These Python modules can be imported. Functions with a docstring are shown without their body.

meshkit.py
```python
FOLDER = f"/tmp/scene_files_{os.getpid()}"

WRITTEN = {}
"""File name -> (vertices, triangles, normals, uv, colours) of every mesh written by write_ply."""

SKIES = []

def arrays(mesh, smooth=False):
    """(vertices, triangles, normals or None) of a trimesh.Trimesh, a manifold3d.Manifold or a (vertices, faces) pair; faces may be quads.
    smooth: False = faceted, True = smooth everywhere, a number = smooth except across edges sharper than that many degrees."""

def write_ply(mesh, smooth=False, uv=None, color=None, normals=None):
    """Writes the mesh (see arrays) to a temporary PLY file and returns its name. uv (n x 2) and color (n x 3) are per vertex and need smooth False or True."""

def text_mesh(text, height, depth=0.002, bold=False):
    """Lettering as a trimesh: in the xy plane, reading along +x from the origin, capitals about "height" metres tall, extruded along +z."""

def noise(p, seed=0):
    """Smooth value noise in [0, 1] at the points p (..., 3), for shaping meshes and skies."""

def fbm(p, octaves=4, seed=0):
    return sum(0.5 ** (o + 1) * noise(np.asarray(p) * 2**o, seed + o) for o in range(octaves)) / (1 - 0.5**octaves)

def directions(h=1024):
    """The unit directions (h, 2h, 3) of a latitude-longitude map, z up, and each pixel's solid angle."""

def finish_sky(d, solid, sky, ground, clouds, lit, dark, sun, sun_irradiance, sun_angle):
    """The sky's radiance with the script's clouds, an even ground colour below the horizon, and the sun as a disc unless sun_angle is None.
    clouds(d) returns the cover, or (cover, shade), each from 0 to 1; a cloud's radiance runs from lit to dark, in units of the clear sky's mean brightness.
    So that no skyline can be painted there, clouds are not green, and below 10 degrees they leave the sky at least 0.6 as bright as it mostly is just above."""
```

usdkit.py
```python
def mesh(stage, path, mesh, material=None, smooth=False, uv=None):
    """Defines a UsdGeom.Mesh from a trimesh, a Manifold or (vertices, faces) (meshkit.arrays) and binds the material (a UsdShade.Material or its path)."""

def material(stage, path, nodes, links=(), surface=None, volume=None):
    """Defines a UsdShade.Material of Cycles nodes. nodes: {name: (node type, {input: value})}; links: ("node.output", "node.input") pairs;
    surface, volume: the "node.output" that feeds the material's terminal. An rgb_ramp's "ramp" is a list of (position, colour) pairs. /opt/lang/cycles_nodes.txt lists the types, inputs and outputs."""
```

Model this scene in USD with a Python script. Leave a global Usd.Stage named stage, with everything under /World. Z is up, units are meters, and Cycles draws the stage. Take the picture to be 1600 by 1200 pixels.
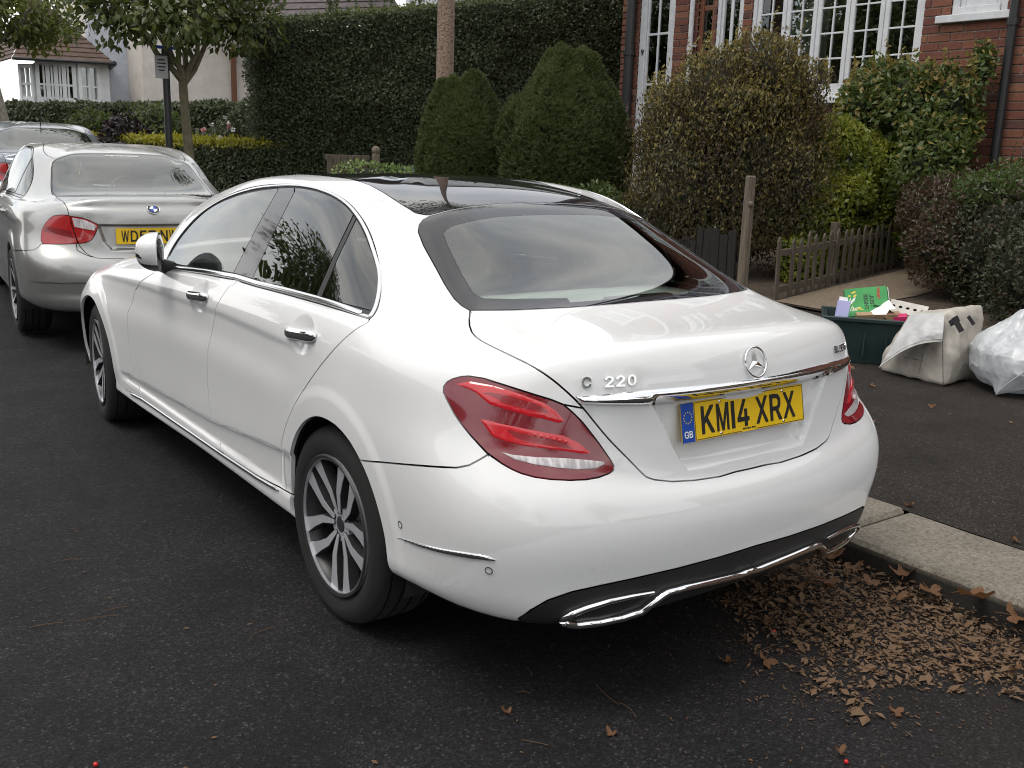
import math, random
import numpy as np, trimesh, shapely, usdkit, meshkit
from shapely import geometry as sg, affinity, ops
from scipy.spatial import Delaunay, cKDTree
from pxr import Usd, UsdGeom, UsdLux, UsdShade, Gf, Sdf, Vt

stage = Usd.Stage.CreateInMemory()
UsdGeom.SetStageUpAxis(stage, UsdGeom.Tokens.z)
UsdGeom.SetStageMetersPerUnit(stage, 1.0)
UsdGeom.Xform.Define(stage, '/World')

# ------------------------------------------------------------------ camera
EYE = np.array([-2.225, -2.801, 1.527])
YAW, PITCH, ROLL = math.radians(36.278), math.radians(13.128), math.radians(1.866)
FPX = 1578.55          # focal length in 1600-wide pixels
def cam_axes():
    f = np.array([math.sin(YAW)*math.cos(PITCH), math.cos(YAW)*math.cos(PITCH), -math.sin(PITCH)])
    r = np.array([math.cos(YAW), -math.sin(YAW), 0.]); u = np.cross(r, f)
    c, s = math.cos(ROLL), math.sin(ROLL)
    return r*c+u*s, -r*s+u*c, f
_r, _u, _f = cam_axes()
cam = UsdGeom.Camera.Define(stage, '/World/camera')
cam.CreateHorizontalApertureAttr(36.0)
cam.CreateVerticalApertureAttr(27.0)
cam.CreateFocalLengthAttr(36.0*FPX/1600)
cam.CreateClippingRangeAttr(Gf.Vec2f(0.05, 600))
cam.AddTransformOp().Set(Gf.Matrix4d(*_r, 0, *_u, 0, *(-_f), 0, *EYE, 1))
EXPOSURE = 0.72
cam.GetPrim().CreateAttribute('exposure', Sdf.ValueTypeNames.Float).Set(EXPOSURE)

# ------------------------------------------------------------------ sky and sun (bright overcast)
SUN_DIR = np.array([-0.42, 0.05, 0.90]); SUN_DIR /= np.linalg.norm(SUN_DIR)
elev, rot = math.asin(SUN_DIR[2]), math.atan2(SUN_DIR[0], SUN_DIR[1])
SKY_STRENGTH = 0.128
skymat = usdkit.material(stage, '/World/Looks/sky', {
    'tc': ('texture_coordinate', {}),
    'sky': ('sky_texture', {'sky_type': 'single_scattering', 'sun_disc': False, 'sun_elevation': elev, 'sun_rotation': rot}),
    'mp': ('mapping', {'scale': (1.6, 1.6, 3.2)}),
    'n': ('noise_texture', {'scale': 1.7, 'detail': 5, 'roughness': 0.55}),
    'ramp': ('rgb_ramp', {'ramp': [(0.25, (4.5, 4.75, 5.15)), (0.5, (6.55, 6.6, 6.65)), (0.75, (9.5, 9.2, 8.6))]}),
    'cov': ('rgb_ramp', {'ramp': [(0.2, (0.80, 0.80, 0.80)), (0.6, (0.97, 0.97, 0.97))]}),
    'mix': ('mix_color', {'use_clamp': False}),
    'bg': ('background_shader', {'strength': SKY_STRENGTH}),
}, [('tc.generated', 'mp.vector'), ('mp.vector', 'n.vector'), ('n.fac', 'ramp.fac'), ('n.fac', 'cov.fac'), ('cov.color', 'mix.fac'),
    ('sky.color', 'mix.a'), ('ramp.color', 'mix.b'), ('mix.result', 'bg.color')], surface='bg.background')
dome = UsdLux.DomeLight.Define(stage, '/World/sky')
UsdShade.MaterialBindingAPI.Apply(dome.GetPrim()).Bind(skymat)
dome.GetPrim().SetCustomDataByKey('kind', 'structure')
sun = UsdLux.DistantLight.Define(stage, '/World/sun')
sun.CreateNormalizeAttr(True)
sun.CreateIntensityAttr(0.3)
sun.CreateAngleAttr(25.0)
sun.CreateColorAttr(Gf.Vec3f(1.0, 0.95, 0.88))
_z = SUN_DIR; _x = np.cross([0, 1, 0], _z); _x /= np.linalg.norm(_x); _y = np.cross(_z, _x)
sun.AddTransformOp().Set(Gf.Matrix4d(*_x, 0, *_y, 0, *_z, 0, 0, 0, 20, 1))

# ------------------------------------------------------------------ helpers
_used = {}
def numbered(parent, name):
    n = _used.get((parent, name), 0); _used[(parent, name)] = n+1
    return f'{parent}/{name}' if n == 0 else f'{parent}/{name}_{n:03d}'
def tag(o, label=None, cat=None, group=None, kind=None):
    p = o.GetPrim() if hasattr(o, 'GetPrim') else o
    for k, v in (('label', label), ('category', cat), ('group', group), ('kind', kind)):
        if v: p.SetCustomDataByKey(k, v)
    return p
def pathof(parent):
    return '/World' if parent is None else (parent if isinstance(parent, str) else str((parent.GetPrim() if hasattr(parent, 'GetPrim') else parent).GetPath()))
def obj(name, mesh, mat, parent=None, smooth=False, normals=None):
    """one Mesh prim"""
    path = numbered(pathof(parent), name)
    if normals is not None:
        v, f = mesh
        m = usdkit.mesh(stage, path, (v, f), mat)
        m.CreateNormalsAttr(Vt.Vec3fArray.FromNumpy(np.asarray(normals, np.float32))); m.SetNormalsInterpolation('vertex')
    else:
        m = usdkit.mesh(stage, path, mesh, mat, smooth=smooth)
    return m
def thing(name, label, cat, loc=(0, 0, 0), rotz=0.0, group=None, kind=None, M=None):
    x = UsdGeom.Xform.Define(stage, numbered('/World', name))
    if M is not None: x.AddTransformOp().Set(Gf.Matrix4d(*np.asarray(M).T.ravel()))
    else:
        x.AddTranslateOp().Set(Gf.Vec3d(*map(float, loc)))
        if rotz: x.AddRotateZOp().Set(math.degrees(rotz))
    tag(x, label, cat, group, kind)
    return x
def copy_of(root, name, loc, rotz, label, cat, group=None, scale=None):
    x = thing(name, label, cat, loc, rotz, group)
    if scale is not None: x.AddScaleOp().Set(Gf.Vec3f(*scale))
    x.GetPrim().GetReferences().AddInternalReference(root.GetPrim().GetPath())
    x.GetPrim().SetInstanceable(True)
    return x
def cat_mesh(ms): return trimesh.util.concatenate([m for m in ms if m is not None])
def box(x0, x1, y0, y1, z0, z1):
    m = trimesh.creation.box([x1-x0, y1-y0, z1-z0]); m.apply_translation([(x0+x1)/2, (y0+y1)/2, (z0+z1)/2]); return m
def bevel_box(sx, sy, sz, b=0.01):
    """box centred on the origin with chamfered edges"""
    hx, hy, hz = sx/2, sy/2, sz/2; P = []
    for a in (-1, 1):
        for c in (-1, 1):
            for d in (-1, 1): P += [(a*(hx-b), c*(hy-b), d*hz), (a*(hx-b), c*hy, d*(hz-b)), (a*hx, c*(hy-b), d*(hz-b))]
    return trimesh.convex.convex_hull(np.array(P))
def place(m, loc=(0, 0, 0), rot=None):
    m = m.copy()
    if rot is not None: m.apply_transform(trimesh.transformations.euler_matrix(*rot))
    m.apply_translation(loc); return m
def tube(path, r, n=10, caps=True):
    """swept round tube along a polyline, r a number or one per point"""
    p = np.asarray(path, float); r = np.broadcast_to(r, len(p))
    t = np.gradient(p, axis=0); t /= np.linalg.norm(t, axis=1, keepdims=True)+1e-12
    up = np.array([0, 0, 1.]) if abs(t[:, 2]).mean() < 0.8 else np.array([1., 0, 0])
    V = []
    a = np.cross(up, t); a /= np.linalg.norm(a, axis=1, keepdims=True)+1e-12; b = np.cross(t, a)
    th = np.arange(n)*2*math.pi/n
    V = p[:, None]+r[:, None, None]*(np.cos(th)[None, :, None]*a[:, None]+np.sin(th)[None, :, None]*b[:, None])
    i, j = np.meshgrid(np.arange(len(p)-1), np.arange(n), indexing='ij')
    q = np.stack([i*n+j, i*n+(j+1) % n, (i+1)*n+(j+1) % n, (i+1)*n+j], -1).reshape(-1, 4)
    F = np.vstack([q[:, [0, 1, 2]], q[:, [0, 2, 3]]]); V = V.reshape(-1, 3)
    if caps:
        k = len(V); V = np.vstack([V, p[0], p[-1]]); e = (len(p)-1)*n; J = np.arange(n)
        F = np.vstack([F, np.stack([np.full(n, k), (J+1) % n, J], 1), np.stack([np.full(n, k+1), e+J, e+(J+1) % n], 1)])
    return trimesh.Trimesh(V, F, process=False)
def lathe(prof, n=48, axis='z'):
    m = trimesh.creation.revolve(np.asarray(prof, float), sections=n)
    if axis == 'x': m.apply_transform(trimesh.transformations.rotation_matrix(math.pi/2, [0, 1, 0]))
    if axis == 'y': m.apply_transform(trimesh.transformations.rotation_matrix(-math.pi/2, [1, 0, 0]))
    return m
def extrude(poly, d):
    ms = [trimesh.creation.extrude_polygon(g, d, engine='earcut') for g in getattr(poly, 'geoms', [poly]) if g.area > 1e-9]
    return cat_mesh(ms)
def sstep(x): x = np.clip(x, 0, 1); return x*x*(3-2*x)
def unproject(px, py, axis, val):
    """the point where the sight line of a photo pixel (1600 x 1200) meets a plane x, y or z = val: used to read real positions off the photograph"""
    d = _r*(px-800)/FPX+_u*(600-py)/FPX+_f
    return EYE+d*((val-EYE[axis])/d[axis])
def at_dist(px, py, fwd):
    d = _r*(px-800)/FPX+_u*(600-py)/FPX+_f
    return EYE+d*fwd
def h_road(y):
    """height of the street, which climbs gently ahead"""
    y = np.asarray(y, float); t = np.clip(y-1.5, 0, 10)
    return 0.0017*t*t+np.clip(y-11.5, 0, None)*0.034
# ------------------------------------------------------------------ materials
def pbr(name, color, rough=0.5, **k):
    k = {'base_color': color, 'roughness': rough, **k}
    return usdkit.material(stage, '/World/Looks/'+name, {'p': ('principled_bsdf', k)}, [], surface='p.BSDF')
def noisy(name, ramp, scale=8.0, detail=6, rough=0.7, bump=0.0, bump_scale=None, bump_dist=0.004, nrough=0.6, stretch=None, **k):
    nodes = {'tc': ('texture_coordinate', {}), 'n': ('noise_texture', {'scale': scale, 'detail': detail, 'roughness': nrough}),
             'r': ('rgb_ramp', {'ramp': ramp}), 'p': ('principled_bsdf', {'roughness': rough, **k})}
    links = [('n.fac', 'r.fac'), ('r.color', 'p.base_color')]
    if stretch:
        nodes['mp'] = ('mapping', {'scale': stretch}); links += [('tc.object', 'mp.vector'), ('mp.vector', 'n.vector')]
    else: links += [('tc.object', 'n.vector')]
    if bump:
        nodes['n2'] = ('noise_texture', {'scale': bump_scale or scale*3, 'detail': 6, 'roughness': 0.7})
        nodes['b'] = ('bump', {'strength': bump, 'distance': bump_dist})
        links += [('mp.vector' if stretch else 'tc.object', 'n2.vector'), ('n2.fac', 'b.height'), ('b.normal', 'p.normal')]
    return usdkit.material(stage, '/World/Looks/'+name, nodes, links, surface='p.BSDF')
def leafmat(name, ramp, rough=0.45, trans=0.35, spec=0.5):
    """leaves: each leaf its own tone along the ramp, a little light passing through"""
    if name not in ("leaf_litter", "litter_crumbs", "fallen_leaf"): ramp = [(p_, tuple(min(c_*1.5*w_, .7) for c_, w_ in zip(col_, (1.06, 1.0, .88)))) for p_, col_ in ramp]
    return usdkit.material(stage, '/World/Looks/'+name, {
        'g': ('geometry', {}), 'r': ('rgb_ramp', {'ramp': ramp}), 'p': ('principled_bsdf', {'roughness': rough, 'specular_ior_level': spec}),
        't': ('translucent_bsdf', {}), 'm': ('mix_closure', {'fac': trans})},
        [('g.random_per_island', 'r.fac'), ('r.color', 'p.base_color'), ('r.color', 't.color'), ('p.BSDF', 'm.closure1'), ('t.BSDF', 'm.closure2')], surface='m.closure')
def glassmat(name, tint, ior=1.55):
    """a pane: both faces reflect, R = 2F / (1 + F); the rest passes, tinted"""
    return usdkit.material(stage, '/World/Looks/'+name, {
        'f': ('fresnel', {'IOR': ior}), 'a': ('math', {'math_type': 'multiply', 'value2': 2.0}), 'c': ('math', {'math_type': 'add', 'value2': 1.0}), 'd': ('math', {'math_type': 'divide'}), 't': ('transparent_bsdf', {'color': tint}), 'g': ('glossy_bsdf', {'roughness': 0.0, 'color': (0.95, 0.97, 0.96)}),
        'm': ('mix_closure', {})}, [('f.fac', 'a.value1'), ('f.fac', 'c.value1'), ('a.value', 'd.value1'), ('c.value', 'd.value2'), ('d.value', 'm.fac'), ('t.BSDF', 'm.closure1'), ('g.BSDF', 'm.closure2')], surface='m.closure')
# ------------------------------------------------------------------ ground, road, kerb, pavement
def strip(x0, x1, ys, dz, nx=2):
    xs = np.linspace(x0, x1, nx); X, Y = np.meshgrid(xs, ys); V = np.stack([X.ravel(), Y.ravel(), h_road(Y.ravel())+dz], 1)
    i, j = np.meshgrid(np.arange(len(ys)-1), np.arange(nx-1), indexing='ij'); a = (i*nx+j).ravel()
    return V, np.stack([a, a+1, a+nx+1, a+nx], 1)
YS = np.r_[-80, -40, -20, np.arange(-10, 40, .5), 50, 80, 130]
M_soil = noisy('garden_soil', [(.3, (.035, .026, .018)), (.7, (.085, .062, .042))], 14, rough=.95, bump=.8, bump_scale=60, bump_dist=.02)
def asphalt(name, dark, light, warm, brown, stones=.22):
    return usdkit.material(stage, '/World/Looks/'+name, {
        'tc': ('texture_coordinate', {}), 'v': ('voronoi_texture', {'scale': 150.0, 'randomness': 1.0}), 'vs': ('voronoi_texture', {'scale': 260.0}),
        'n': ('noise_texture', {'scale': 2.3, 'detail': 7, 'roughness': .62}), 'nf': ('noise_texture', {'scale': 90, 'detail': 5, 'roughness': .7}),
        'sc': ('separate_color', {}), 'r': ('rgb_ramp', {'ramp': [(.0, tuple(c*.55 for c in dark)), (.45, dark), (.90, light), (.975, tuple(c*1.8 for c in light)), (1, tuple(c*3.2 for c in light))]}),
        'rn': ('rgb_ramp', {'ramp': [(.30, (.58, .58, .59)), (.5, (.95, .95, .95)), (.72, (1.42, 1.38, 1.33))]}), 'mul': ('mix_color', {'blend_type': 'multiply', 'fac': 1.0}),
        'sx': ('separate_xyz', {}), 'mr': ('map_range', {'from_min': warm[0], 'from_max': warm[1], 'to_min': 0.0, 'to_max': .8, 'clamp': True}),
        'n3': ('noise_texture', {'scale': 1.1, 'detail': 5}), 'mm': ('math', {'math_type': 'multiply'}), 'mixw': ('mix_color', {'b': brown}), 'mf': ('mix_color', {'blend_type': 'multiply', 'fac': 1.0}),
        'st': ('noise_texture', {'scale': .9, 'detail': 4, 'distortion': .6}), 'str': ('rgb_ramp', {'ramp': [(.30, (.62, .62, .63)), (.40, (1, 1, 1)), (.62, (1, 1, 1)), (.75, (1.28, 1.25, 1.2))]}), 'vo': ('voronoi_texture', {'scale': 1.9, 'randomness': 1.0}), 'vor': ('map_range', {'from_min': .045, 'from_max': .075, 'to_min': .45, 'to_max': 0.0, 'clamp': True}), 'oil': ('mix_color', {'b': (.004, .004, .004)}), 'b': ('bump', {'strength': .55, 'distance': .004}), 'p': ('principled_bsdf', {'roughness': .85, 'specular_ior_level': .22})},
        [('tc.object', 'v.vector'), ('tc.object', 'n.vector'), ('tc.object', 'nf.vector'), ('tc.object', 'n3.vector'), ('v.color', 'sc.color'), ('sc.r', 'r.fac'), ('n.fac', 'rn.fac'), ('r.color', 'mul.a'), ('rn.color', 'mul.b'),
         ('tc.object', 'sx.vector'), ('sx.x', 'mr.value'), ('mr.result', 'mm.value1'), ('n3.fac', 'mm.value2'), ('mm.value', 'mixw.fac'), ('tc.object', 'st.vector'), ('st.fac', 'str.fac'), ('mul.result', 'mf.a'), ('str.color', 'mf.b'), ('tc.object', 'vo.vector'), ('vo.distance', 'vor.value'), ('vor.result', 'oil.fac'), ('mf.result', 'mixw.a'), ('mixw.result', 'oil.a'), ('oil.result', 'p.base_color'),
         ('v.distance', 'b.height'), ('b.normal', 'p.normal')], surface='p.BSDF')
M_road = asphalt('asphalt', (.0080, .0075, .0083), (.0158, .0147, .0158), (-.3, 1.2), (.027, .0205, .015))
M_pave = asphalt('pavement_asphalt', (.0148, .0124, .0107), (.027, .0225, .0192), (1.0, 6.0), (.031, .0235, .0175))
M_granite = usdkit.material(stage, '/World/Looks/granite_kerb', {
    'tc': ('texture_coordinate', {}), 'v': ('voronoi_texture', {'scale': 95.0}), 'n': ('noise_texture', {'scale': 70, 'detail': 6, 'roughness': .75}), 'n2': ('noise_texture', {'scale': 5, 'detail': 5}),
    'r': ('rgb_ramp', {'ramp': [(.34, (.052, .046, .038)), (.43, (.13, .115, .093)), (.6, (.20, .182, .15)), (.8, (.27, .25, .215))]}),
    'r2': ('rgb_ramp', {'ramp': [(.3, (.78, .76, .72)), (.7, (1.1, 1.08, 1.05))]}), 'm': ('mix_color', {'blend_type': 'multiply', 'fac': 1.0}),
    'b': ('bump', {'strength': .7, 'distance': .006}), 'p': ('principled_bsdf', {'roughness': .88}), 'sx': ('separate_xyz', {}), 'zd': ('map_range', {'from_min': .085, 'from_max': .112, 'to_min': 1.0, 'to_max': 0.0, 'clamp': True}), 'low_dark': ('mix_color', {'b': (.018, .0155, .013)})},  # stone colour darkens by height below the kerb's top edge
    [('tc.object', 'v.vector'), ('tc.object', 'n.vector'), ('tc.object', 'n2.vector'), ('n.fac', 'r.fac'), ('n2.fac', 'r2.fac'), ('r.color', 'm.a'), ('r2.color', 'm.b'), ('tc.object', 'sx.vector'), ('sx.z', 'zd.value'), ('zd.result', 'low_dark.fac'), ('m.result', 'low_dark.a'), ('low_dark.result', 'p.base_color'), ('n.fac', 'b.height'), ('b.normal', 'p.normal')], surface='p.BSDF')
M_pathsand = noisy('path_gravel', [(.3, (.10, .075, .05)), (.7, (.20, .155, .11))], 35, rough=.95, bump=.6, bump_scale=200, bump_dist=.006)
tag(obj('ground', strip(-160, 160, YS, -.06, 3), M_soil), kind='structure')
tag(obj('road', strip(-6.6, 1.02, YS, 0.0, 60), M_road, smooth=True), kind='structure')
tag(obj('pavement', strip(1.452, 5.62, YS, .118, 20), M_pave, smooth=True), kind='structure')
far_pave = obj('far_pavement', strip(-9.2, -6.9, YS, .118, 4), M_pave); tag(far_pave, kind='structure')
gg = strip(5.60, 40, YS, .14, 12); gg[0][:, 2] += .16*np.clip((gg[0][:, 0]-5.6)/3.4, 0, 1)
tag(obj('front_garden_ground', gg, M_soil), kind='structure')
tag(obj('far_garden_ground', strip(-60, -9.2, YS, .13, 4), M_soil), kind='structure')
# the granite kerb, stone by stone
kerb = UsdGeom.Xform.Define(stage, numbered('/World', 'kerb')); tag(kerb, kind='structure')
rng = np.random.default_rng(5)
def kerb_run(x0, x1, lo, hi, par, near):
    y = lo
    while y < hi:
        L_ = rng.uniform(.95, 1.35)
        m = bevel_box(x1-x0, L_-.012, .30, .016); m = m.subdivide().subdivide() if near and -2.5 < y < 1 else m
        v = m.vertices.copy(); n = meshkit.fbm(v*[9, 9, 9]+y*3.1, 3)-.5
        v += np.sign(v)*0; v[:, 2] += np.where(v[:, 2] > .1, n*.008, 0); v[:, 0] += n*.010*(np.abs(v[:, 0]) > .2)
        v += [(x0+x1)/2, y+L_/2, 0]; v[:, 2] += h_road(v[:, 1])-.025+rng.normal(0, .0025); m.vertices = v
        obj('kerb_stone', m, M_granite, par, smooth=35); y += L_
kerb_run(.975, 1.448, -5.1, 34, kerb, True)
tag(obj('far_kerb', strip(-6.95, -6.6, YS, .12, 2), M_granite), kind='structure')
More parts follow.
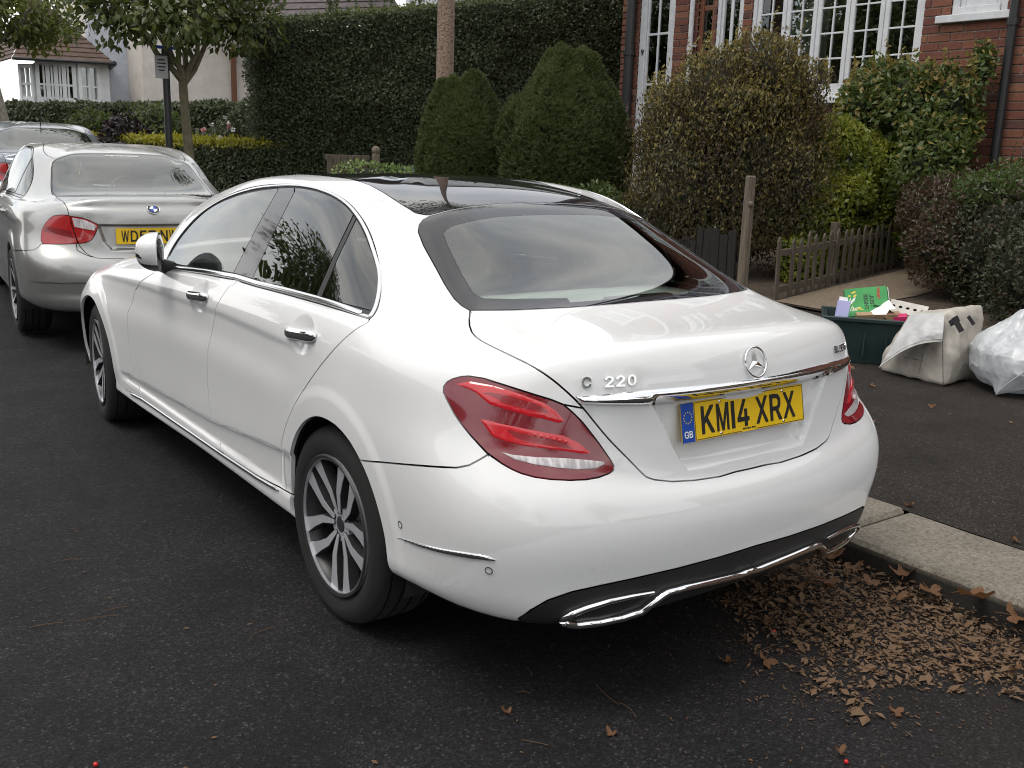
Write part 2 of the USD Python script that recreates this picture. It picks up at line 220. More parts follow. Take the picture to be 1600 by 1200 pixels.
# the white saloon: rings of its body surface and the lines of its panels, lamps and windows on it
RINGS_A = np.array([[[0.0,-0.8,0.25],[0.25,-0.79,0.25],[0.48,-0.77,0.25],[0.64,-0.7,0.26],[0.72,-0.58,0.26],[0.74,-0.45,0.24],[0.74,-0.2,0.2],[0.74,0.05,0.2],[0.74,0.35,0.19],[0.74,0.8,0.19],[0.74,1.3,0.19],[0.74,1.8,0.19],[0.74,2.25,0.19],[0.74,2.7,0.2],[0.72,3.05,0.2],[0.62,3.3,0.22],[0.4,3.42,0.22],[0.0,3.48,0.22]],[[0.0,-0.93,0.27],[0.25,-0.93,0.27],[0.48,-0.925,0.28],[0.69,-0.85,0.285],[0.815,-0.67,0.3],[0.862,-0.47,0.315],[0.868,-0.2,0.29],[0.868,0.05,0.26],[0.862,0.35,0.25],[0.86,0.8,0.25],[0.86,1.3,0.25],[0.86,1.8,0.24],[0.858,2.25,0.235],[0.86,2.7,0.24],[0.83,3.08,0.22],[0.7,3.38,0.22],[0.42,3.5,0.22],[0.0,3.56,0.22]],[[0.0,-0.985,0.385],[0.25,-0.98,0.385],[0.48,-0.945,0.39],[0.715,-0.875,0.4],[0.848,-0.7,0.4],[0.872,-0.47,0.38],[0.878,-0.2,0.36],[0.876,0.05,0.34],[0.866,0.35,0.315],[0.863,0.8,0.305],[0.862,1.3,0.3],[0.861,1.8,0.285],[0.86,2.25,0.265],[0.877,2.7,0.29],[0.862,3.1,0.3],[0.72,3.44,0.3],[0.43,3.57,0.3],[0.0,3.63,0.3]],[[0.0,-1.005,0.47],[0.25,-0.998,0.47],[0.48,-0.965,0.47],[0.727,-0.89,0.48],[0.86,-0.71,0.49],[0.882,-0.47,0.5],[0.888,-0.2,0.5],[0.886,0.05,0.49],[0.878,0.35,0.475],[0.874,0.8,0.44],[0.872,1.3,0.415],[0.871,1.8,0.385],[0.87,2.25,0.37],[0.888,2.7,0.42],[0.874,3.1,0.45],[0.735,3.46,0.45],[0.44,3.6,0.45],[0.0,3.65,0.45]],[[0.0,-1.01,0.555],[0.25,-1.0,0.555],[0.48,-0.968,0.56],[0.73,-0.892,0.57],[0.864,-0.715,0.58],[0.886,-0.46,0.6],[0.892,-0.2,0.62],[0.89,0.05,0.62],[0.88,0.35,0.58],[0.875,0.8,0.56],[0.873,1.3,0.55],[0.873,1.8,0.54],[0.875,2.25,0.54],[0.894,2.7,0.57],[0.88,3.1,0.57],[0.735,3.45,0.57],[0.44,3.6,0.58],[0.0,3.65,0.58]],[[0.0,-0.985,0.625],[0.25,-0.975,0.63],[0.48,-0.94,0.645],[0.71,-0.872,0.66],[0.852,-0.7,0.68],[0.88,-0.45,0.7],[0.89,-0.2,0.72],[0.89,0.05,0.72],[0.884,0.35,0.7],[0.88,0.8,0.68],[0.878,1.3,0.67],[0.877,1.8,0.66],[0.878,2.25,0.66],[0.892,2.7,0.68],[0.874,3.1,0.66],[0.725,3.43,0.66],[0.43,3.57,0.68],[0.0,3.62,0.68]],[[0.0,-0.945,0.65],[0.25,-0.938,0.66],[0.48,-0.908,0.69],[0.66,-0.82,0.735],[0.81,-0.665,0.77],[0.868,-0.44,0.785],[0.882,-0.2,0.79],[0.885,0.05,0.79],[0.884,0.35,0.785],[0.88,0.8,0.785],[0.877,1.3,0.775],[0.874,1.8,0.765],[0.872,2.25,0.755],[0.868,2.7,0.76],[0.84,3.1,0.73],[0.7,3.39,0.72],[0.42,3.52,0.75],[0.0,3.57,0.76]],[[0.0,-0.942,0.79],[0.25,-0.93,0.79],[0.48,-0.885,0.8],[0.65,-0.795,0.835],[0.79,-0.64,0.855],[0.858,-0.43,0.86],[0.873,-0.2,0.862],[0.876,0.05,0.862],[0.876,0.35,0.86],[0.874,0.8,0.858],[0.871,1.3,0.852],[0.866,1.8,0.845],[0.858,2.25,0.835],[0.845,2.7,0.82],[0.8,3.08,0.79],[0.66,3.3,0.79],[0.4,3.42,0.82],[0.0,3.48,0.835]],[[0.0,-0.94,0.93],[0.25,-0.925,0.93],[0.48,-0.875,0.93],[0.64,-0.77,0.935],[0.765,-0.6,0.94],[0.838,-0.42,0.935],[0.858,-0.2,0.93],[0.864,0.05,0.93],[0.866,0.35,0.93],[0.864,0.8,0.925],[0.86,1.3,0.912],[0.852,1.8,0.897],[0.835,2.25,0.885],[0.8,2.7,0.865],[0.72,3.0,0.84],[0.58,3.18,0.845],[0.36,3.28,0.88],[0.0,3.33,0.895]],[[0.0,-0.888,1.022],[0.25,-0.878,1.021],[0.46,-0.845,1.011],[0.6,-0.755,0.995],[0.7,-0.555,0.985],[0.782,-0.38,0.982],[0.825,-0.2,0.985],[0.838,0.05,0.985],[0.843,0.35,0.982],[0.843,0.8,0.974],[0.84,1.3,0.957],[0.832,1.8,0.931],[0.8,2.25,0.915],[0.74,2.7,0.895],[0.64,2.9,0.885],[0.5,3.0,0.9],[0.3,3.06,0.92],[0.0,3.1,0.93]],[[0.0,-0.8,1.04],[0.25,-0.79,1.038],[0.44,-0.75,1.03],[0.575,-0.66,1.02],[0.672,-0.5,1.008],[0.75,-0.34,1.002],[0.8,-0.17,1.005],[0.822,0.05,1.0],[0.83,0.35,1.0],[0.83,0.8,0.992],[0.826,1.3,0.976],[0.815,1.8,0.949],[0.775,2.2,0.934],[0.7,2.5,0.925],[0.6,2.68,0.915],[0.45,2.78,0.93],[0.28,2.82,0.945],[0.0,2.85,0.95]],[[0.0,-0.435,1.065],[0.25,-0.428,1.065],[0.42,-0.41,1.065],[0.55,-0.375,1.065],[0.62,-0.32,1.068],[0.7,-0.2,1.058],[0.765,-0.08,1.038],[0.8,0.06,1.022],[0.812,0.35,1.016],[0.812,0.8,1.008],[0.808,1.3,0.992],[0.795,1.8,0.966],[0.745,2.12,0.955],[0.66,2.28,0.95],[0.55,2.37,0.955],[0.4,2.44,0.965],[0.25,2.47,0.97],[0.0,2.5,0.975]],[[0.0,-0.16,1.21],[0.25,-0.155,1.208],[0.39,-0.15,1.2],[0.5,-0.12,1.186],[0.56,-0.08,1.185],[0.635,0.0,1.175],[0.695,0.08,1.167],[0.728,0.2,1.175],[0.738,0.42,1.172],[0.738,0.8,1.17],[0.735,1.25,1.168],[0.716,1.72,1.145],[0.67,2.0,1.14],[0.6,2.12,1.138],[0.5,2.19,1.145],[0.38,2.23,1.15],[0.24,2.255,1.155],[0.0,2.27,1.16]],[[0.0,0.06,1.31],[0.25,0.06,1.305],[0.37,0.05,1.295],[0.455,0.04,1.268],[0.51,0.06,1.262],[0.555,0.11,1.254],[0.592,0.18,1.255],[0.618,0.3,1.29],[0.64,0.5,1.33],[0.645,0.85,1.348],[0.643,1.22,1.343],[0.625,1.56,1.292],[0.585,1.78,1.268],[0.52,1.88,1.27],[0.43,1.94,1.28],[0.33,1.975,1.288],[0.21,1.99,1.292],[0.0,2.0,1.296]],[[0.0,0.17,1.342],[0.24,0.165,1.338],[0.35,0.155,1.33],[0.43,0.145,1.308],[0.475,0.16,1.301],[0.515,0.21,1.304],[0.54,0.29,1.318],[0.552,0.42,1.345],[0.558,0.6,1.372],[0.558,0.9,1.384],[0.558,1.17,1.382],[0.54,1.42,1.355],[0.5,1.57,1.342],[0.445,1.65,1.342],[0.37,1.69,1.346],[0.28,1.715,1.35],[0.18,1.73,1.353],[0.0,1.74,1.356]],[[0.0,0.38,1.382],[0.19,0.38,1.378],[0.28,0.38,1.37],[0.34,0.39,1.362],[0.37,0.42,1.362],[0.395,0.46,1.368],[0.41,0.53,1.375],[0.415,0.62,1.385],[0.417,0.73,1.397],[0.415,0.9,1.4],[0.41,1.07,1.4],[0.385,1.21,1.394],[0.345,1.3,1.388],[0.295,1.34,1.388],[0.245,1.36,1.389],[0.18,1.375,1.391],[0.12,1.385,1.393],[0.0,1.39,1.394]],[[0.0,0.66,1.405],[0.08,0.665,1.405],[0.11,0.68,1.405],[0.13,0.7,1.405],[0.145,0.725,1.405],[0.155,0.75,1.405],[0.16,0.785,1.405],[0.163,0.82,1.406],[0.163,0.855,1.407],[0.16,0.89,1.407],[0.153,0.93,1.407],[0.14,0.965,1.407],[0.12,0.99,1.407],[0.1,1.01,1.407],[0.08,1.03,1.407],[0.06,1.04,1.407],[0.04,1.045,1.407],[0.0,1.05,1.407]],[[0.0,0.85,1.41],[0.0,0.85,1.41],[0.0,0.85,1.41],[0.0,0.85,1.41],[0.0,0.85,1.41],[0.0,0.85,1.41],[0.0,0.85,1.41],[0.0,0.85,1.41],[0.0,0.85,1.41],[0.0,0.85,1.41],[0.0,0.85,1.41],[0.0,0.85,1.41],[0.0,0.85,1.41],[0.0,0.85,1.41],[0.0,0.85,1.41],[0.0,0.85,1.41],[0.0,0.85,1.41],[0.0,0.85,1.41]]])
LA = {
 'seam_roof': np.array([[7.833,14.873],[7.3,14.891],[6.67,14.895],[6.102,14.823],[5.577,14.739],[5.118,14.61],[4.719,14.469],[4.413,14.346],[4.139,14.202],[3.896,14.022],[3.669,13.797]]),
 'glass_top': np.array([[-0.043,13.761],[0.12,13.735],[0.28,13.718],[0.441,13.706],[0.606,13.701],[0.796,13.655],[1.007,13.619],[1.257,13.599],[1.679,13.547],[2.172,13.609],[2.621,13.686],[3.144,13.745],[3.659,13.607]]),
 'glass_side': np.array([[4.035,13.296],[4.189,12.915],[4.131,12.613],[4.09,12.368],[4.033,12.195],[3.989,12.042],[3.956,11.903],[3.931,11.775],[3.916,11.656],[3.906,11.542],[3.901,11.428],[3.872,11.292],[3.851,11.152],[3.752,11.003],[3.631,10.912]]),
 'glass_bot': np.array([[3.631,10.912],[3.309,10.929],[3.001,10.938],[2.728,10.94],[2.48,10.935],[2.269,10.937],[2.065,10.936],[1.865,10.935],[1.671,10.932],[1.485,10.929],[1.307,10.924],[1.13,10.925],[0.962,10.926],[0.802,10.927],[0.648,10.927],[0.497,10.926],[0.289,10.929],[0.08,10.931]]),
 'pane': np.array([[0.236,12.939],[0.391,12.929],[0.549,12.923],[0.714,12.919],[0.89,12.918],[1.086,12.888],[1.313,12.866],[1.579,12.856],[1.979,12.839],[2.388,12.859],[2.767,12.821],[2.984,12.698],[3.031,12.312],[3.03,12.121],[3.034,11.952],[3.043,11.796],[3.059,11.649],[3.061,11.49],[3.08,11.332],[3.032,11.242],[2.886,11.19],[2.644,11.182],[2.422,11.17],[2.213,11.157],[2.036,11.151],[1.862,11.145],[1.693,11.138],[1.529,11.131],[1.373,11.124],[1.224,11.117],[1.083,11.109],[1.134,11.019],[0.973,11.02],[0.82,11.02],[0.673,11.02],[0.529,11.02],[0.387,11.02],[0.25,11.019],[0.113,11.019],[-0.026,11.018]]),
 'lid_side': np.array([[3.634,10.889],[3.826,10.666],[3.924,10.472],[3.972,10.254],[3.963,10.049],[3.919,9.862],[3.859,9.683],[3.791,9.505],[3.718,9.329],[3.64,9.165],[3.56,9.022],[3.478,8.897],[3.396,8.784],[3.312,8.677],[3.227,8.572],[3.138,8.462],[3.045,8.344],[2.952,8.224],[2.864,8.107],[2.781,7.994],[2.703,7.884],[2.627,7.776],[2.554,7.67],[2.484,7.564],[2.42,7.458],[2.361,7.352],[2.303,7.246],[2.246,7.142],[2.189,7.04],[2.132,6.941],[2.075,6.847],[2.019,6.756],[1.962,6.667],[1.906,6.577],[1.849,6.483],[1.791,6.377],[1.732,6.255],[1.676,6.126],[1.596,5.928]]),
 'lid_bot': np.array([[1.596,5.928],[1.496,5.821],[1.372,5.767],[1.248,5.698],[1.082,5.688],[0.916,5.664],[0.784,5.678],[0.651,5.684],[0.517,5.681],[0.382,5.735],[0.247,5.778]]),
 'lamp': np.array([[3.972,7.904],[4.08,7.849],[4.198,7.74],[4.28,7.612],[4.319,7.471],[4.32,7.296],[4.268,7.108],[4.228,6.98],[4.189,6.852],[4.15,6.726],[4.093,6.594],[4.037,6.466],[3.977,6.352],[3.917,6.24],[3.86,6.152],[3.804,6.065],[3.747,5.979],[3.691,5.894],[3.62,5.831],[3.549,5.767],[3.479,5.701],[3.418,5.66],[3.357,5.617],[3.297,5.589],[3.238,5.56],[3.16,5.545],[3.082,5.527],[3.018,5.531],[2.954,5.533],[2.889,5.534],[2.812,5.551],[2.733,5.567],[2.653,5.583],[2.585,5.611],[2.517,5.639],[2.447,5.667],[2.361,5.733],[2.272,5.8],[2.193,5.897],[2.112,5.99],[2.052,6.096],[2.036,6.211],[2.08,6.388],[2.128,6.513],[2.177,6.633],[2.227,6.748],[2.269,6.83],[2.311,6.91],[2.353,6.991],[2.395,7.071],[2.437,7.15],[2.501,7.241],[2.565,7.334],[2.63,7.41],[2.695,7.487],[2.781,7.528],[2.867,7.569],[2.939,7.591],[3.01,7.613],[3.08,7.636],[3.15,7.661],[3.22,7.687],[3.29,7.714],[3.36,7.741],[3.431,7.768],[3.502,7.796],[3.588,7.829],[3.675,7.863],[3.765,7.898],[3.867,7.901],[3.972,7.904]]),
 'lamp_inner_edge': np.array([[2.036,6.211],[2.08,6.388],[2.128,6.513],[2.177,6.633],[2.227,6.748],[2.279,6.85],[2.332,6.951],[2.384,7.051],[2.437,7.15],[2.501,7.241],[2.565,7.334],[2.63,7.41],[2.695,7.487]]),
 'lamp_low': np.array([[3.664,5.858],[3.571,5.78],[3.479,5.701],[3.357,5.617],[3.238,5.56],[3.16,5.545],[3.082,5.527],[2.986,5.532],[2.889,5.534],[2.812,5.551],[2.733,5.567],[2.653,5.583],[2.551,5.625],[2.447,5.667],[2.361,5.733],[2.272,5.8],[2.193,5.897],[2.112,5.99],[2.052,6.096],[2.036,6.211]]),
 'seamq': np.array([[5.895,3.958],[5.739,4.059],[5.588,4.162],[5.443,4.268],[5.302,4.373],[5.152,4.491],[5.007,4.606],[4.868,4.715],[4.753,4.804],[4.644,4.887],[4.539,4.963],[4.44,5.032],[4.344,5.094],[4.238,5.165],[4.137,5.228],[4.041,5.284],[3.959,5.369],[3.88,5.45],[3.771,5.647],[3.664,5.858]]),
 'bump_bot': np.array([[3.193,1.209],[3.053,1.555],[2.955,1.707],[2.859,1.845],[2.766,1.92],[2.674,1.992],[2.582,2.062],[2.47,2.106],[2.356,2.145],[2.241,2.18],[2.151,2.203],[2.06,2.224],[1.966,2.243],[1.87,2.26],[1.768,2.281],[1.664,2.3],[1.557,2.316],[1.447,2.329],[1.336,2.34],[1.221,2.346],[1.108,2.36],[0.992,2.369],[0.874,2.376],[0.755,2.379],[0.634,2.379]]),
 'door_f_front': np.array([[11.177,8.585],[11.294,7.984],[11.442,7.468],[11.555,7.046],[11.683,6.679],[11.723,6.32],[11.77,5.982],[11.822,5.655],[11.879,5.334],[11.891,4.991],[11.913,4.662],[11.901,4.421],[11.891,4.199],[11.881,3.978],[11.87,3.775],[11.859,3.58],[11.841,3.416],[11.825,3.248],[11.811,3.07],[11.799,2.874],[11.73,2.713],[11.661,2.53],[11.59,2.317]]),
 'door_gap': np.array([[9.227,10.913],[9.25,10.085],[9.265,9.384],[9.288,8.709],[9.32,8.17],[9.359,7.729],[9.399,7.327],[9.439,6.924],[9.475,6.516],[9.505,6.135],[9.53,5.81],[9.551,5.533],[9.57,5.281],[9.587,5.038],[9.599,4.798],[9.609,4.56],[9.616,4.328],[9.619,4.105],[9.619,3.891],[9.614,3.685],[9.607,3.482],[9.594,3.282],[9.575,3.083],[9.551,2.882],[9.524,2.678],[9.493,2.473],[9.462,2.279],[9.418,2.015]]),
 'door_r_rear': np.array([[6.17,10.447],[6.307,9.579],[6.384,9.108],[6.456,8.719],[6.528,8.398],[6.603,8.101],[6.687,7.798],[6.784,7.47],[6.894,7.123],[7.003,6.781],[7.102,6.459],[7.194,6.147],[7.285,5.832],[7.377,5.517],[7.47,5.216],[7.559,4.945],[7.641,4.707],[7.716,4.492],[7.784,4.288],[7.845,4.089],[7.898,3.889],[7.944,3.689],[7.98,3.49],[8.008,3.296],[8.029,3.105],[8.044,2.916],[8.053,2.73],[8.056,2.554],[8.056,2.395],[8.053,2.259],[8.047,2.084]]),
 'belt_low': np.array([[11.113,10.56],[10.714,10.617],[10.533,10.655],[10.367,10.686],[10.211,10.713],[10.064,10.741],[9.922,10.769],[9.784,10.785],[9.651,10.804],[9.522,10.823],[9.395,10.844],[9.271,10.866],[9.122,10.852],[8.976,10.84],[8.833,10.829],[8.707,10.835],[8.582,10.841],[8.457,10.848],[8.331,10.855],[8.204,10.861],[8.074,10.861],[7.94,10.86],[7.802,10.858],[7.658,10.854],[7.509,10.847],[7.352,10.831],[7.188,10.809],[7.016,10.778],[6.837,10.736],[6.666,10.681],[6.496,10.613],[6.33,10.534],[6.17,10.447]]),
 'dlo_arch': np.array([[6.17,10.447],[5.985,10.764],[5.878,10.955],[5.785,11.137],[5.711,11.31],[5.659,11.48],[5.635,11.648],[5.644,11.812],[5.689,11.972],[5.775,12.136],[5.907,12.31],[6.08,12.489],[6.272,12.656],[6.462,12.799],[6.641,12.921],[6.815,13.032],[6.991,13.138],[7.169,13.237],[7.347,13.322],[7.526,13.386],[7.705,13.433],[7.883,13.467],[8.06,13.488],[8.237,13.498],[8.412,13.493],[8.587,13.468],[8.757,13.429],[8.916,13.381],[9.06,13.326],[9.195,13.27],[9.329,13.219],[9.466,13.173],[9.608,13.13],[9.754,13.085],[9.906,13.039],[10.068,12.991],[10.238,12.937],[10.413,12.877],[10.578,12.805],[10.722,12.716],[10.841,12.612],[10.935,12.498],[11.004,12.375],[11.056,12.245],[11.103,12.106],[11.148,11.954],[11.188,11.793],[11.217,11.62],[11.229,11.422],[11.216,11.192],[11.183,10.947],[11.113,10.56]]),
 'glass_low': np.array([[10.553,10.99],[10.379,11.01],[10.218,11.028],[10.065,11.048],[9.919,11.068],[9.766,11.079],[9.618,11.091],[9.473,11.105],[9.333,11.12],[9.21,11.111],[9.09,11.102],[8.971,11.094],[8.855,11.086],[8.739,11.078],[8.625,11.071],[8.497,11.073],[8.369,11.074],[8.24,11.076],[8.108,11.076],[7.973,11.076],[7.833,11.076],[7.687,11.073],[7.534,11.069],[7.374,11.062],[7.207,11.052],[7.03,11.037],[6.844,11.015],[6.665,10.989],[6.484,10.955],[6.304,10.913],[6.131,10.866]]),
 'glass_arch': np.array([[6.131,10.866],[6.031,11.082],[5.974,11.23],[5.929,11.377],[5.904,11.511],[5.899,11.642],[5.92,11.782],[5.976,11.936],[6.073,12.101],[6.212,12.264],[6.386,12.42],[6.586,12.567],[6.801,12.699],[7.018,12.816],[7.231,12.915],[7.437,12.999],[7.634,13.065],[7.823,13.112],[8.001,13.139],[8.165,13.149],[8.322,13.146],[8.483,13.131],[8.652,13.104],[8.828,13.067],[9.004,13.026],[9.174,12.986],[9.336,12.95],[9.49,12.917],[9.641,12.884],[9.786,12.846],[9.929,12.8],[10.071,12.743],[10.212,12.679],[10.346,12.607],[10.468,12.526],[10.576,12.437],[10.665,12.341],[10.733,12.238],[10.782,12.127],[10.817,12.007],[10.836,11.875],[10.836,11.734],[10.809,11.585],[10.754,11.422],[10.678,11.252],[10.553,10.99]]),
 'pillar_b_front': np.array([[9.212,13.191],[9.139,13.015],[9.148,12.848],[9.165,12.707],[9.185,12.58],[9.207,12.462],[9.231,12.349],[9.254,12.239],[9.277,12.131],[9.292,12.021],[9.307,11.909],[9.32,11.795],[9.332,11.678],[9.343,11.554],[9.352,11.421],[9.361,11.273],[9.367,11.095],[9.367,10.871]]),
 'pillar_b_rear': np.array([[8.834,13.322],[8.748,13.062],[8.755,12.895],[8.768,12.757],[8.784,12.634],[8.802,12.52],[8.82,12.412],[8.84,12.308],[8.859,12.207],[8.878,12.107],[8.893,11.999],[8.906,11.89],[8.919,11.778],[8.931,11.663],[8.942,11.542],[8.951,11.411],[8.959,11.266],[8.964,11.092],[8.968,10.87]]),
 'div_front': np.array([[7.03,13.307],[7.098,12.98],[7.118,12.8],[7.135,12.645],[7.153,12.504],[7.176,12.374],[7.204,12.253],[7.238,12.138],[7.279,12.028],[7.326,11.923],[7.37,11.816],[7.416,11.711],[7.463,11.604],[7.508,11.493],[7.552,11.376],[7.593,11.247],[7.63,11.097],[7.647,10.766]]),
 'div_rear': np.array([[6.922,13.234],[6.965,12.935],[6.982,12.742],[6.997,12.573],[7.016,12.42],[7.042,12.279],[7.077,12.148],[7.123,12.023],[7.177,11.905],[7.223,11.8],[7.271,11.696],[7.32,11.591],[7.368,11.482],[7.415,11.367],[7.459,11.242],[7.498,11.097],[7.523,10.84]]),
 'sill_top': np.array([[12.226,2.045],[12.018,2.148],[11.806,2.224],[11.593,2.277],[11.414,2.245],[11.24,2.207],[11.072,2.168],[10.911,2.13],[10.758,2.096],[10.611,2.066],[10.477,2.046],[10.348,2.029],[10.222,2.015],[10.099,2.005],[9.98,1.997],[9.863,1.991],[9.749,1.988],[9.636,1.986],[9.526,1.986],[9.418,1.985],[9.306,1.991],[9.196,1.997],[9.087,2.002],[8.979,2.006],[8.873,2.01],[8.767,2.012],[8.662,2.014],[8.543,2.032],[8.423,2.048],[8.301,2.062],[8.177,2.074],[8.047,2.084]]),
 'trim_sill_lo': np.array([[12.182,1.887],[11.999,1.903],[11.813,1.901],[11.626,1.883],[11.439,1.855],[11.257,1.821],[11.082,1.788],[10.915,1.758],[10.757,1.733],[10.607,1.712],[10.473,1.703],[10.343,1.698],[10.217,1.696],[10.095,1.697],[9.976,1.701],[9.86,1.708],[9.745,1.717],[9.633,1.727],[9.523,1.738],[9.415,1.749],[9.304,1.769],[9.194,1.788],[9.086,1.806],[8.978,1.821],[8.872,1.836],[8.767,1.848],[8.661,1.859],[8.554,1.885],[8.445,1.907],[8.336,1.927],[8.223,1.945],[8.108,1.961]]),
 'recess': np.array([[1.554,7.542],[1.51,7.437],[1.465,7.332],[1.416,7.211],[1.367,7.089],[1.317,6.967],[1.264,6.847],[1.211,6.724],[1.157,6.597],[1.054,6.442],[0.902,6.326],[0.798,6.298],[0.693,6.268],[0.586,6.234],[0.478,6.196],[0.376,6.195],[0.272,6.191],[0.167,6.185],[0.061,6.177]]),
 'chrome_top': np.array([[2.525,7.714],[2.415,7.746],[2.305,7.773],[2.195,7.797],[2.086,7.816],[1.978,7.836],[1.872,7.852],[1.765,7.865],[1.659,7.876],[1.558,7.88],[1.456,7.881],[1.353,7.882],[1.25,7.881],[1.145,7.878],[1.034,7.877],[0.922,7.874],[0.808,7.871],[0.691,7.866],[0.572,7.861],[0.442,7.86],[0.308,7.859]]),
 'chrome_bot': np.array([[2.525,7.714],[2.449,7.542],[2.327,7.552],[2.204,7.558],[2.083,7.56],[1.975,7.562],[1.868,7.561],[1.762,7.557],[1.656,7.55],[1.554,7.555],[1.452,7.558],[1.35,7.56],[1.247,7.559],[1.142,7.558],[1.032,7.567],[0.919,7.576],[0.805,7.583],[0.688,7.59],[0.569,7.595],[0.438,7.603],[0.304,7.609]]),
 'bump_trim': np.array([[5.081,2.536],[4.941,2.546],[4.832,2.562],[4.708,2.587],[4.583,2.62],[4.46,2.657],[4.342,2.696],[4.232,2.734],[4.132,2.77],[4.043,2.803],[3.963,2.833],[3.888,2.86],[3.815,2.884],[3.743,2.908],[3.672,2.932],[3.603,2.956],[3.537,2.978],[3.486,3.002],[3.466,3.034],[3.489,3.074],[3.543,3.107],[3.61,3.119],[3.682,3.111],[3.755,3.091],[3.829,3.065],[3.904,3.034],[3.98,2.998],[4.058,2.958],[4.14,2.916],[4.225,2.873],[4.314,2.832],[4.407,2.791],[4.504,2.75],[4.606,2.707],[4.715,2.663],[4.829,2.621],[4.937,2.584],[5.081,2.536]]),
 'exh_top': np.array([[1.537,1.744],[1.616,1.747],[1.694,1.748],[1.771,1.749],[1.846,1.748],[1.921,1.739],[1.995,1.73],[2.068,1.72],[2.139,1.709],[2.208,1.682],[2.276,1.655],[2.344,1.626],[2.411,1.594],[2.473,1.547],[2.535,1.495],[2.596,1.44],[2.671,1.217]]),
 'exh_bot': np.array([[2.664,1.154],[2.567,1.099],[2.46,1.01],[2.367,1.026],[2.268,1.026],[2.162,1.009],[2.069,1.043],[1.969,1.062],[1.864,1.071],[1.787,1.127],[1.704,1.17],[1.617,1.206],[1.564,1.347],[1.501,1.462],[1.423,1.566],[1.343,1.664],[1.213,1.682],[1.08,1.696],[0.961,1.688],[0.84,1.677],[0.717,1.662],[0.61,1.65],[0.502,1.636],[0.392,1.619],[0.28,1.602],[0.167,1.583],[0.062,1.599],[-0.044,1.615],[-0.151,1.631],[-0.26,1.647],[-0.371,1.662],[-0.482,1.685],[-0.596,1.707],[-0.714,1.727],[-0.836,1.744],[-0.964,1.758]]),
 'handle_f': np.array([[10.055,7.792],[9.919,7.879],[9.787,7.961],[9.658,8.04],[9.533,8.117]]),
 'handle_r': np.array([[7.936,7.702],[7.79,7.758],[7.64,7.813],[7.484,7.867],[7.325,7.92],[7.163,7.972]]),
 'char': np.array([[12.67,6.778],[12.404,6.788],[12.156,6.803],[11.918,6.817],[11.689,6.847],[11.468,6.876],[11.257,6.904],[11.058,6.933],[10.87,6.964],[10.692,6.994],[10.523,7.025],[10.355,7.048],[10.195,7.071],[10.04,7.093],[9.89,7.113],[9.745,7.133],[9.603,7.153],[9.465,7.172],[9.328,7.169],[9.195,7.167],[9.064,7.165],[8.935,7.166],[8.808,7.167],[8.675,7.137],[8.544,7.108],[8.411,7.081],[8.277,7.056],[8.141,7.046],[8.0,7.036],[7.854,7.025],[7.701,7.015]]),
 'reg_lamp1': np.array([[4.133,7.603],[4.032,7.675],[3.934,7.745],[3.855,7.739],[3.778,7.733],[3.701,7.727],[3.626,7.72],[3.558,7.698],[3.49,7.675],[3.422,7.654],[3.355,7.632],[3.288,7.61],[3.222,7.579],[3.155,7.549],[3.088,7.519],[3.021,7.489],[2.953,7.461],[2.877,7.389],[2.801,7.319],[2.743,7.217],[2.685,7.116],[2.774,7.045],[2.869,7.06],[2.962,7.075],[3.033,7.077],[3.102,7.079],[3.172,7.081],[3.244,7.096],[3.316,7.11],[3.388,7.125],[3.46,7.141],[3.528,7.16],[3.598,7.18],[3.667,7.199],[3.723,7.276],[3.78,7.354],[3.837,7.434],[3.927,7.512]]),
 'reg_lamp2': np.array([[3.798,6.749],[3.697,6.76],[3.623,6.749],[3.549,6.739],[3.48,6.74],[3.412,6.742],[3.344,6.743],[3.276,6.743],[3.207,6.744],[3.139,6.745],[3.07,6.749],[3.0,6.752],[2.929,6.756],[2.858,6.76],[2.786,6.764],[2.713,6.767],[2.647,6.735],[2.581,6.702],[2.514,6.669],[2.458,6.607],[2.401,6.543],[2.344,6.478],[2.462,6.424],[2.535,6.416],[2.609,6.407],[2.681,6.398],[2.753,6.387],[2.825,6.376],[2.895,6.365],[2.963,6.352],[3.029,6.339],[3.095,6.326],[3.16,6.313],[3.224,6.3],[3.305,6.301],[3.385,6.302],[3.466,6.302],[3.547,6.33],[3.629,6.358],[3.696,6.498]]),
 'reg_rev': np.array([[3.512,5.998],[3.444,5.994],[3.377,5.99],[3.308,6.008],[3.24,6.027],[3.17,6.045],[3.101,6.063],[3.029,6.091],[2.955,6.119],[2.881,6.148],[2.805,6.176],[2.729,6.204],[2.66,6.222],[2.591,6.24],[2.521,6.257],[2.45,6.273],[2.379,6.288],[2.281,6.298],[2.183,6.305],[2.168,6.249],[2.292,6.086],[2.384,6.045],[2.475,6.002],[2.564,5.958],[2.649,5.94],[2.733,5.92],[2.815,5.901],[2.886,5.893],[2.957,5.884],[3.027,5.875],[3.096,5.866],[3.175,5.873],[3.254,5.879],[3.333,5.884]]),
}
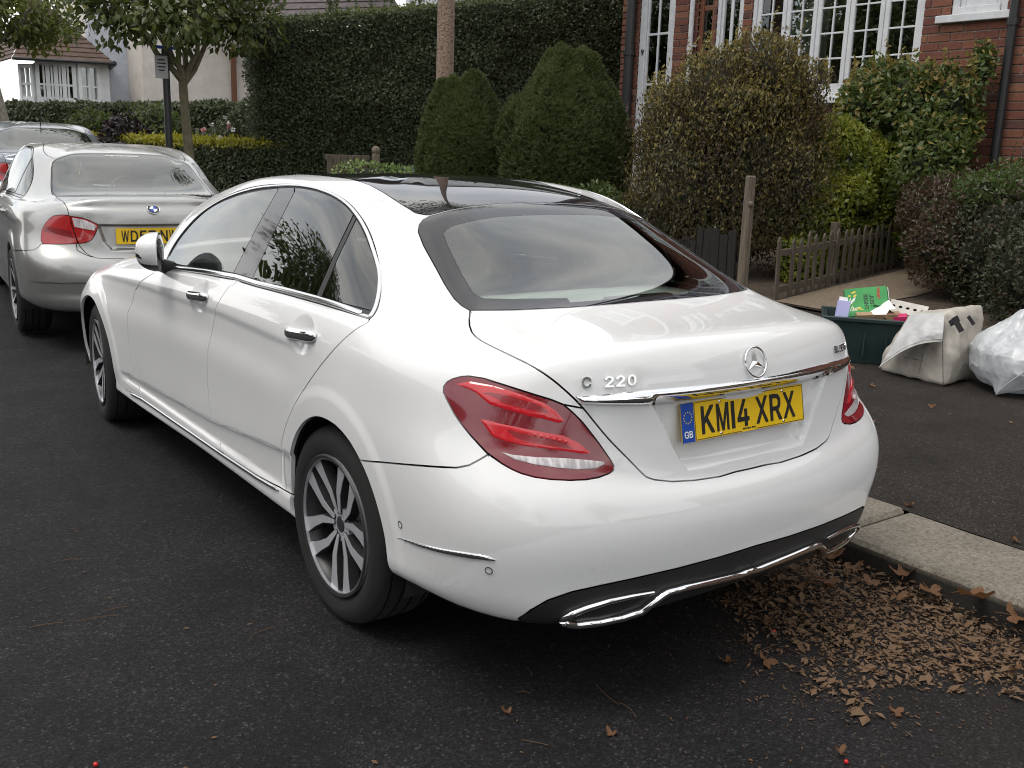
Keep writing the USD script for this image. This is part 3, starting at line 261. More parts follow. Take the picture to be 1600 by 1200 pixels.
# the silver saloon
RINGS_B = np.array([[[0.0,-0.832,0.25],[0.239,-0.822,0.25],[0.458,-0.801,0.25],[0.611,-0.728,0.26],[0.688,-0.603,0.26],[0.707,-0.468,0.24],[0.707,-0.208,0.2],[0.707,0.048,0.2],[0.707,0.338,0.19],[0.707,0.772,0.19],[0.707,1.254,0.19],[0.707,1.737,0.19],[0.707,2.171,0.19],[0.707,2.606,0.2],[0.688,2.943,0.2],[0.592,3.184,0.22],[0.382,3.3,0.22],[0.0,3.358,0.22]],[[0.0,-0.967,0.27],[0.239,-0.967,0.27],[0.458,-0.962,0.28],[0.659,-0.884,0.285],[0.778,-0.697,0.3],[0.823,-0.489,0.315],[0.829,-0.208,0.29],[0.829,0.048,0.26],[0.823,0.338,0.25],[0.821,0.772,0.25],[0.821,1.254,0.25],[0.821,1.737,0.24],[0.819,2.171,0.235],[0.821,2.606,0.24],[0.793,2.972,0.22],[0.668,3.262,0.22],[0.401,3.378,0.22],[0.0,3.435,0.22]],[[0.0,-1.024,0.385],[0.239,-1.019,0.385],[0.458,-0.983,0.39],[0.683,-0.91,0.4],[0.81,-0.728,0.4],[0.833,-0.489,0.38],[0.838,-0.208,0.36],[0.837,0.048,0.34],[0.827,0.338,0.315],[0.824,0.772,0.305],[0.823,1.254,0.3],[0.822,1.737,0.285],[0.821,2.171,0.265],[0.838,2.606,0.29],[0.823,2.992,0.3],[0.688,3.32,0.3],[0.411,3.445,0.3],[0.0,3.503,0.3]],[[0.0,-1.045,0.47],[0.239,-1.038,0.47],[0.458,-1.004,0.47],[0.694,-0.926,0.48],[0.821,-0.738,0.49],[0.842,-0.489,0.5],[0.848,-0.208,0.5],[0.846,0.048,0.49],[0.838,0.338,0.475],[0.835,0.772,0.44],[0.833,1.254,0.415],[0.832,1.737,0.385],[0.831,2.171,0.37],[0.848,2.606,0.42],[0.835,2.992,0.45],[0.702,3.339,0.45],[0.42,3.474,0.45],[0.0,3.522,0.45]],[[0.0,-1.05,0.555],[0.239,-1.04,0.555],[0.458,-1.007,0.56],[0.697,-0.928,0.57],[0.825,-0.744,0.58],[0.846,-0.478,0.6],[0.852,-0.208,0.62],[0.85,0.048,0.62],[0.84,0.338,0.58],[0.836,0.772,0.56],[0.834,1.254,0.55],[0.834,1.737,0.54],[0.836,2.171,0.54],[0.854,2.606,0.57],[0.84,2.992,0.57],[0.702,3.329,0.57],[0.42,3.474,0.58],[0.0,3.522,0.58]],[[0.0,-1.024,0.625],[0.239,-1.014,0.63],[0.458,-0.978,0.645],[0.678,-0.907,0.66],[0.814,-0.728,0.68],[0.84,-0.468,0.7],[0.85,-0.208,0.72],[0.85,0.048,0.72],[0.844,0.338,0.7],[0.84,0.772,0.68],[0.838,1.254,0.67],[0.838,1.737,0.66],[0.838,2.171,0.66],[0.852,2.606,0.68],[0.835,2.992,0.66],[0.692,3.31,0.66],[0.411,3.445,0.68],[0.0,3.493,0.68]],[[0.0,-0.983,0.65],[0.239,-0.976,0.66],[0.458,-0.944,0.69],[0.63,-0.853,0.735],[0.774,-0.692,0.77],[0.829,-0.458,0.785],[0.842,-0.208,0.79],[0.845,0.048,0.79],[0.844,0.338,0.785],[0.84,0.772,0.785],[0.838,1.254,0.775],[0.835,1.737,0.765],[0.833,2.171,0.755],[0.829,2.606,0.76],[0.802,2.992,0.73],[0.668,3.271,0.72],[0.401,3.397,0.75],[0.0,3.445,0.76]],[[0.0,-0.98,0.795],[0.239,-0.967,0.795],[0.458,-0.92,0.805],[0.621,-0.827,0.84],[0.754,-0.666,0.859],[0.819,-0.447,0.862],[0.834,-0.208,0.863],[0.837,0.048,0.862],[0.837,0.338,0.86],[0.835,0.772,0.858],[0.832,1.254,0.852],[0.827,1.737,0.845],[0.819,2.171,0.835],[0.807,2.606,0.82],[0.764,2.972,0.79],[0.63,3.184,0.79],[0.382,3.3,0.82],[0.0,3.358,0.835]],[[0.0,-0.978,0.945],[0.239,-0.962,0.945],[0.458,-0.91,0.945],[0.611,-0.801,0.95],[0.731,-0.624,0.952],[0.8,-0.437,0.942],[0.819,-0.208,0.933],[0.825,0.048,0.93],[0.827,0.338,0.93],[0.825,0.772,0.925],[0.821,1.254,0.912],[0.814,1.737,0.897],[0.797,2.171,0.885],[0.764,2.606,0.865],[0.688,2.895,0.84],[0.554,3.069,0.845],[0.344,3.165,0.88],[0.0,3.213,0.895]],[[0.0,-0.924,1.044],[0.239,-0.913,1.043],[0.439,-0.879,1.033],[0.573,-0.785,1.017],[0.668,-0.577,1.003],[0.747,-0.395,0.992],[0.788,-0.208,0.989],[0.8,0.048,0.985],[0.805,0.338,0.982],[0.805,0.772,0.974],[0.802,1.254,0.957],[0.795,1.737,0.931],[0.764,2.171,0.915],[0.707,2.606,0.895],[0.611,2.798,0.885],[0.478,2.895,0.9],[0.286,2.953,0.92],[0.0,2.992,0.93]],[[0.0,-0.832,1.054],[0.239,-0.822,1.052],[0.42,-0.78,1.044],[0.549,-0.686,1.034],[0.642,-0.52,1.019],[0.716,-0.354,1.008],[0.764,-0.177,1.008],[0.785,0.048,1.0],[0.793,0.338,1.0],[0.793,0.772,0.992],[0.789,1.254,0.976],[0.778,1.737,0.949],[0.74,2.123,0.934],[0.668,2.412,0.925],[0.573,2.586,0.915],[0.43,2.683,0.93],[0.267,2.721,0.945],[0.0,2.75,0.95]],[[0.0,-0.452,1.061],[0.239,-0.445,1.061],[0.401,-0.426,1.061],[0.525,-0.39,1.061],[0.592,-0.333,1.065],[0.668,-0.208,1.056],[0.731,-0.083,1.037],[0.764,0.058,1.022],[0.775,0.338,1.016],[0.775,0.772,1.008],[0.772,1.254,0.992],[0.759,1.737,0.966],[0.711,2.046,0.955],[0.63,2.2,0.95],[0.525,2.287,0.955],[0.382,2.355,0.965],[0.239,2.384,0.97],[0.0,2.412,0.975]],[[0.0,-0.166,1.214],[0.239,-0.161,1.212],[0.372,-0.156,1.204],[0.478,-0.125,1.19],[0.535,-0.083,1.188],[0.606,0.0,1.177],[0.664,0.077,1.168],[0.695,0.193,1.175],[0.705,0.405,1.172],[0.705,0.772,1.17],[0.702,1.206,1.168],[0.684,1.66,1.145],[0.64,1.93,1.14],[0.573,2.046,1.138],[0.478,2.113,1.145],[0.363,2.152,1.15],[0.229,2.176,1.155],[0.0,2.191,1.16]],[[0.0,0.058,1.318],[0.251,0.058,1.313],[0.371,0.048,1.303],[0.456,0.039,1.276],[0.511,0.058,1.27],[0.557,0.106,1.262],[0.594,0.174,1.263],[0.62,0.29,1.298],[0.611,0.482,1.338],[0.616,0.82,1.356],[0.614,1.177,1.351],[0.597,1.505,1.3],[0.559,1.718,1.276],[0.497,1.814,1.278],[0.411,1.872,1.288],[0.315,1.906,1.296],[0.201,1.92,1.3],[0.0,1.93,1.304]],[[0.0,0.164,1.354],[0.241,0.159,1.35],[0.351,0.15,1.342],[0.431,0.14,1.32],[0.476,0.154,1.313],[0.516,0.203,1.316],[0.541,0.28,1.33],[0.554,0.405,1.357],[0.533,0.579,1.384],[0.533,0.868,1.396],[0.533,1.129,1.394],[0.516,1.37,1.367],[0.478,1.515,1.354],[0.425,1.592,1.354],[0.353,1.631,1.358],[0.267,1.655,1.362],[0.172,1.669,1.365],[0.0,1.679,1.368]],[[0.0,0.367,1.394],[0.181,0.367,1.39],[0.267,0.367,1.382],[0.325,0.376,1.374],[0.353,0.405,1.374],[0.377,0.444,1.38],[0.392,0.511,1.387],[0.396,0.598,1.397],[0.398,0.704,1.409],[0.396,0.868,1.412],[0.392,1.033,1.412],[0.368,1.168,1.406],[0.329,1.254,1.4],[0.282,1.293,1.4],[0.234,1.312,1.401],[0.172,1.327,1.403],[0.115,1.337,1.405],[0.0,1.341,1.406]],[[0.0,0.637,1.417],[0.076,0.642,1.417],[0.105,0.656,1.417],[0.124,0.676,1.417],[0.138,0.7,1.417],[0.148,0.724,1.417],[0.153,0.758,1.417],[0.156,0.791,1.418],[0.156,0.825,1.419],[0.153,0.859,1.419],[0.146,0.897,1.419],[0.134,0.931,1.419],[0.115,0.955,1.419],[0.096,0.975,1.419],[0.076,0.994,1.419],[0.057,1.004,1.419],[0.038,1.008,1.419],[0.0,1.013,1.419]],[[0.0,0.82,1.422],[0.0,0.82,1.422],[0.0,0.82,1.422],[0.0,0.82,1.422],[0.0,0.82,1.422],[0.0,0.82,1.422],[0.0,0.82,1.422],[0.0,0.82,1.422],[0.0,0.82,1.422],[0.0,0.82,1.422],[0.0,0.82,1.422],[0.0,0.82,1.422],[0.0,0.82,1.422],[0.0,0.82,1.422],[0.0,0.82,1.422],[0.0,0.82,1.422],[0.0,0.82,1.422],[0.0,0.82,1.422]]])
LB = {
 'lamp_out': np.array([[3.558,6.051],[3.586,6.326],[3.583,6.551],[3.573,6.772],[3.491,7.091],[3.394,7.339],[3.258,7.626],[3.118,7.812],[2.928,7.898],[2.707,7.943],[2.509,7.93],[2.477,7.821],[2.454,7.646],[2.436,7.478],[2.402,7.278],[2.371,7.078],[2.333,6.879],[2.295,6.672],[2.256,6.482],[2.413,6.403],[2.571,6.315],[2.71,6.236],[2.847,6.155],[2.956,6.101],[3.065,6.049],[3.173,5.996],[3.311,5.938],[3.451,5.879]]),
 'lamp_in': np.array([[2.46,7.898],[2.344,7.889],[2.231,7.879],[2.121,7.855],[2.016,7.83],[1.867,7.76],[1.725,7.666],[1.633,7.595],[1.576,7.531],[1.596,7.396],[1.652,7.207],[1.719,7.011],[1.79,6.845],[1.88,6.721],[1.974,6.638],[2.079,6.572],[2.202,6.502],[2.237,6.555],[2.291,6.763],[2.315,6.948],[2.341,7.128],[2.373,7.305],[2.407,7.484]]),
 'glass': np.array([[0.177,13.241],[0.266,13.238],[0.356,13.237],[0.447,13.237],[0.541,13.239],[0.637,13.242],[0.738,13.247],[0.844,13.253],[0.958,13.262],[1.084,13.273],[1.225,13.288],[1.386,13.311],[1.578,13.333],[1.801,13.378],[2.053,13.461],[2.334,13.591],[2.666,13.758],[3.082,13.913],[3.593,13.99],[4.117,13.994],[4.597,13.96],[5.065,13.896],[5.54,13.797],[5.008,13.134],[4.756,12.659],[4.585,12.284],[4.444,12.003],[4.319,11.763],[4.203,11.561],[4.086,11.362],[3.838,11.08],[3.648,10.943],[3.369,10.951],[3.114,10.957],[2.888,10.96],[2.687,10.958],[2.503,10.955],[2.329,10.95],[2.165,10.944],[2.007,10.938],[1.854,10.932],[1.714,10.925],[1.58,10.919],[1.451,10.912],[1.329,10.906],[1.212,10.899],[1.1,10.893],[0.994,10.886],[0.892,10.879],[0.793,10.872],[0.698,10.865],[0.605,10.857],[0.514,10.85],[0.424,10.842],[0.335,10.834],[0.246,10.826],[0.159,10.817],[0.071,10.809],[-0.016,10.8],[-0.104,10.791]]),
 'lid_side': np.array([[3.639,10.88],[3.438,10.683],[3.252,10.431],[3.111,9.965],[2.854,8.988],[2.65,8.466],[2.579,8.217],[2.525,8.007],[2.495,7.818],[2.472,7.643],[2.443,7.477],[2.418,7.315],[2.395,7.155],[2.357,6.999],[2.321,6.84],[2.284,6.676],[2.239,6.507],[2.194,6.326],[2.122,6.164],[2.053,5.973],[1.915,5.679],[1.824,5.574],[1.735,5.449]]),
 'lid_bot': np.array([[1.735,5.449],[1.642,5.448],[1.55,5.443],[1.447,5.488],[1.344,5.531],[1.242,5.57],[1.14,5.604],[1.039,5.634],[0.939,5.658],[0.839,5.677],[0.74,5.691],[0.641,5.701],[0.542,5.706]]),
 'seamq': np.array([[6.139,4.156],[5.215,4.553],[4.578,4.864],[4.215,5.027],[4.003,5.136],[3.835,5.225],[3.69,5.304],[3.578,5.561],[3.535,5.825]]),
 'dlo': np.array([[10.055,10.706],[9.355,10.593],[8.757,10.567],[8.196,10.587],[7.538,10.537],[6.812,10.292],[6.075,9.714],[6.19,10.666],[6.115,10.983],[6.013,11.19],[5.944,11.375],[5.875,11.547],[5.811,11.716],[5.839,11.907],[5.888,12.109],[5.963,12.329],[6.196,12.539],[6.437,12.735],[6.686,12.916],[7.204,12.982],[7.865,12.999],[8.906,13.041],[9.444,12.966],[10.308,13.017],[10.489,12.828],[10.609,12.657],[10.459,12.516],[10.849,12.427],[10.669,12.282],[11.03,12.177]]),
 'door': np.array([[6.007,9.533],[5.996,8.638],[6.152,8.024],[6.408,7.293],[6.731,6.802],[7.1,6.293],[7.546,5.687],[8.104,5.165]]),
}
# ------------------------------------------------------------------ car bodies: one smooth surface, cut into its panels
class Shape:
    """Half a car as rings of points (bottom edge up to the roof) at 18 stations from the rear centre round the left side to the nose,
    drawn as one uniform cubic B-spline; u runs -17 (nose) .. 0 (rear centre) .. 17, negative on the right; v from the sill up to the roof."""
    def __init__(s, rings, relief=None):
        T = np.array(rings, float); T[..., 0] *= -1
        right = T[:, -2:0:-1].copy(); right[..., 0] *= -1
        T = np.concatenate([T, right], 1); s.P, s.nu, s.relief = T.copy(), T.shape[1], relief
        uu, vv = np.meshgrid(np.arange(s.nu), np.arange(len(T)))
        for _ in range(1): s.P = s.P+(T-s.base(uu.ravel(), vv.ravel())[0].reshape(T.shape))
    def base(s, u, v):
        u, v = np.asarray(u, float), np.asarray(v, float)
        n = len(s.P); v = np.clip(v, 0, n-1-1e-9); iu, iv = np.floor(u).astype(int), np.floor(v).astype(int); a, b = u-iu, v-iv
        w = lambda t: np.stack([(1-t)**3, 3*t**3-6*t**2+4, -3*t**3+3*t**2+3*t+1, t**3], -1)/6
        d = lambda t: np.stack([-(1-t)**2, 3*t**2-4*t, -3*t**2+2*t+1, t**2], -1)/2
        E = np.concatenate([2*s.P[:1]-s.P[1:2], s.P, 2*s.P[-1:]-s.P[-2:-1]], 0)
        G = np.stack([np.stack([E[iv+i, (iu-1+j) % s.nu] for j in range(4)], 1) for i in range(4)], 1)
        return (np.einsum('na,nb,nabk->nk', w(b), w(a), G), np.einsum('na,nb,nabk->nk', w(b), d(a), G), np.einsum('na,nb,nabk->nk', d(b), w(a), G))
    def at(s, u, v):
        P, Su, Sv = s.base(u, v)
        n = np.cross(Sv, Su); n /= np.linalg.norm(n, axis=1, keepdims=True)+1e-12
        if s.relief is not None: P = P+n*s.relief(P, n)[:, None]
        return P
    def normal(s, u, v, e=0.012):
        u, v = np.asarray(u, float), np.clip(np.asarray(v, float), .02, len(s.P)-1.03)
        n = np.cross(s.at(u, v+e)-s.at(u, v-e), s.at(u+e, v)-s.at(u-e, v))
        return n/(np.linalg.norm(n, axis=1, keepdims=True)+1e-12)
SU = 3.0
def dens(c, step):
    out = []
    for a, b in zip(c[:-1], c[1:]):
        k = max(1, int(math.ceil(np.hypot(*((b-a)*[SU, 1]))/step))); out += [a+(b-a)*i/k for i in range(k)]
    return np.array(out)
def patch(S, poly, step=0.16, gap=0.0024, flange=0.014, lift=0.0, dome=0.0, domew=0.02):
    """mesh (v, f, n) of the piece of surface S inside the (u, v) polygon: edges drawn in by the panel gap and turned inwards, lifted and domed outwards"""
    V, F, N, k = [], [], [], 0
    for g in getattr(poly, 'geoms', [poly]):
        if g.geom_type != 'Polygon' or g.area < 1e-4: continue
        g = sg.polygon.orient(g)
        loops = [np.array(r.coords) for r in [g.exterior, *g.interiors]]
        rings = [dens(c, step*0.7) for c in loops]
        sc = affinity.scale(g, SU, 1, origin=(0, 0))
        x0, y0, x1, y1 = sc.bounds
        gx, gy = np.meshgrid(np.arange(x0, x1, step), np.arange(y0, y1, step)); gx = gx+(np.arange(gx.shape[0])[:, None] % 2)*step/2
        q = np.stack([gx.ravel(), gy.ravel()], 1)
        inn = shapely.contains_xy(sc.buffer(-step*0.45), q[:, 0], q[:, 1]) if len(q) else np.zeros(0, bool)
        B = np.vstack(rings); q = np.vstack([B*[SU, 1], q[inn]])
        T = Delaunay(q+1e-7*np.sin(np.arange(2*len(q)).reshape(-1, 2)*1.7)).simplices
        c = q[T].mean(1); a = q[T]
        area = (a[:, 1, 0]-a[:, 0, 0])*(a[:, 2, 1]-a[:, 0, 1])-(a[:, 1, 1]-a[:, 0, 1])*(a[:, 2, 0]-a[:, 0, 0])
        T = T[shapely.contains_xy(sc, c[:, 0], c[:, 1]) & (np.abs(area) > 1e-8)]
        area = (q[T[:, 1], 0]-q[T[:, 0], 0])*(q[T[:, 2], 1]-q[T[:, 0], 1])-(q[T[:, 1], 1]-q[T[:, 0], 1])*(q[T[:, 2], 0]-q[T[:, 0], 0])
        T[area > 0] = T[area > 0][:, [0, 2, 1]]
        u, v = q[:, 0]/SU, q[:, 1]
        P, n = S.at(u, v), S.normal(u, v)
        nb = 0
        for r in rings:                               # panel gap
            i = np.arange(nb, nb+len(r)); nb += len(r)
            t = P[np.roll(i, -1)]-P[np.roll(i, 1)]; bn = np.cross(t, n[i]); bn /= np.linalg.norm(bn, axis=1, keepdims=True)+1e-9
            P[i] += bn*gap
        if lift or dome:
            d = cKDTree(P[:nb]).query(P)[0] if dome else 0
            P = P+n*(lift+(dome*np.sqrt(np.clip(1-(1-np.clip(d/domew, 0, 1))**2, 0, 1)) if dome else 0))[..., None] if dome else P+n*lift
            if dome:
                vn = np.zeros_like(P); fn = np.cross(P[T[:, 1]]-P[T[:, 0]], P[T[:, 2]]-P[T[:, 0]])
                for j in range(3): np.add.at(vn, T[:, j], fn)
                vn /= np.linalg.norm(vn, axis=1, keepdims=True)+1e-12; n = np.where((vn*n).sum(1, keepdims=True) < 0, -vn, vn)
        V.append(P); N.append(n); F.append(T+k); base = k; k += len(P)
        if flange:
            nb = 0
            for r in rings:
                i = np.arange(nb, nb+len(r)); nb += len(r); m = len(r)
                t = P[np.roll(i, -1)]-P[np.roll(i, 1)]; bn = np.cross(n[i], t); bn /= np.linalg.norm(bn, axis=1, keepdims=True)+1e-9
                V += [P[i], P[i]-n[i]*flange]; N += [bn, bn]
                j = np.arange(m); jn = (j+1) % m
                F.append(np.vstack([np.stack([k+j, k+jn, k+m+jn], 1), np.stack([k+j, k+m+jn, k+m+j], 1)])); k += 2*m
    return np.vstack(V), np.vstack(F), np.vstack(N)
def pobj(name, S, poly, mat, parent, **k):
    V, F, N = patch(S, poly, **k)
    return obj(name, (V, F), mat, parent, normals=N)
def sweep_trim(name, S, curve, w, h, mat, parent, closed=False, lift=.001, k=7, flip=1):
    """a moulded strip of half-round section laid on the surface along a (u, v) curve"""
    c = dens(np.vstack([curve, curve[:1]]) if closed else curve, .05)
    if not closed: c = np.vstack([c, curve[-1:]])
    P, n = S.at(c[:, 0], c[:, 1]), S.normal(c[:, 0], c[:, 1])
    for _ in range(3):
        Q = (np.roll(P, 1, 0)+2*P+np.roll(P, -1, 0))/4
        if not closed: Q[0], Q[-1] = P[0], P[-1]
        P = Q
    t = (np.roll(P, -1, 0)-np.roll(P, 1, 0)) if closed else np.gradient(P, axis=0); b = unit3(np.cross(n, t)); a = np.linspace(math.pi, 0, k)
    ww = np.full(len(P), w) if closed else w*np.clip(np.minimum(np.arange(len(P)), len(P)-1-np.arange(len(P)))/4, .25, 1)
    V = P[:, None]+b[:, None]*(np.cos(a)[None, :, None]*ww[:, None, None]/2)+n[:, None]*(np.sin(a)[None, :, None]**.7*h+lift-.004*(np.abs(np.cos(a)) > .999)[None, :, None])
    m = len(P); r = np.arange(m if closed else m-1); i, j = np.meshgrid(r, np.arange(k-1), indexing='ij'); i2 = (i+1) % m
    q = np.stack([i*k+j, i2*k+j, i2*k+j+1, i*k+j+1], -1).reshape(-1, 4); F = np.vstack([q[:, [0, 1, 2]], q[:, [0, 2, 3]]]); V = V.reshape(-1, 3)
    f0 = np.cross(V[F[:, 1]]-V[F[:, 0]], V[F[:, 2]]-V[F[:, 0]]); 
    if (f0*np.repeat(n, k, 0)[F[:, 0]]).sum() < 0: F = F[:, ::-1]
    return obj(name, trimesh.Trimesh(V, F, process=False), mat, parent, smooth=True)
def unit3(a): return a/(np.linalg.norm(a, axis=-1, keepdims=True)+1e-12)
mirr = lambda g: affinity.scale(g, -1, 1, origin=(0, 0))
def PG(*parts):
    g = sg.Polygon(np.vstack([np.atleast_2d(np.asarray(p, float)) for p in parts]))
    return g if g.is_valid else g.buffer(0)
def both(g): return ops.unary_union([g, mirr(g)]).buffer(1e-6)
def uvpt(S, lines, name): return S.at(lines[name][:, 0], lines[name][:, 1])

# ------------------------------------------------------------------ wheels (axle along x, outer face towards -x)
def make_tyre(R, rim, w, mat, parent):
    rs, hw = R, w/2
    prof = [(rim-.004, hw*.80), (rim+.004, hw*.93), (rim+.022, hw*1.0), (rim+(rs-rim)*.5, hw*1.06), (rs-.028, hw*1.0), (rs-.012, hw*.91), (rs-.004, hw*.80)]
    g = [.62, .58, .22, .18]
    top = []
    for a in g:
        top.append((rs, hw*a+.003)); top += [(rs-.007, hw*a+.002), (rs-.007, hw*a-.003), (rs, hw*a-.004)] if a in (.58, .18) else []
    up = prof+[(rs-.0005, hw*.66), (rs-.008, hw*.655), (rs-.008, hw*.60), (rs, hw*.595), (rs, hw*.24), (rs-.008, hw*.235), (rs-.008, hw*.16), (rs, hw*.155)]
    full = up+[(r, -x) for r, x in reversed(up)]
    m = lathe([(r, x) for r, x in full], 72, 'x')
    return obj('tyre', m, mat, parent, smooth=50)
def make_wheel(parent, loc, side, R, rim, mats, spokes='twin', steer=0.0, w=.225):
    """a wheel as part of the car with tyre, rim and so on as its sub-parts; side -1 left, 1 right"""
    x = UsdGeom.Xform.Define(stage, numbered(pathof(parent), 'wheel'))
    x.AddTranslateOp().Set(Gf.Vec3d(*loc)); x.AddRotateZOp().Set(math.degrees(steer)+(0 if side < 0 else 180))
    make_tyre(R, rim, w, mats['tyre'], x)
    f = -w/2
    barrel = lathe([(rim, f+.004), (rim+.008, f-.001), (rim+.004, f-.006), (rim-.006, f-.003), (rim-.012, f+.02), (rim-.03, f+.05), (rim-.035, f+.19), (rim-.02, f+.2)], 72, 'x')
    obj('rim', barrel, mats['rim'], x, smooth=40)
    th = lambda a: np.array([math.cos(a), math.sin(a)])
    faces, sides = [], []
    if spokes == 'twin':
        for k in range(5):
            c = math.pi/2+k*2*math.pi/5+.18
            for sg_ in (-1, 1):
                a0, a1, a2 = c+sg_*.22, c+sg_*.26, c+sg_*.43
                pts = [th(a0)*.045, th(a1)*.11, th(a2)*(rim-.008)]
                mid = (pts[1]*.5+pts[2]*.5)+th(a2)*.004; ch = [(pts[0], .0095), ((pts[0]+pts[1])/2, .0125), (pts[1], .0150), (mid, .0190), (pts[2], .0270)]
                faces.append(ops.unary_union([sg.MultiPoint([]).union(sg.Point(*p0).buffer(r0, 12).union(sg.Point(*p1).buffer(r1, 12))).convex_hull for (p0, r0), (p1, r1) in zip(ch[:-1], ch[1:])]).intersection(sg.Point(0, 0).buffer(rim-.004, 48)))
    else:
        for k in range(10):
            c = k*2*math.pi/10
            faces.append(sg.LineString([th(c)*.04, th(c+(.07 if k % 2 else -.07))*(rim-.006)]).buffer(.012, cap_style=2))
    hubd = sg.Point(0, 0).buffer(.058)
    ring = sg.Point(0, 0).buffer(rim+.002, 48).difference(sg.Point(0, 0).buffer(rim-.009, 48))
    def disc(poly, x0, x1, cone=.10):
        m = extrude(poly, x1-x0); v = m.vertices.copy(); r = np.hypot(v[:, 0], v[:, 1]); dish = .022*np.clip(1-r/rim, 0, 1)**1.2
        m.vertices = np.stack([x0+v[:, 2]+dish, -v[:, 0], v[:, 1]], 1); m.fix_normals(); return m
    for fc in faces:
        sp_ = obj('spoke', disc(fc, f+.008, f+.044), mats['rim'], x); fb = fc.buffer(-.0022)
        if not fb.is_empty: obj('machined_face', disc(max(getattr(fb, 'geoms', [fb]), key=lambda q: q.area), f+.0065, f+.010), mats['spoke'], sp_)
    obj('rim_face', disc(ring, f-.001, f+.02), mats['spoke'], x)
    obj('hub', disc(hubd, f+.014, f+.06), mats['spoke'], x)
    obj('hub_cap', lathe([(0, f+.014+.010), (.025, f+.015+.012), (.030, f+.034), (.030, f+.045)][::1], 32, 'x'), mats['cap'], x, smooth=40)
    for k in range(5):
        a = k*2*math.pi/5+.55; b = trimesh.creation.cylinder(.0085, .03, sections=12)
        b.apply_transform(trimesh.transformations.rotation_matrix(math.pi/2, [0, 1, 0])); b.apply_translation([f+.045, -math.cos(a)*.052, math.sin(a)*.052]); obj('wheel_bolt', b, mats['cap'], x)
    obj('brake_disc', lathe([(.05, f+.10), (.148, f+.10), (.148, f+.122), (.05, f+.122)], 48, 'x'), mats['disc'], x, smooth=40)
    obj('brake_caliper', cat_mesh([place(bevel_box(.08, .09, .17, .015), (f+.11, .14, .02))]), mats['cap'], x)
    obj('wheel_backing', lathe([(.0, f+.135), (rim-.05, f+.14), (rim-.05, f+.15), (0, f+.15)], 40, 'x'), mats['dark'], x)
    return x

def text_plate(txt, height, width, depth, bold=True):
    """lettering squeezed to a given height and total width, origin at its lower left corner, in the xz plane facing -y"""
    m = meshkit.text_mesh(txt, height, depth, bold=bold); b = m.bounds
    m.apply_translation(-b[0]); s = b[1]-b[0]; m.apply_scale([width/s[0], height/s[1], 1])
    v = m.vertices.copy(); m.vertices = np.stack([v[:, 0], -v[:, 2], v[:, 1]], 1); m.fix_normals()
    return m
# ------------------------------------------------------------------ the white saloon
def carpaint(name, color, flake=0.0, rough=0.35, metallic=0.0):
    return usdkit.material(stage, '/World/Looks/'+name, {
        'tc': ('texture_coordinate', {}), 'n': ('noise_texture', {'scale': 2.2, 'detail': 6, 'roughness': .65}),
        'r': ('rgb_ramp', {'ramp': [(.3, tuple(c*.965 for c in color)), (.65, color)]}),
        'v': ('voronoi_texture', {'scale': 150.0}), 'vd': ('map_range', {'from_min': .16, 'from_max': .30, 'to_min': 1.0, 'to_max': 0.0, 'clamp': True}), 'nd': ('noise_texture', {'scale': 7.0, 'detail': 6}), 'nm': ('map_range', {'from_min': .46, 'from_max': .72, 'to_min': 0.0, 'to_max': 1.0, 'clamp': True}),
        'sx': ('separate_xyz', {}), 'zm': ('map_range', {'from_min': .30, 'from_max': .62, 'to_min': .75, 'to_max': 0.0, 'clamp': True}), 'm1': ('math', {'math_type': 'multiply'}), 'm2': ('math', {'math_type': 'multiply'}), 'low_dark': ('mix_color', {'b': (.16, .14, .12)}),  # specks of road dirt, thinning out upwards
        'p': ('principled_bsdf', {'roughness': rough, 'metallic': metallic, 'coat_weight': 1.0, 'coat_roughness': 0.006, 'coat_ior': 1.55, 'specular_ior_level': .12})},
        [('tc.object', 'n.vector'), ('n.fac', 'r.fac'), ('tc.object', 'v.vector'), ('v.distance', 'vd.value'), ('tc.object', 'nd.vector'), ('nd.fac', 'nm.value'), ('tc.object', 'sx.vector'), ('sx.z', 'zm.value'),
         ('vd.result', 'm1.value1'), ('nm.result', 'm1.value2'), ('m1.value', 'm2.value1'), ('zm.result', 'm2.value2'), ('m2.value', 'low_dark.fac'), ('r.color', 'low_dark.a'), ('low_dark.result', 'p.base_color')], surface='p.BSDF')
M_white = carpaint('white_paint', (.66, .66, .66))
M_black_plastic = noisy('black_plastic', [(.3, (.005, .005, .0055)), (.7, (.009, .009, .0095))], 60, rough=.5, bump=.15, bump_scale=400, bump_dist=.001)
M_gloss_black = pbr('gloss_black', (.006, .006, .007), .06, coat_weight=.5)
M_frit = pbr('glass_black_band', (.012, .012, .014), .02, specular_ior_level=.5)
M_roofglass = pbr('black_roof_glass', (.006, .006, .007), .01, specular_ior_level=.6)
M_chrome = pbr('chrome', (.78, .78, .79), .05, metallic=1.0)
M_satin = pbr('satin_chrome', (.74, .74, .75), .14, metallic=1.0)
M_pane = glassmat('tinted_pane', (.74, .80, .76))
M_pane_dark = glassmat('dark_tinted_pane', (.22, .25, .25))
M_dark = pbr('dark_underside', (.012, .012, .012), .9)
M_liner = noisy('arch_liner', [(.3, (.008, .008, .008)), (.7, (.02, .019, .018))], 30, rough=.9)
M_tyre = noisy('tyre_rubber', [(.3, (.0045, .0045, .0045)), (.7, (.010, .0097, .0095))], 14, rough=.85, bump=.25, bump_scale=160, bump_dist=.002)
M_alloy = pbr('machined_alloy', (.50, .50, .53), .26, metallic=.45, coat_weight=.6, coat_roughness=.05)
M_rimdark = pbr('rim_dark', (.035, .035, .037), .4, metallic=.4)
M_cap = pbr('hub_cap_dark', (.05, .05, .055), .3, metallic=.6)
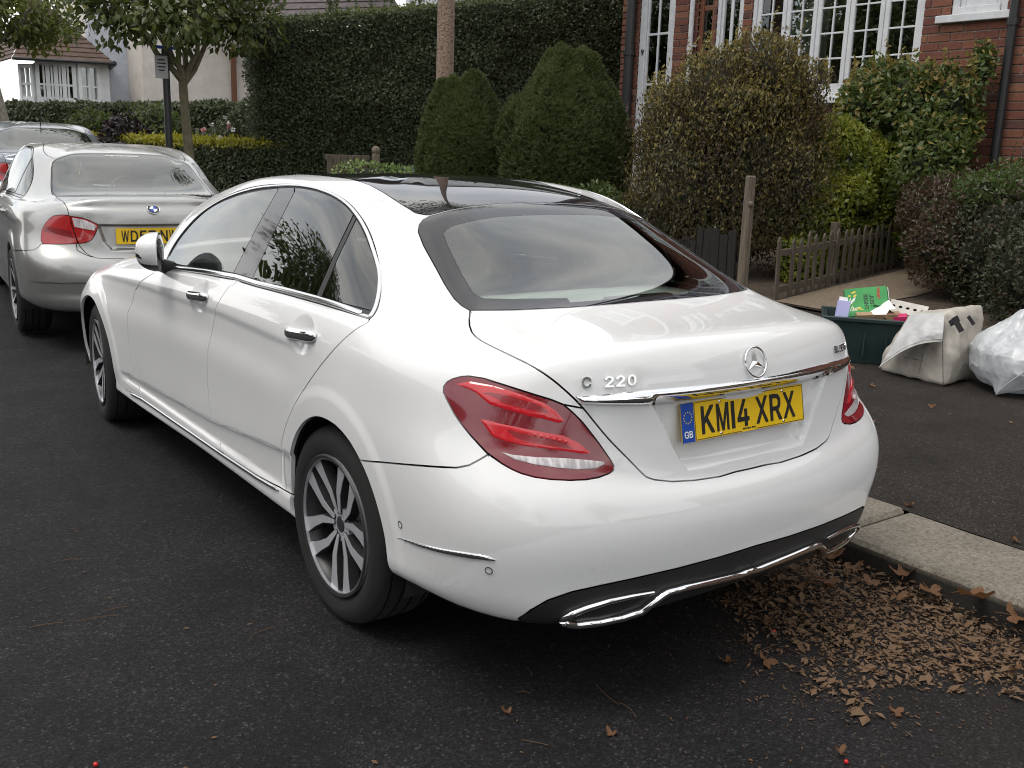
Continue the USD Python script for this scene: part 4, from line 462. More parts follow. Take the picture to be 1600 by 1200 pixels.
M_disc = pbr('brake_steel', (.22, .21, .20), .4, metallic=1.0)
M_lens = usdkit.material(stage, '/World/Looks/red_lens', {'p': ('principled_bsdf', {'base_color': (.135, .004, .010), 'roughness': .12, 'coat_weight': 1.0, 'coat_roughness': .01})}, [], surface='p.BSDF')
M_lens_bright = pbr('red_lens_bright', (.46, .010, .018), .15, coat_weight=1.0, coat_roughness=.02)
M_lens_mid = pbr('red_lens_mid', (.21, .008, .014), .22, coat_weight=1.0, coat_roughness=.02)
M_lens_clear = noisy('clear_lens', [(.35, (.30, .27, .28)), (.65, (.62, .58, .58))], 40, rough=.18, coat_weight=1.0, stretch=(3, 1, .4))
M_plate_y = pbr('plate_yellow', (.78, .50, .012), .35, coat_weight=.4)
M_plate_w = pbr('plate_white', (.75, .75, .73), .35, coat_weight=.4)
M_blue = pbr('plate_blue', (.01, .06, .32), .35, coat_weight=.4)
M_ink = pbr('plate_black', (.008, .008, .008), .4)
M_gold = pbr('plate_gold', (.75, .55, .10), .4)
M_cabin = noisy('cabin_fabric', [(.3, (.028, .028, .03)), (.7, (.045, .045, .046))], 60, rough=.85)
M_cabin_light = noisy('cabin_light_fabric', [(.3, (.55, .57, .53)), (.7, (.63, .65, .60))], 40, rough=.85)
M_steer = pbr('cabin_black', (.02, .02, .02), .5)
WM = dict(tyre=M_tyre, rim=M_rimdark, spoke=M_alloy, cap=M_cap, disc=M_disc, dark=M_dark)

def relief_A(P, n):
    x, y, z = P.T; side = sstep((np.abs(n[:, 0])-.55)/.25); d = np.zeros(len(P))
    # the long crease falling along the doors, and the fold above the sill
    zc = .872+.0*y; zc = np.interp(y, [-.2, .3, 1.0, 2.0, 2.5, 2.9], [.868, .866, .872, .845, .822, .80])
    w = sstep((y-.0)/.5)*sstep((3.0-y)/.5)*side
    t = z-zc
    d += w*(.0045*np.tanh(t/.012)*np.exp(-(t/.10)**2)-.007*np.exp(-((t+.085)/.06)**2))
    zl = np.interp(y, [.3, .365, 1.07, 2.28], [.485, .48, .415, .365])
    w = sstep((y-.22)/.12)*sstep((2.42-y)/.12)*side
    d -= w*.013*sstep((zl-z)/.016+.5)*sstep((z-.315)/.03)
    # bowls behind the door handles
    for cy, cz in ((1.195, .908), (.212, .915)):
        r2 = ((y-cy)/.092)**2+((z-cz)/.066)**2
        d -= side*.017*(1-np.clip(r2, 0, 1))**1.25
    # wheel arch lips
    for cy in (-.03, 2.84):
        r = np.hypot(y-cy, z-.335); d += side*.006*sstep((.435-r)/.045+.5)*sstep((z-.28)/.10)
    # number plate recess and shelf in the boot lid
    rear = sstep((-n[:, 1]-.35)/.3)
    ax = np.abs(x); lim = np.interp(z, [.66, .70, .74, .80, .88], [.225, .262, .288, .318, .372])
    sd = np.minimum(lim-ax, z-.682)
    top = sstep((.895-z)/.012)
    d -= rear*.036*sstep(sd/.030+.35)*top
    return d
SA = Shape(RINGS_A, relief_A)
def arch_poly(S, cy, cz, R, u0, u1, Rz=None):
    """(u, v) outline of a wheel opening: circle in the side view"""
    u, v = np.meshgrid(np.linspace(u0, u1, 260), np.linspace(.02, 7.5, 260)); P = S.base(u.ravel(), v.ravel())[0]
    t = cKDTree(P[:, 1:]); th = np.linspace(math.radians(-25), math.radians(205), 90)
    c = np.stack([cy+R*np.cos(th), cz+(Rz or R)*np.sin(th)], 1); c = c[c[:, 1] > P[:, 2].min()+.005]
    i = t.query(c)[1]; q = np.stack([u.ravel()[i], v.ravel()[i]], 1)
    q = np.array([q[max(0, k-2):k+3].mean(0) for k in range(len(q))])
    return PG([(q[0, 0], -.5)], q, [(q[-1, 0], -.5)])
archR = arch_poly(SA, -.035, .335, .355, 4.2, 9.2); archF = arch_poly(SA, 2.84, .335, .352, 10.6, 15.4)
arches = both(archR).union(both(archF))
l = LA
dom = sg.box(-17, .05, 17, 16.985)
gt, gs, gb = l['glass_top'], l['glass_side'], l['glass_bot']
vt, vb = gt[0, 1], gb[-1, 1]
A_ = {}
A_['rear_glass'] = both(PG([(0, vt)], gt[1:], gs, gb[:-1], [(0, vb)]))
A_['pane'] = both(PG([(0, l['pane'][0, 1])], l['pane'][1:-1], [(0, l['pane'][-1, 1])]))
roofedge = np.array([(9.3, 14.72), (10.4, 14.62), (11.3, 14.45), (12.1, 14.22), (12.7, 14.1), (13.4, 14.05), (15, 14.03), (17, 14.03)])
A_['roof'] = both(PG([(0, vt+.06)], gt[1:-1]+[0, .06], l['seam_roof'][::-1][1:], roofedge, [(17, 16.985), (0, 16.985)]))
A_['windscreen'] = both(PG([(17, 13.95), (15, 13.93), (13.4, 13.9), (12.55, 13.8), (12.2, 13.2), (12.15, 12), (12.2, 11.4), (12.6, 11.22), (15, 11.2), (17, 11.2)]))
A_['scuttle'] = both(PG([(17, 11.17), (15, 11.17), (12.6, 11.19), (12.3, 11.25), (12.35, 10.95), (13, 10.9), (17, 10.9)]))
A_['bonnet'] = both(PG([(17, 10.87), (13, 10.87), (12.45, 10.8), (12.6, 9.8), (13.4, 8.9), (14.6, 8.3), (17, 8.0)]))
A_['headlamp'] = PG([(13.5, 7.5), (14.3, 7.9), (15.4, 7.6), (15.7, 6.6), (15.2, 6.1), (14.2, 6.5)])
A_['grille'] = both(PG([(15.95, 7.4), (17, 7.5), (17, 4.4), (16.1, 4.5), (15.85, 5.6)]))
A_['lid'] = both(PG([(0, vb-.02)], gb[::-1][1:]-[0, .02], l['lid_side'], l['lid_bot'][1:], [(0, l['lid_bot'][-1, 1])]))
A_['lamp'] = PG(l['lamp'])
k = np.argmin(np.hypot(*(l['lid_side']-[2.55, 7.45]).T))
A_['bumper'] = both(PG(l['seamq'], l['lamp_low'][1:], l['lamp_inner_edge'][1:], l['lid_side'][k:], l['lid_bot'][1:], [(0, l['lid_bot'][-1, 1]), (0, l['bump_bot'][-1, 1]+.03)], l['bump_bot'][::-1], [(3.25, .05), (5.93, .05), (5.93, 3.92)])).difference(both(A_['lamp']))
A_['diffuser'] = both(PG([(0, .05), (0, l['bump_bot'][-1, 1]+.02)], l['bump_bot'][::-1]-[0, .02], [(3.2, .05)]))
db, dt = l['door_gap'], l['belt_low']
iB = np.argmin(np.abs(dt[:, 0]-db[0, 0])); js = np.argmin(np.abs(l['sill_top'][:, 0]-db[-1, 0])); jf = np.argmin(np.abs(l['sill_top'][:, 0]-l['door_f_front'][-1, 0]))
A_['door_front'] = PG(l['door_f_front'], l['sill_top'][jf:js], db[::-1], dt[:iB][::-1])
A_['door_rear'] = PG(db, l['sill_top'][js+1:-1], l['door_r_rear'][::-1], dt[iB+1:-1][::-1])
A_['sill'] = PG([(13.2, .05), (13.2, 2.36)], l['sill_top'], [(7.0, 2.08), (7.0, .05)])
A_['dlo'] = PG(dt, l['dlo_arch'][1:-1])
_m = affinity.scale(A_['dlo'], .45, .085, origin=(0, 0)).buffer(.02).buffer(-.02); A_['dlo'] = affinity.scale(_m.simplify(.0008), 1/.45, 1/.085, origin=(0, 0))
inner = affinity.scale(_m.buffer(-.0165).buffer(-.012).buffer(.012).simplify(.0006), 1/.45, 1/.085, origin=(0, 0)).intersection(PG(l['glass_low'], [(4, 10.9), (4, 15), (12, 15), (12, 11.04)]))
A_['front_pane'] = inner.intersection(PG(l['pillar_b_front'], [(13, 10), (13, 14)]))
A_['pillar'] = inner.intersection(PG(l['pillar_b_front'], l['pillar_b_rear'][::-1]))
A_['rear_pane'] = inner.intersection(PG(l['pillar_b_rear'], l['div_front'][::-1]))
A_['divider'] = inner.intersection(PG(l['div_front'], l['div_rear'][::-1]))
A_['quarter_pane'] = inner.intersection(PG(l['div_rear'], [(4, 10), (4, 14)]))
trim = A_['dlo'].difference(inner)
A_['sail'] = trim.intersection(sg.box(10.45, 10.6, 13, 12.0))
A_['belt_trim'] = trim.intersection(PG(l['belt_low']-[0, .4], (l['glass_low']+[0, .03])[::-1])).difference(A_['sail'])
A_['arch_trim'] = trim.difference(A_['sail']).difference(A_['belt_trim'])
A_['front_bumper'] = both(PG([(13.55, .05), (17, .05), (17, 6.0), (15.9, 6.0), (15.2, 6.0), (14.2, 6.3), (13.55, 5.6)])).difference(A_['grille'])
taken = ops.unary_union([A_['rear_glass'], A_['roof'], A_['windscreen'], A_['scuttle'], A_['bonnet'], A_['grille'], A_['lid'], A_['bumper'], A_['diffuser'], A_['front_bumper'], arches,
                         *[both(A_[k]) for k in ('headlamp', 'lamp', 'door_front', 'door_rear', 'sill', 'dlo')]]).buffer(.004)
A_['body'] = dom.difference(taken)

carA = thing('white_saloon', 'white four-door saloon with black glass roof parked in the foreground', 'car')
def on_S(S, u, v, lift=0.0):
    u, v = np.atleast_1d(u).astype(float), np.atleast_1d(v).astype(float); return S.at(u, v)+S.normal(u, v)*lift
def frame_at(S, u, v, lift=0.0):
    """4x4 whose x runs to the right of someone looking at the surface, z up along it, y into it"""
    p = on_S(S, u, v, lift)[0]; n = S.normal(np.array([u*1.]), np.array([v*1.]))[0]; z = np.array([0, 0, 1.]); z = z-n*(z@n); z /= np.linalg.norm(z); x = np.cross(-n, z)
    T = np.eye(4); T[:3, 0], T[:3, 1], T[:3, 2], T[:3, 3] = x, -n, z, p; return T

def common_panels(S, A_, car, paint, roofmat, arches, side_dark):
    pobj('body', S, A_['body'].difference(arches), paint, car, step=.10)
    pobj('boot_lid', S, A_['lid'], paint, car, step=.08)
    pobj('rear_bumper', S, A_['bumper'].difference(arches), paint, car, step=.10)
    pobj('roof', S, A_['roof'], roofmat, car)
    pobj('bonnet', S, A_['bonnet'], paint, car); pobj('front_bumper', S, A_['front_bumper'].difference(arches), paint, car)
    pobj('grille', S, A_['grille'], M_gloss_black, car); pobj('scuttle', S, A_['scuttle'], M_black_plastic, car)
    pobj('windscreen', S, A_['windscreen'], M_pane, car, flange=0)
    for m in (lambda g: g, mirr):
        pobj('headlamp', S, m(A_['headlamp']), M_lens_clear, car)
        d1 = pobj('front_door', S, m(A_['door_front']).difference(arches), paint, car, step=.07)
        d2 = pobj('rear_door', S, m(A_['door_rear']).difference(arches), paint, car, step=.07)
        pobj('sill', S, m(A_['sill']).difference(arches), paint, car)
        pobj('front_side_window', S, m(A_['front_pane']), M_pane, car, flange=.004)
        pobj('rear_side_window', S, m(A_['rear_pane']), side_dark, car, flange=.004)
        pobj('quarter_window', S, m(A_['quarter_pane']), side_dark, car, flange=.004)
        pobj('door_pillar', S, m(A_['pillar']), M_gloss_black, car); pobj('window_divider', S, m(A_['divider']), M_black_plastic, car)
        pobj('mirror_sail', S, m(A_['sail']), M_black_plastic, car)
def cabin(car, floor=.22, light=None, seats=((-.37, 1.32), (.37, 1.32)), dx=0.0):
    """seats, dashboard, wheel and floor behind the glass"""
    light = light or M_cabin_light
    def seat(x, y, w=.50):
        b = cat_mesh([place(bevel_box(w, .16, .58, .05), (x, y-.18, .80), (-.22, 0, 0)), place(bevel_box(w, .50, .16, .05), (x, y+.12, .50))])
        s = obj('seat', b, M_cabin, car, smooth=40)
        obj('headrest', cat_mesh([place(bevel_box(.26, .10, .17, .035), (x, y-.27, 1.17)), place(bevel_box(.012, .012, .12, .003), (x-.06, y-.25, 1.07)), place(bevel_box(.012, .012, .12, .003), (x+.06, y-.25, 1.07))]), M_cabin, s, smooth=40)
    for x, y in seats: seat(x+dx, y)
    r = obj('rear_seat', cat_mesh([place(bevel_box(1.26, .16, .60, .06), (dx, .21, .77), (-.30, 0, 0)), place(bevel_box(1.26, .5, .18, .06), (dx, .50, .48))]), M_cabin, car, smooth=40)
    for x in (-.36, .36): obj('headrest', place(bevel_box(.27, .10, .16, .04), (x+dx, .085, 1.105)), M_cabin, r, smooth=40)
    obj('parcel_shelf', place(bevel_box(1.12, .46, .03, .008), (dx, -.16, 1.012)), light, car)
    obj('dashboard', cat_mesh([place(bevel_box(1.36, .48, .22, .07), (dx, 2.12, .84)), place(bevel_box(.24, .9, .2, .04), (dx, 1.6, .52))]), M_cabin, car, smooth=40)
    th = np.linspace(0, 2*math.pi, 40); c = np.stack([.37+.185*np.cos(th), 0*th, .185*np.sin(th)], 1)
    sw = cat_mesh([tube(c, .016, 8, False), place(bevel_box(.33, .02, .05, .008), (.37, 0, 0)), place(bevel_box(.13, .05, .12, .02), (.37, 0, -.02))])
    sw.apply_transform(trimesh.transformations.rotation_matrix(-.38, [1, 0, 0])); sw.apply_translation([dx, 1.78, .93]); obj('steering_wheel', sw, M_steer, car, smooth=40)
    obj('high_brake_light', place(bevel_box(.30, .05, .035, .01), (dx+.10, -.335, 1.045)), M_steer, car, smooth=40)
    obj('cabin_floor', box(-.72, .72, -.6, 2.5, floor+.02, floor+.05), M_dark, car)
    obj('inner_mirror', place(bevel_box(.23, .03, .065, .015), (dx, 1.62, 1.27)), M_steer, car, smooth=40)
def underbody(car, S, arches, glass, y0, y1, cys, R):
    V, F, N = patch(S, dom.difference(arches).difference(glass.buffer(.1)), step=.35, gap=0, flange=0, lift=-.022)
    obj('inner_shell', (V, F), M_dark, car, normals=N)
    ms = [box(-.70, .70, y0+.35, y1, .20, .215)]
    obj('underbody', cat_mesh(ms), M_dark, car)
    for cy in cys:
        for s in (-1, 1):
            th = np.linspace(-.25, math.pi+.25, 40); a = np.stack([np.full(40, s*.845), cy+R*np.cos(th), .335+R*np.sin(th)], 1); b = a.copy(); b[:, 0] = s*.50
            V = np.vstack([a, b, [[s*.50, cy, .335]]]); i = np.arange(39)
            F = np.vstack([np.stack([i, i+1, 40+i+1], 1), np.stack([i, 40+i+1, 40+i], 1), np.stack([np.full(39, 80), 40+i, 40+i+1], 1)])
            obj('arch_liner', (V, F), M_liner, car)
common_panels(SA, A_, carA, M_white, M_roofglass, arches, M_pane_dark)
pobj('rear_window_band', SA, A_['rear_glass'].difference(A_['pane']), M_frit, carA, gap=.001)
pobj('rear_window', SA, A_['pane'], M_pane, carA, gap=0, flange=0)
pobj('diffuser', SA, A_['diffuser'], M_black_plastic, carA, flange=.03)
for m in (lambda g: g, mirr):
    pobj('window_gasket', SA, m(A_['arch_trim'].union(A_['belt_trim'])), M_ink, carA, gap=0, flange=.01, lift=-.001, step=.1)
    sgn = 1 if m(sg.Point(1, 0)).x > 0 else -1
    sweep_trim('window_arch_trim', SA, np.array(affinity.scale(_m.buffer(-.0088).simplify(.0005), 1/.45, 1/.085, origin=(0, 0)).exterior.coords)[:-1]*[sgn, 1], .0135, .005, M_satin, carA, closed=True)
    bl_ = (l['belt_low'][1:-1]+np.array([0, .16]))*[sgn, 1]; sweep_trim('belt_trim', SA, bl_, .021, .007, M_satin, carA)
    lamp = pobj('rear_lamp', SA, m(A_['lamp']), M_lens, carA, step=.1, gap=.002, lift=.001)
    pobj('light_guide', SA, m(PG(l['reg_lamp1'])), M_lens_bright, lamp, step=.05, gap=0, lift=.0022, dome=.0015, domew=.008, flange=.003)
    pobj('light_guide', SA, m(PG(l['reg_lamp2'])), M_lens_bright, lamp, step=.05, gap=0, lift=.0022, dome=.0015, domew=.008, flange=.003)
    pobj('reversing_light', SA, m(PG(l['reg_rev'])), M_lens_clear, lamp, step=.05, gap=0, lift=.0022, dome=.0015, domew=.008, flange=.003)
    for t_ in np.linspace(.22, .80, 6):
        p0, p1 = l['reg_lamp2'][6], l['reg_lamp2'][int(len(l['reg_lamp2'])*.42)]; q = (p0*(1-t_)+p1*t_+np.array([-.10, -.10]))*[sgn, 1]; T = frame_at(SA, q[0], q[1], .0055); e = trimesh.creation.icosphere(2, .0045); e.apply_scale([1, .4, 1]); e.apply_transform(T); obj('lamp_diode', e, M_lens_bright, lamp, smooth=True)
    for nm in ('reg_lamp1', 'reg_lamp2'):
        g = PG(l[nm]); c = g.centroid; inn = affinity.scale(g, .60, .42, origin=(c.x-.18, c.y-.02))
        pobj('lamp_core', SA, m(inn), M_lens_mid, lamp, step=.05, gap=0, lift=.0042, flange=.002)
    pobj('bumper_trim', SA, m(PG(l['bump_trim'])), M_chrome, carA, step=.028, gap=0, lift=.0015, dome=.004, domew=.012, flange=.006)
    sweep_trim('sill_trim', SA, (l['sill_top'][1:-1]-[0, .085])*[sgn, 1], .015, .006, M_chrome, carA)
ct, cb = l['chrome_top'], l['chrome_bot']
bar = both(PG(ct, [(0, ct[-1, 1]+.01), (0, cb[-1, 1]-.01)], cb[::-1][:-1]))
pobj('boot_trim', SA, bar, M_chrome, carA, step=.07, gap=.001, lift=.003, dome=.017, domew=.030, flange=.02)
# exhaust surrounds: a chrome loop at each corner joined by a bar under the bumper
et, eb = l['exh_top'], l['exh_bot']; eb = eb[eb[:, 0] > 0]
pt = on_S(SA, et[:, 0], et[:, 1], .006); pb = on_S(SA, eb[:, 0], eb[:, 1], .008); pc = on_S(SA, [0.0], [eb[-1, 1]], .008)
def smooth_path(p, n=60):
    from scipy.interpolate import CubicSpline
    t = np.r_[0, np.cumsum(np.linalg.norm(np.diff(p, axis=0), axis=1))]; keep = np.r_[True, np.diff(t) > 1e-4]; return CubicSpline(t[keep], p[keep])(np.linspace(0, t[-1], n))
loop = smooth_path(np.vstack([pt, pb[1:]]), 90); i_tip = np.argmax(np.abs(loop[:, 0]))
rad = np.interp(np.arange(90), [0, i_tip, i_tip+8, 60, 89], [.006, .011, .013, .012, .011])
for s in (1, -1):
    obj('exhaust_trim', tube(loop*[s, 1, 1], rad, 12), M_chrome, carA, smooth=50)
    hole = PG(l['exh_top'], l['exh_bot'][:6])
    pobj('exhaust_opening', SA, hole if s > 0 else mirr(hole), M_ink, carA, gap=0, lift=.002, flange=0, step=.08)
mid = np.vstack([loop[-1], pc[0], loop[-1]*[-1, 1, 1]]); obj('exhaust_trim', tube(smooth_path(np.vstack([loop[-4:], pc, (loop[-4:]*[-1, 1, 1])[::-1]]), 40), .011, 12), M_chrome, carA, smooth=50)
# door handles, mirrors
for s in (-1, 1):
    for cy, cz in ((1.195, .909), (.212, .917)):
        t = np.linspace(-1, 1, 25); x = .868+.013*np.sqrt(np.clip(1-t**4, 0, 1)); Pth = np.stack([s*x, cy-t*.108, cz+t*.010], 1)
        hm = tube(Pth, np.interp(np.abs(t), [0, .7, .92, 1], [.0125, .0125, .011, .006]), 16); v = hm.vertices; zc_ = cz+.010*(cy-v[:, 1])/.108; v[:, 2] = zc_+(v[:, 2]-zc_)*1.55; hm.vertices = v
        obj('door_handle', hm, M_chrome, carA, smooth=60)
    # folded wing mirror: shell in body colour with a dark indicator strip, black underneath
    u_, v_ = np.meshgrid(np.linspace(0, 2*math.pi, 72, endpoint=False), np.linspace(-math.pi/2, math.pi/2, 60))
    se = lambda c, e: np.sign(c)*np.abs(c)**e
    X = .118*se(np.cos(v_), .78)*se(np.cos(u_), .80); Y = .078*se(np.cos(v_), .85)*se(np.sin(u_), .9); Z = .082*se(np.sin(v_), .82)
    Y = np.where(Y < 0, Y*.30, Y*1.15); Z = Z*(1-.20*(X/.118)); Z = Z+.012*(X/.118)
    fold = math.radians(68); lx, ly = X.ravel(), Y.ravel()                      # lx outboard, ly forward, before folding
    ox, oy = lx+.085, ly
    wx = .862+ox*math.cos(fold)+oy*math.sin(fold); wy = 1.700-ox*math.sin(fold)+oy*math.cos(fold)
    P = np.stack([s*wx, wy, 1.045+Z.ravel()], 1)
    nn, mm = X.shape; i, j = np.meshgrid(np.arange(nn-1), np.arange(mm), indexing='ij'); q = np.stack([i*mm+j, i*mm+(j+1) % mm, (i+1)*mm+(j+1) % mm, (i+1)*mm+j], -1).reshape(-1, 4)
    qz, qx, qy = Z.ravel()[q].mean(1), lx[q].mean(1), ly[q].mean(1); tlt = qz+.22*qx
    low = tlt < -.030; front = qy > -.006; strip_ = front & (tlt > -.004) & (tlt < .016) & (qx < .09)
    sub = lambda k: (lambda m: (m.remove_unreferenced_vertices(), m)[1])(trimesh.Trimesh(P, np.vstack([q[k][:, [0, 1, 2]], q[k][:, [0, 2, 3]]]), process=False))
    mir = obj('wing_mirror', sub(~low & front & ~strip_), M_white, carA, smooth=60)
    obj('mirror_base', cat_mesh([sub(low & front), tube([(s*.80, 1.74, .955), (s*.85, 1.72, .975), (s*.90, 1.67, .99)], [.034, .030, .026], 10)]), M_black_plastic, mir, smooth=60)
    obj('mirror_glass', sub(~front), M_gloss_black, mir, smooth=60)
    obj('mirror_indicator', sub(strip_), M_gloss_black, mir, smooth=60)
# badges and number plate
def star(parent, T):
    th = np.linspace(0, 2*math.pi, 49); R_ = .043
    ring = tube(np.stack([R_*np.cos(th), -.006+0*th, R_*np.sin(th)], 1), .0032, 8, False); ring.apply_transform(T); b = obj('star_badge', ring, M_chrome, parent, smooth=60)
    for k in range(3):
        a = math.pi/2+k*2*math.pi/3; d = np.array([math.cos(a), 0, math.sin(a)]); e = np.array([-math.sin(a), 0, math.cos(a)])
        V = np.array([e*.0095*0+d*0-e*.0001, d*R_, e*.0085-d*.006, -e*.0085-d*.006]); V = np.array([d*(R_-.001)+[0, -.005, 0], e*.0085+d*.003+[0, -.002, 0], -e*.0085+d*.003+[0, -.002, 0], np.array([0, -.013, 0]), d*.001+[0, -.001, 0]])
        m = trimesh.Trimesh(V, [[0, 3, 1], [0, 2, 3], [0, 1, 4], [0, 4, 2], [3, 4, 1], [3, 2, 4]]); m.fix_normals(); m.apply_transform(T); obj('badge_point', m, M_chrome, b)
star(carA, frame_at(SA, 0, 8.22, .001))
def put_text(parent, name, txt, S, u, v, h, w, mat, d=.004):
    T = frame_at(S, u, v, .0005); m = text_plate(txt, h, w, d); m.apply_translation([-w/2, 0, -h/2]); P = m.vertices
    m.apply_transform(T); return obj(name, m, mat, parent)
def word(parent, S, txt, u0, v0, u1, v1, h, frac=.78, mat=None):
    """raised chrome letters one by one along a line on the body, each a part"""
    n = len(txt)
    for i, ch in enumerate(txt):
        if ch == ' ': continue
        t = (i+.5)/n; u, v = u0+(u1-u0)*t, v0+(v1-v0)*t
        w = np.linalg.norm(on_S(S, u1, v1)[0]-on_S(S, u0, v0)[0])/n*frac
        put_text(parent, 'badge_letter', ch, S, u, v, h, w*(.35 if ch in '1I' else 1), mat or M_chrome)
word(carA, SA, 'C 220', 2.47, 8.07, 1.70, 8.12, .029, .80)
word(carA, SA, 'BLUETEC', -1.70, 8.17, -2.36, 8.12, .022, .85)
def number_plate(parent, T, txt_l, txt_r, yellow, blue=True, maker=True):
    b = obj('number_plate', (lambda m: (m.apply_transform(T), m)[1])(place(bevel_box(.520, .004, .111, .0015), (0, -.002, 0))), M_plate_y if yellow else M_plate_w, parent)
    def put(name, m, mat, y=-.0042): m.apply_translation([0, y, 0]); m.apply_transform(T); obj(name, m, mat, b)
    xs = -.26+(.062 if blue else .02)
    if blue:
        put('blue_band', box(-.2598, -.211, -.0012, 0, -.055, .055), M_blue)
        put('country_letters', place(text_plate('GB', .020, .032, .0008), (-.252, 0, -.043)), M_plate_w, -.0056)
        for k in range(12):
            a = k*math.pi/6; pts = [((.0028 if j % 2 == 0 else .0012)*math.sin(j*math.pi/5)+.0155*math.sin(a), (.0028 if j % 2 == 0 else .0012)*math.cos(j*math.pi/5)+.0155*math.cos(a)) for j in range(10)]
            m = extrude(sg.Polygon(pts), .0006); v = m.vertices.copy(); m.vertices = np.stack([v[:, 0]-.2355, -v[:, 2], v[:, 1]+.014], 1); m.fix_normals(); put('flag_star', m, M_gold, -.0056)
        fr = sg.box(-.204, -.049, .254, .049).buffer(.004).difference(sg.box(-.204, -.049, .254, .049).buffer(.0022)).difference(sg.box(-.02, -.06, .045, -.04))
        m = extrude(fr, .0006); v = m.vertices.copy(); m.vertices = np.stack([v[:, 0], -v[:, 2], v[:, 1]], 1); m.fix_normals(); put('plate_border', m, M_ink)
    x = xs+.016; adv = .0555
    for grp in (txt_l, txt_r):
        for ch in grp:
            w = .014 if ch in '1I' else .0505
            put('plate_character', place(box(0, w, -.0012, 0, 0, .079) if ch in '1I' else text_plate(ch, .079, w, .0012), (x, 0, -.0395)), M_ink); x += w+.0105
        x += .020
    for sx in (-.135, .135):
        for sz in (-.045, .045):
            sc = trimesh.creation.icosphere(2, .005); sc.apply_scale([1, .5, 1]); sc.apply_translation([sx+.03, -.004, sz]); sc.apply_transform(T); obj('plate_screw', sc, M_chrome, b, smooth=60)
    if maker: put('maker_line', place(text_plate('Mercedes-Benz', .006, .055, .0006), (-.015, 0, -.0485)), M_ink)
T = frame_at(SA, 0, 7.08, .006); T[:3, 3] = [0, -.912, .803]; a_ = .196
T[:3, 0], T[:3, 1], T[:3, 2] = [1, 0, 0], [0, math.cos(a_), -math.sin(a_)], [0, math.sin(a_), math.cos(a_)]
number_plate(carA, T, 'KM14', 'XRX', True)
# parking sensors
for u, v in ((3.55, 2.62), (5.02, 2.9)):
    for s in (1, -1):
        T = frame_at(SA, u*s, v, .0008); th = np.linspace(0, 2*math.pi, 25)
        r = tube(np.stack([.010*np.cos(th), 0*th, .010*np.sin(th)], 1), .0011, 6, False); r.apply_transform(T); obj('parking_sensor', r, M_black_plastic, carA)
cabin(carA)
underbody(carA, SA, arches, ops.unary_union([A_['rear_glass'], A_['windscreen'], both(A_['dlo']), A_['diffuser'].intersection(sg.box(-9, 0, 9, .4))]), -.85, 3.4, (-.035, 2.84), .40)
for cy, st in ((0, 0), (2.84, -.10)):
    for s in (-1, 1): make_wheel(carA, (s*.755, cy, .325), s, .325, .226, WM, steer=st)
# ------------------------------------------------------------------ the silver saloon parked ahead, and the cars beyond
M_silver = usdkit.material(stage, '/World/Looks/silver_paint', {'tc': ('texture_coordinate', {}), 'v': ('voronoi_texture', {'scale': 900.0}), 'sc': ('separate_color', {}), 'r': ('rgb_ramp', {'ramp': [(0, (.30, .295, .285)), (1, (.43, .425, .41))]}),
    'p': ('principled_bsdf', {'metallic': .85, 'roughness': .34, 'coat_weight': 1.0, 'coat_roughness': .02})}, [('tc.object', 'v.vector'), ('v.color', 'sc.color'), ('sc.r', 'r.fac'), ('r.color', 'p.base_color')], surface='p.BSDF')
M_bluegrey = carpaint('dark_blue_paint', (.035, .045, .085)); M_palesilver = pbr('grey_blue_paint', (.15, .165, .185), .33, metallic=.7, coat_weight=1.0, coat_roughness=.02)
M_redlamp = pbr('red_lamp', (.30, .008, .010), .15, coat_weight=1.0, coat_roughness=.02); M_darkred = pbr('dark_red_lamp', (.15, .006, .008), .15, coat_weight=1.0, coat_roughness=.02)
def relief_B(P, n):
    x, y, z = P.T; side = sstep((np.abs(n[:, 0])-.55)/.25); d = np.zeros(len(P))
    w = sstep((y+.55)/.4)*sstep((2.9-y)/.5)*side; t = z-.86; d += w*(.006*np.tanh(t/.014)*np.exp(-(t/.11)**2)-.006*np.exp(-((t+.09)/.06)**2))
    for cy in (-.035, 2.74):
        r = np.hypot(y-cy, z-.335); d += side*.007*sstep((.43-r)/.045+.5)*sstep((z-.28)/.10)
    rear = sstep((-n[:, 1]-.30)/.3); sd = np.minimum(np.interp(z, [.70, .76, .86], [.29, .34, .37])-np.abs(x), z-.705)
    d -= rear*.030*sstep(sd/.028+.35)*sstep((.885-z)/.012)
    d -= rear*.006*sstep((.49-z)/.012)*sstep((z-.36)/.05)
    d += sstep((-y-.80)/.10)*(.010*np.exp(-((z-1.045)/.014)**2)-.012*np.exp(-((z-1.005)/.024)**2))*sstep((.62-np.abs(x))/.1)
    return d
SB = Shape(RINGS_B, relief_B); b = LB
archRb = arch_poly(SB, -.035, .335, .35, 4.2, 9.2); archFb = arch_poly(SB, 2.74, .335, .348, 10.6, 15.4); archesB = both(archRb).union(both(archFb))
B_ = {k: A_[k] for k in ('roof', 'windscreen', 'scuttle', 'bonnet', 'headlamp', 'grille', 'front_bumper', 'door_front', 'door_rear', 'sill', 'dlo', 'front_pane', 'pillar', 'rear_pane', 'divider', 'quarter_pane', 'sail')}
g = b['glass']; g = g[np.r_[True, np.diff(g[:, 0]) != 0]]; i0 = np.argmax(g[:, 1]); 
gv = np.array([(0, 13.72), (1.5, 13.75), (2.8, 13.7), (3.5, 13.5), (3.9, 13.1), (4.05, 12.4), (3.95, 11.5), (3.7, 10.85), (3.3, 10.68), (2, 10.66), (0, 10.68)])
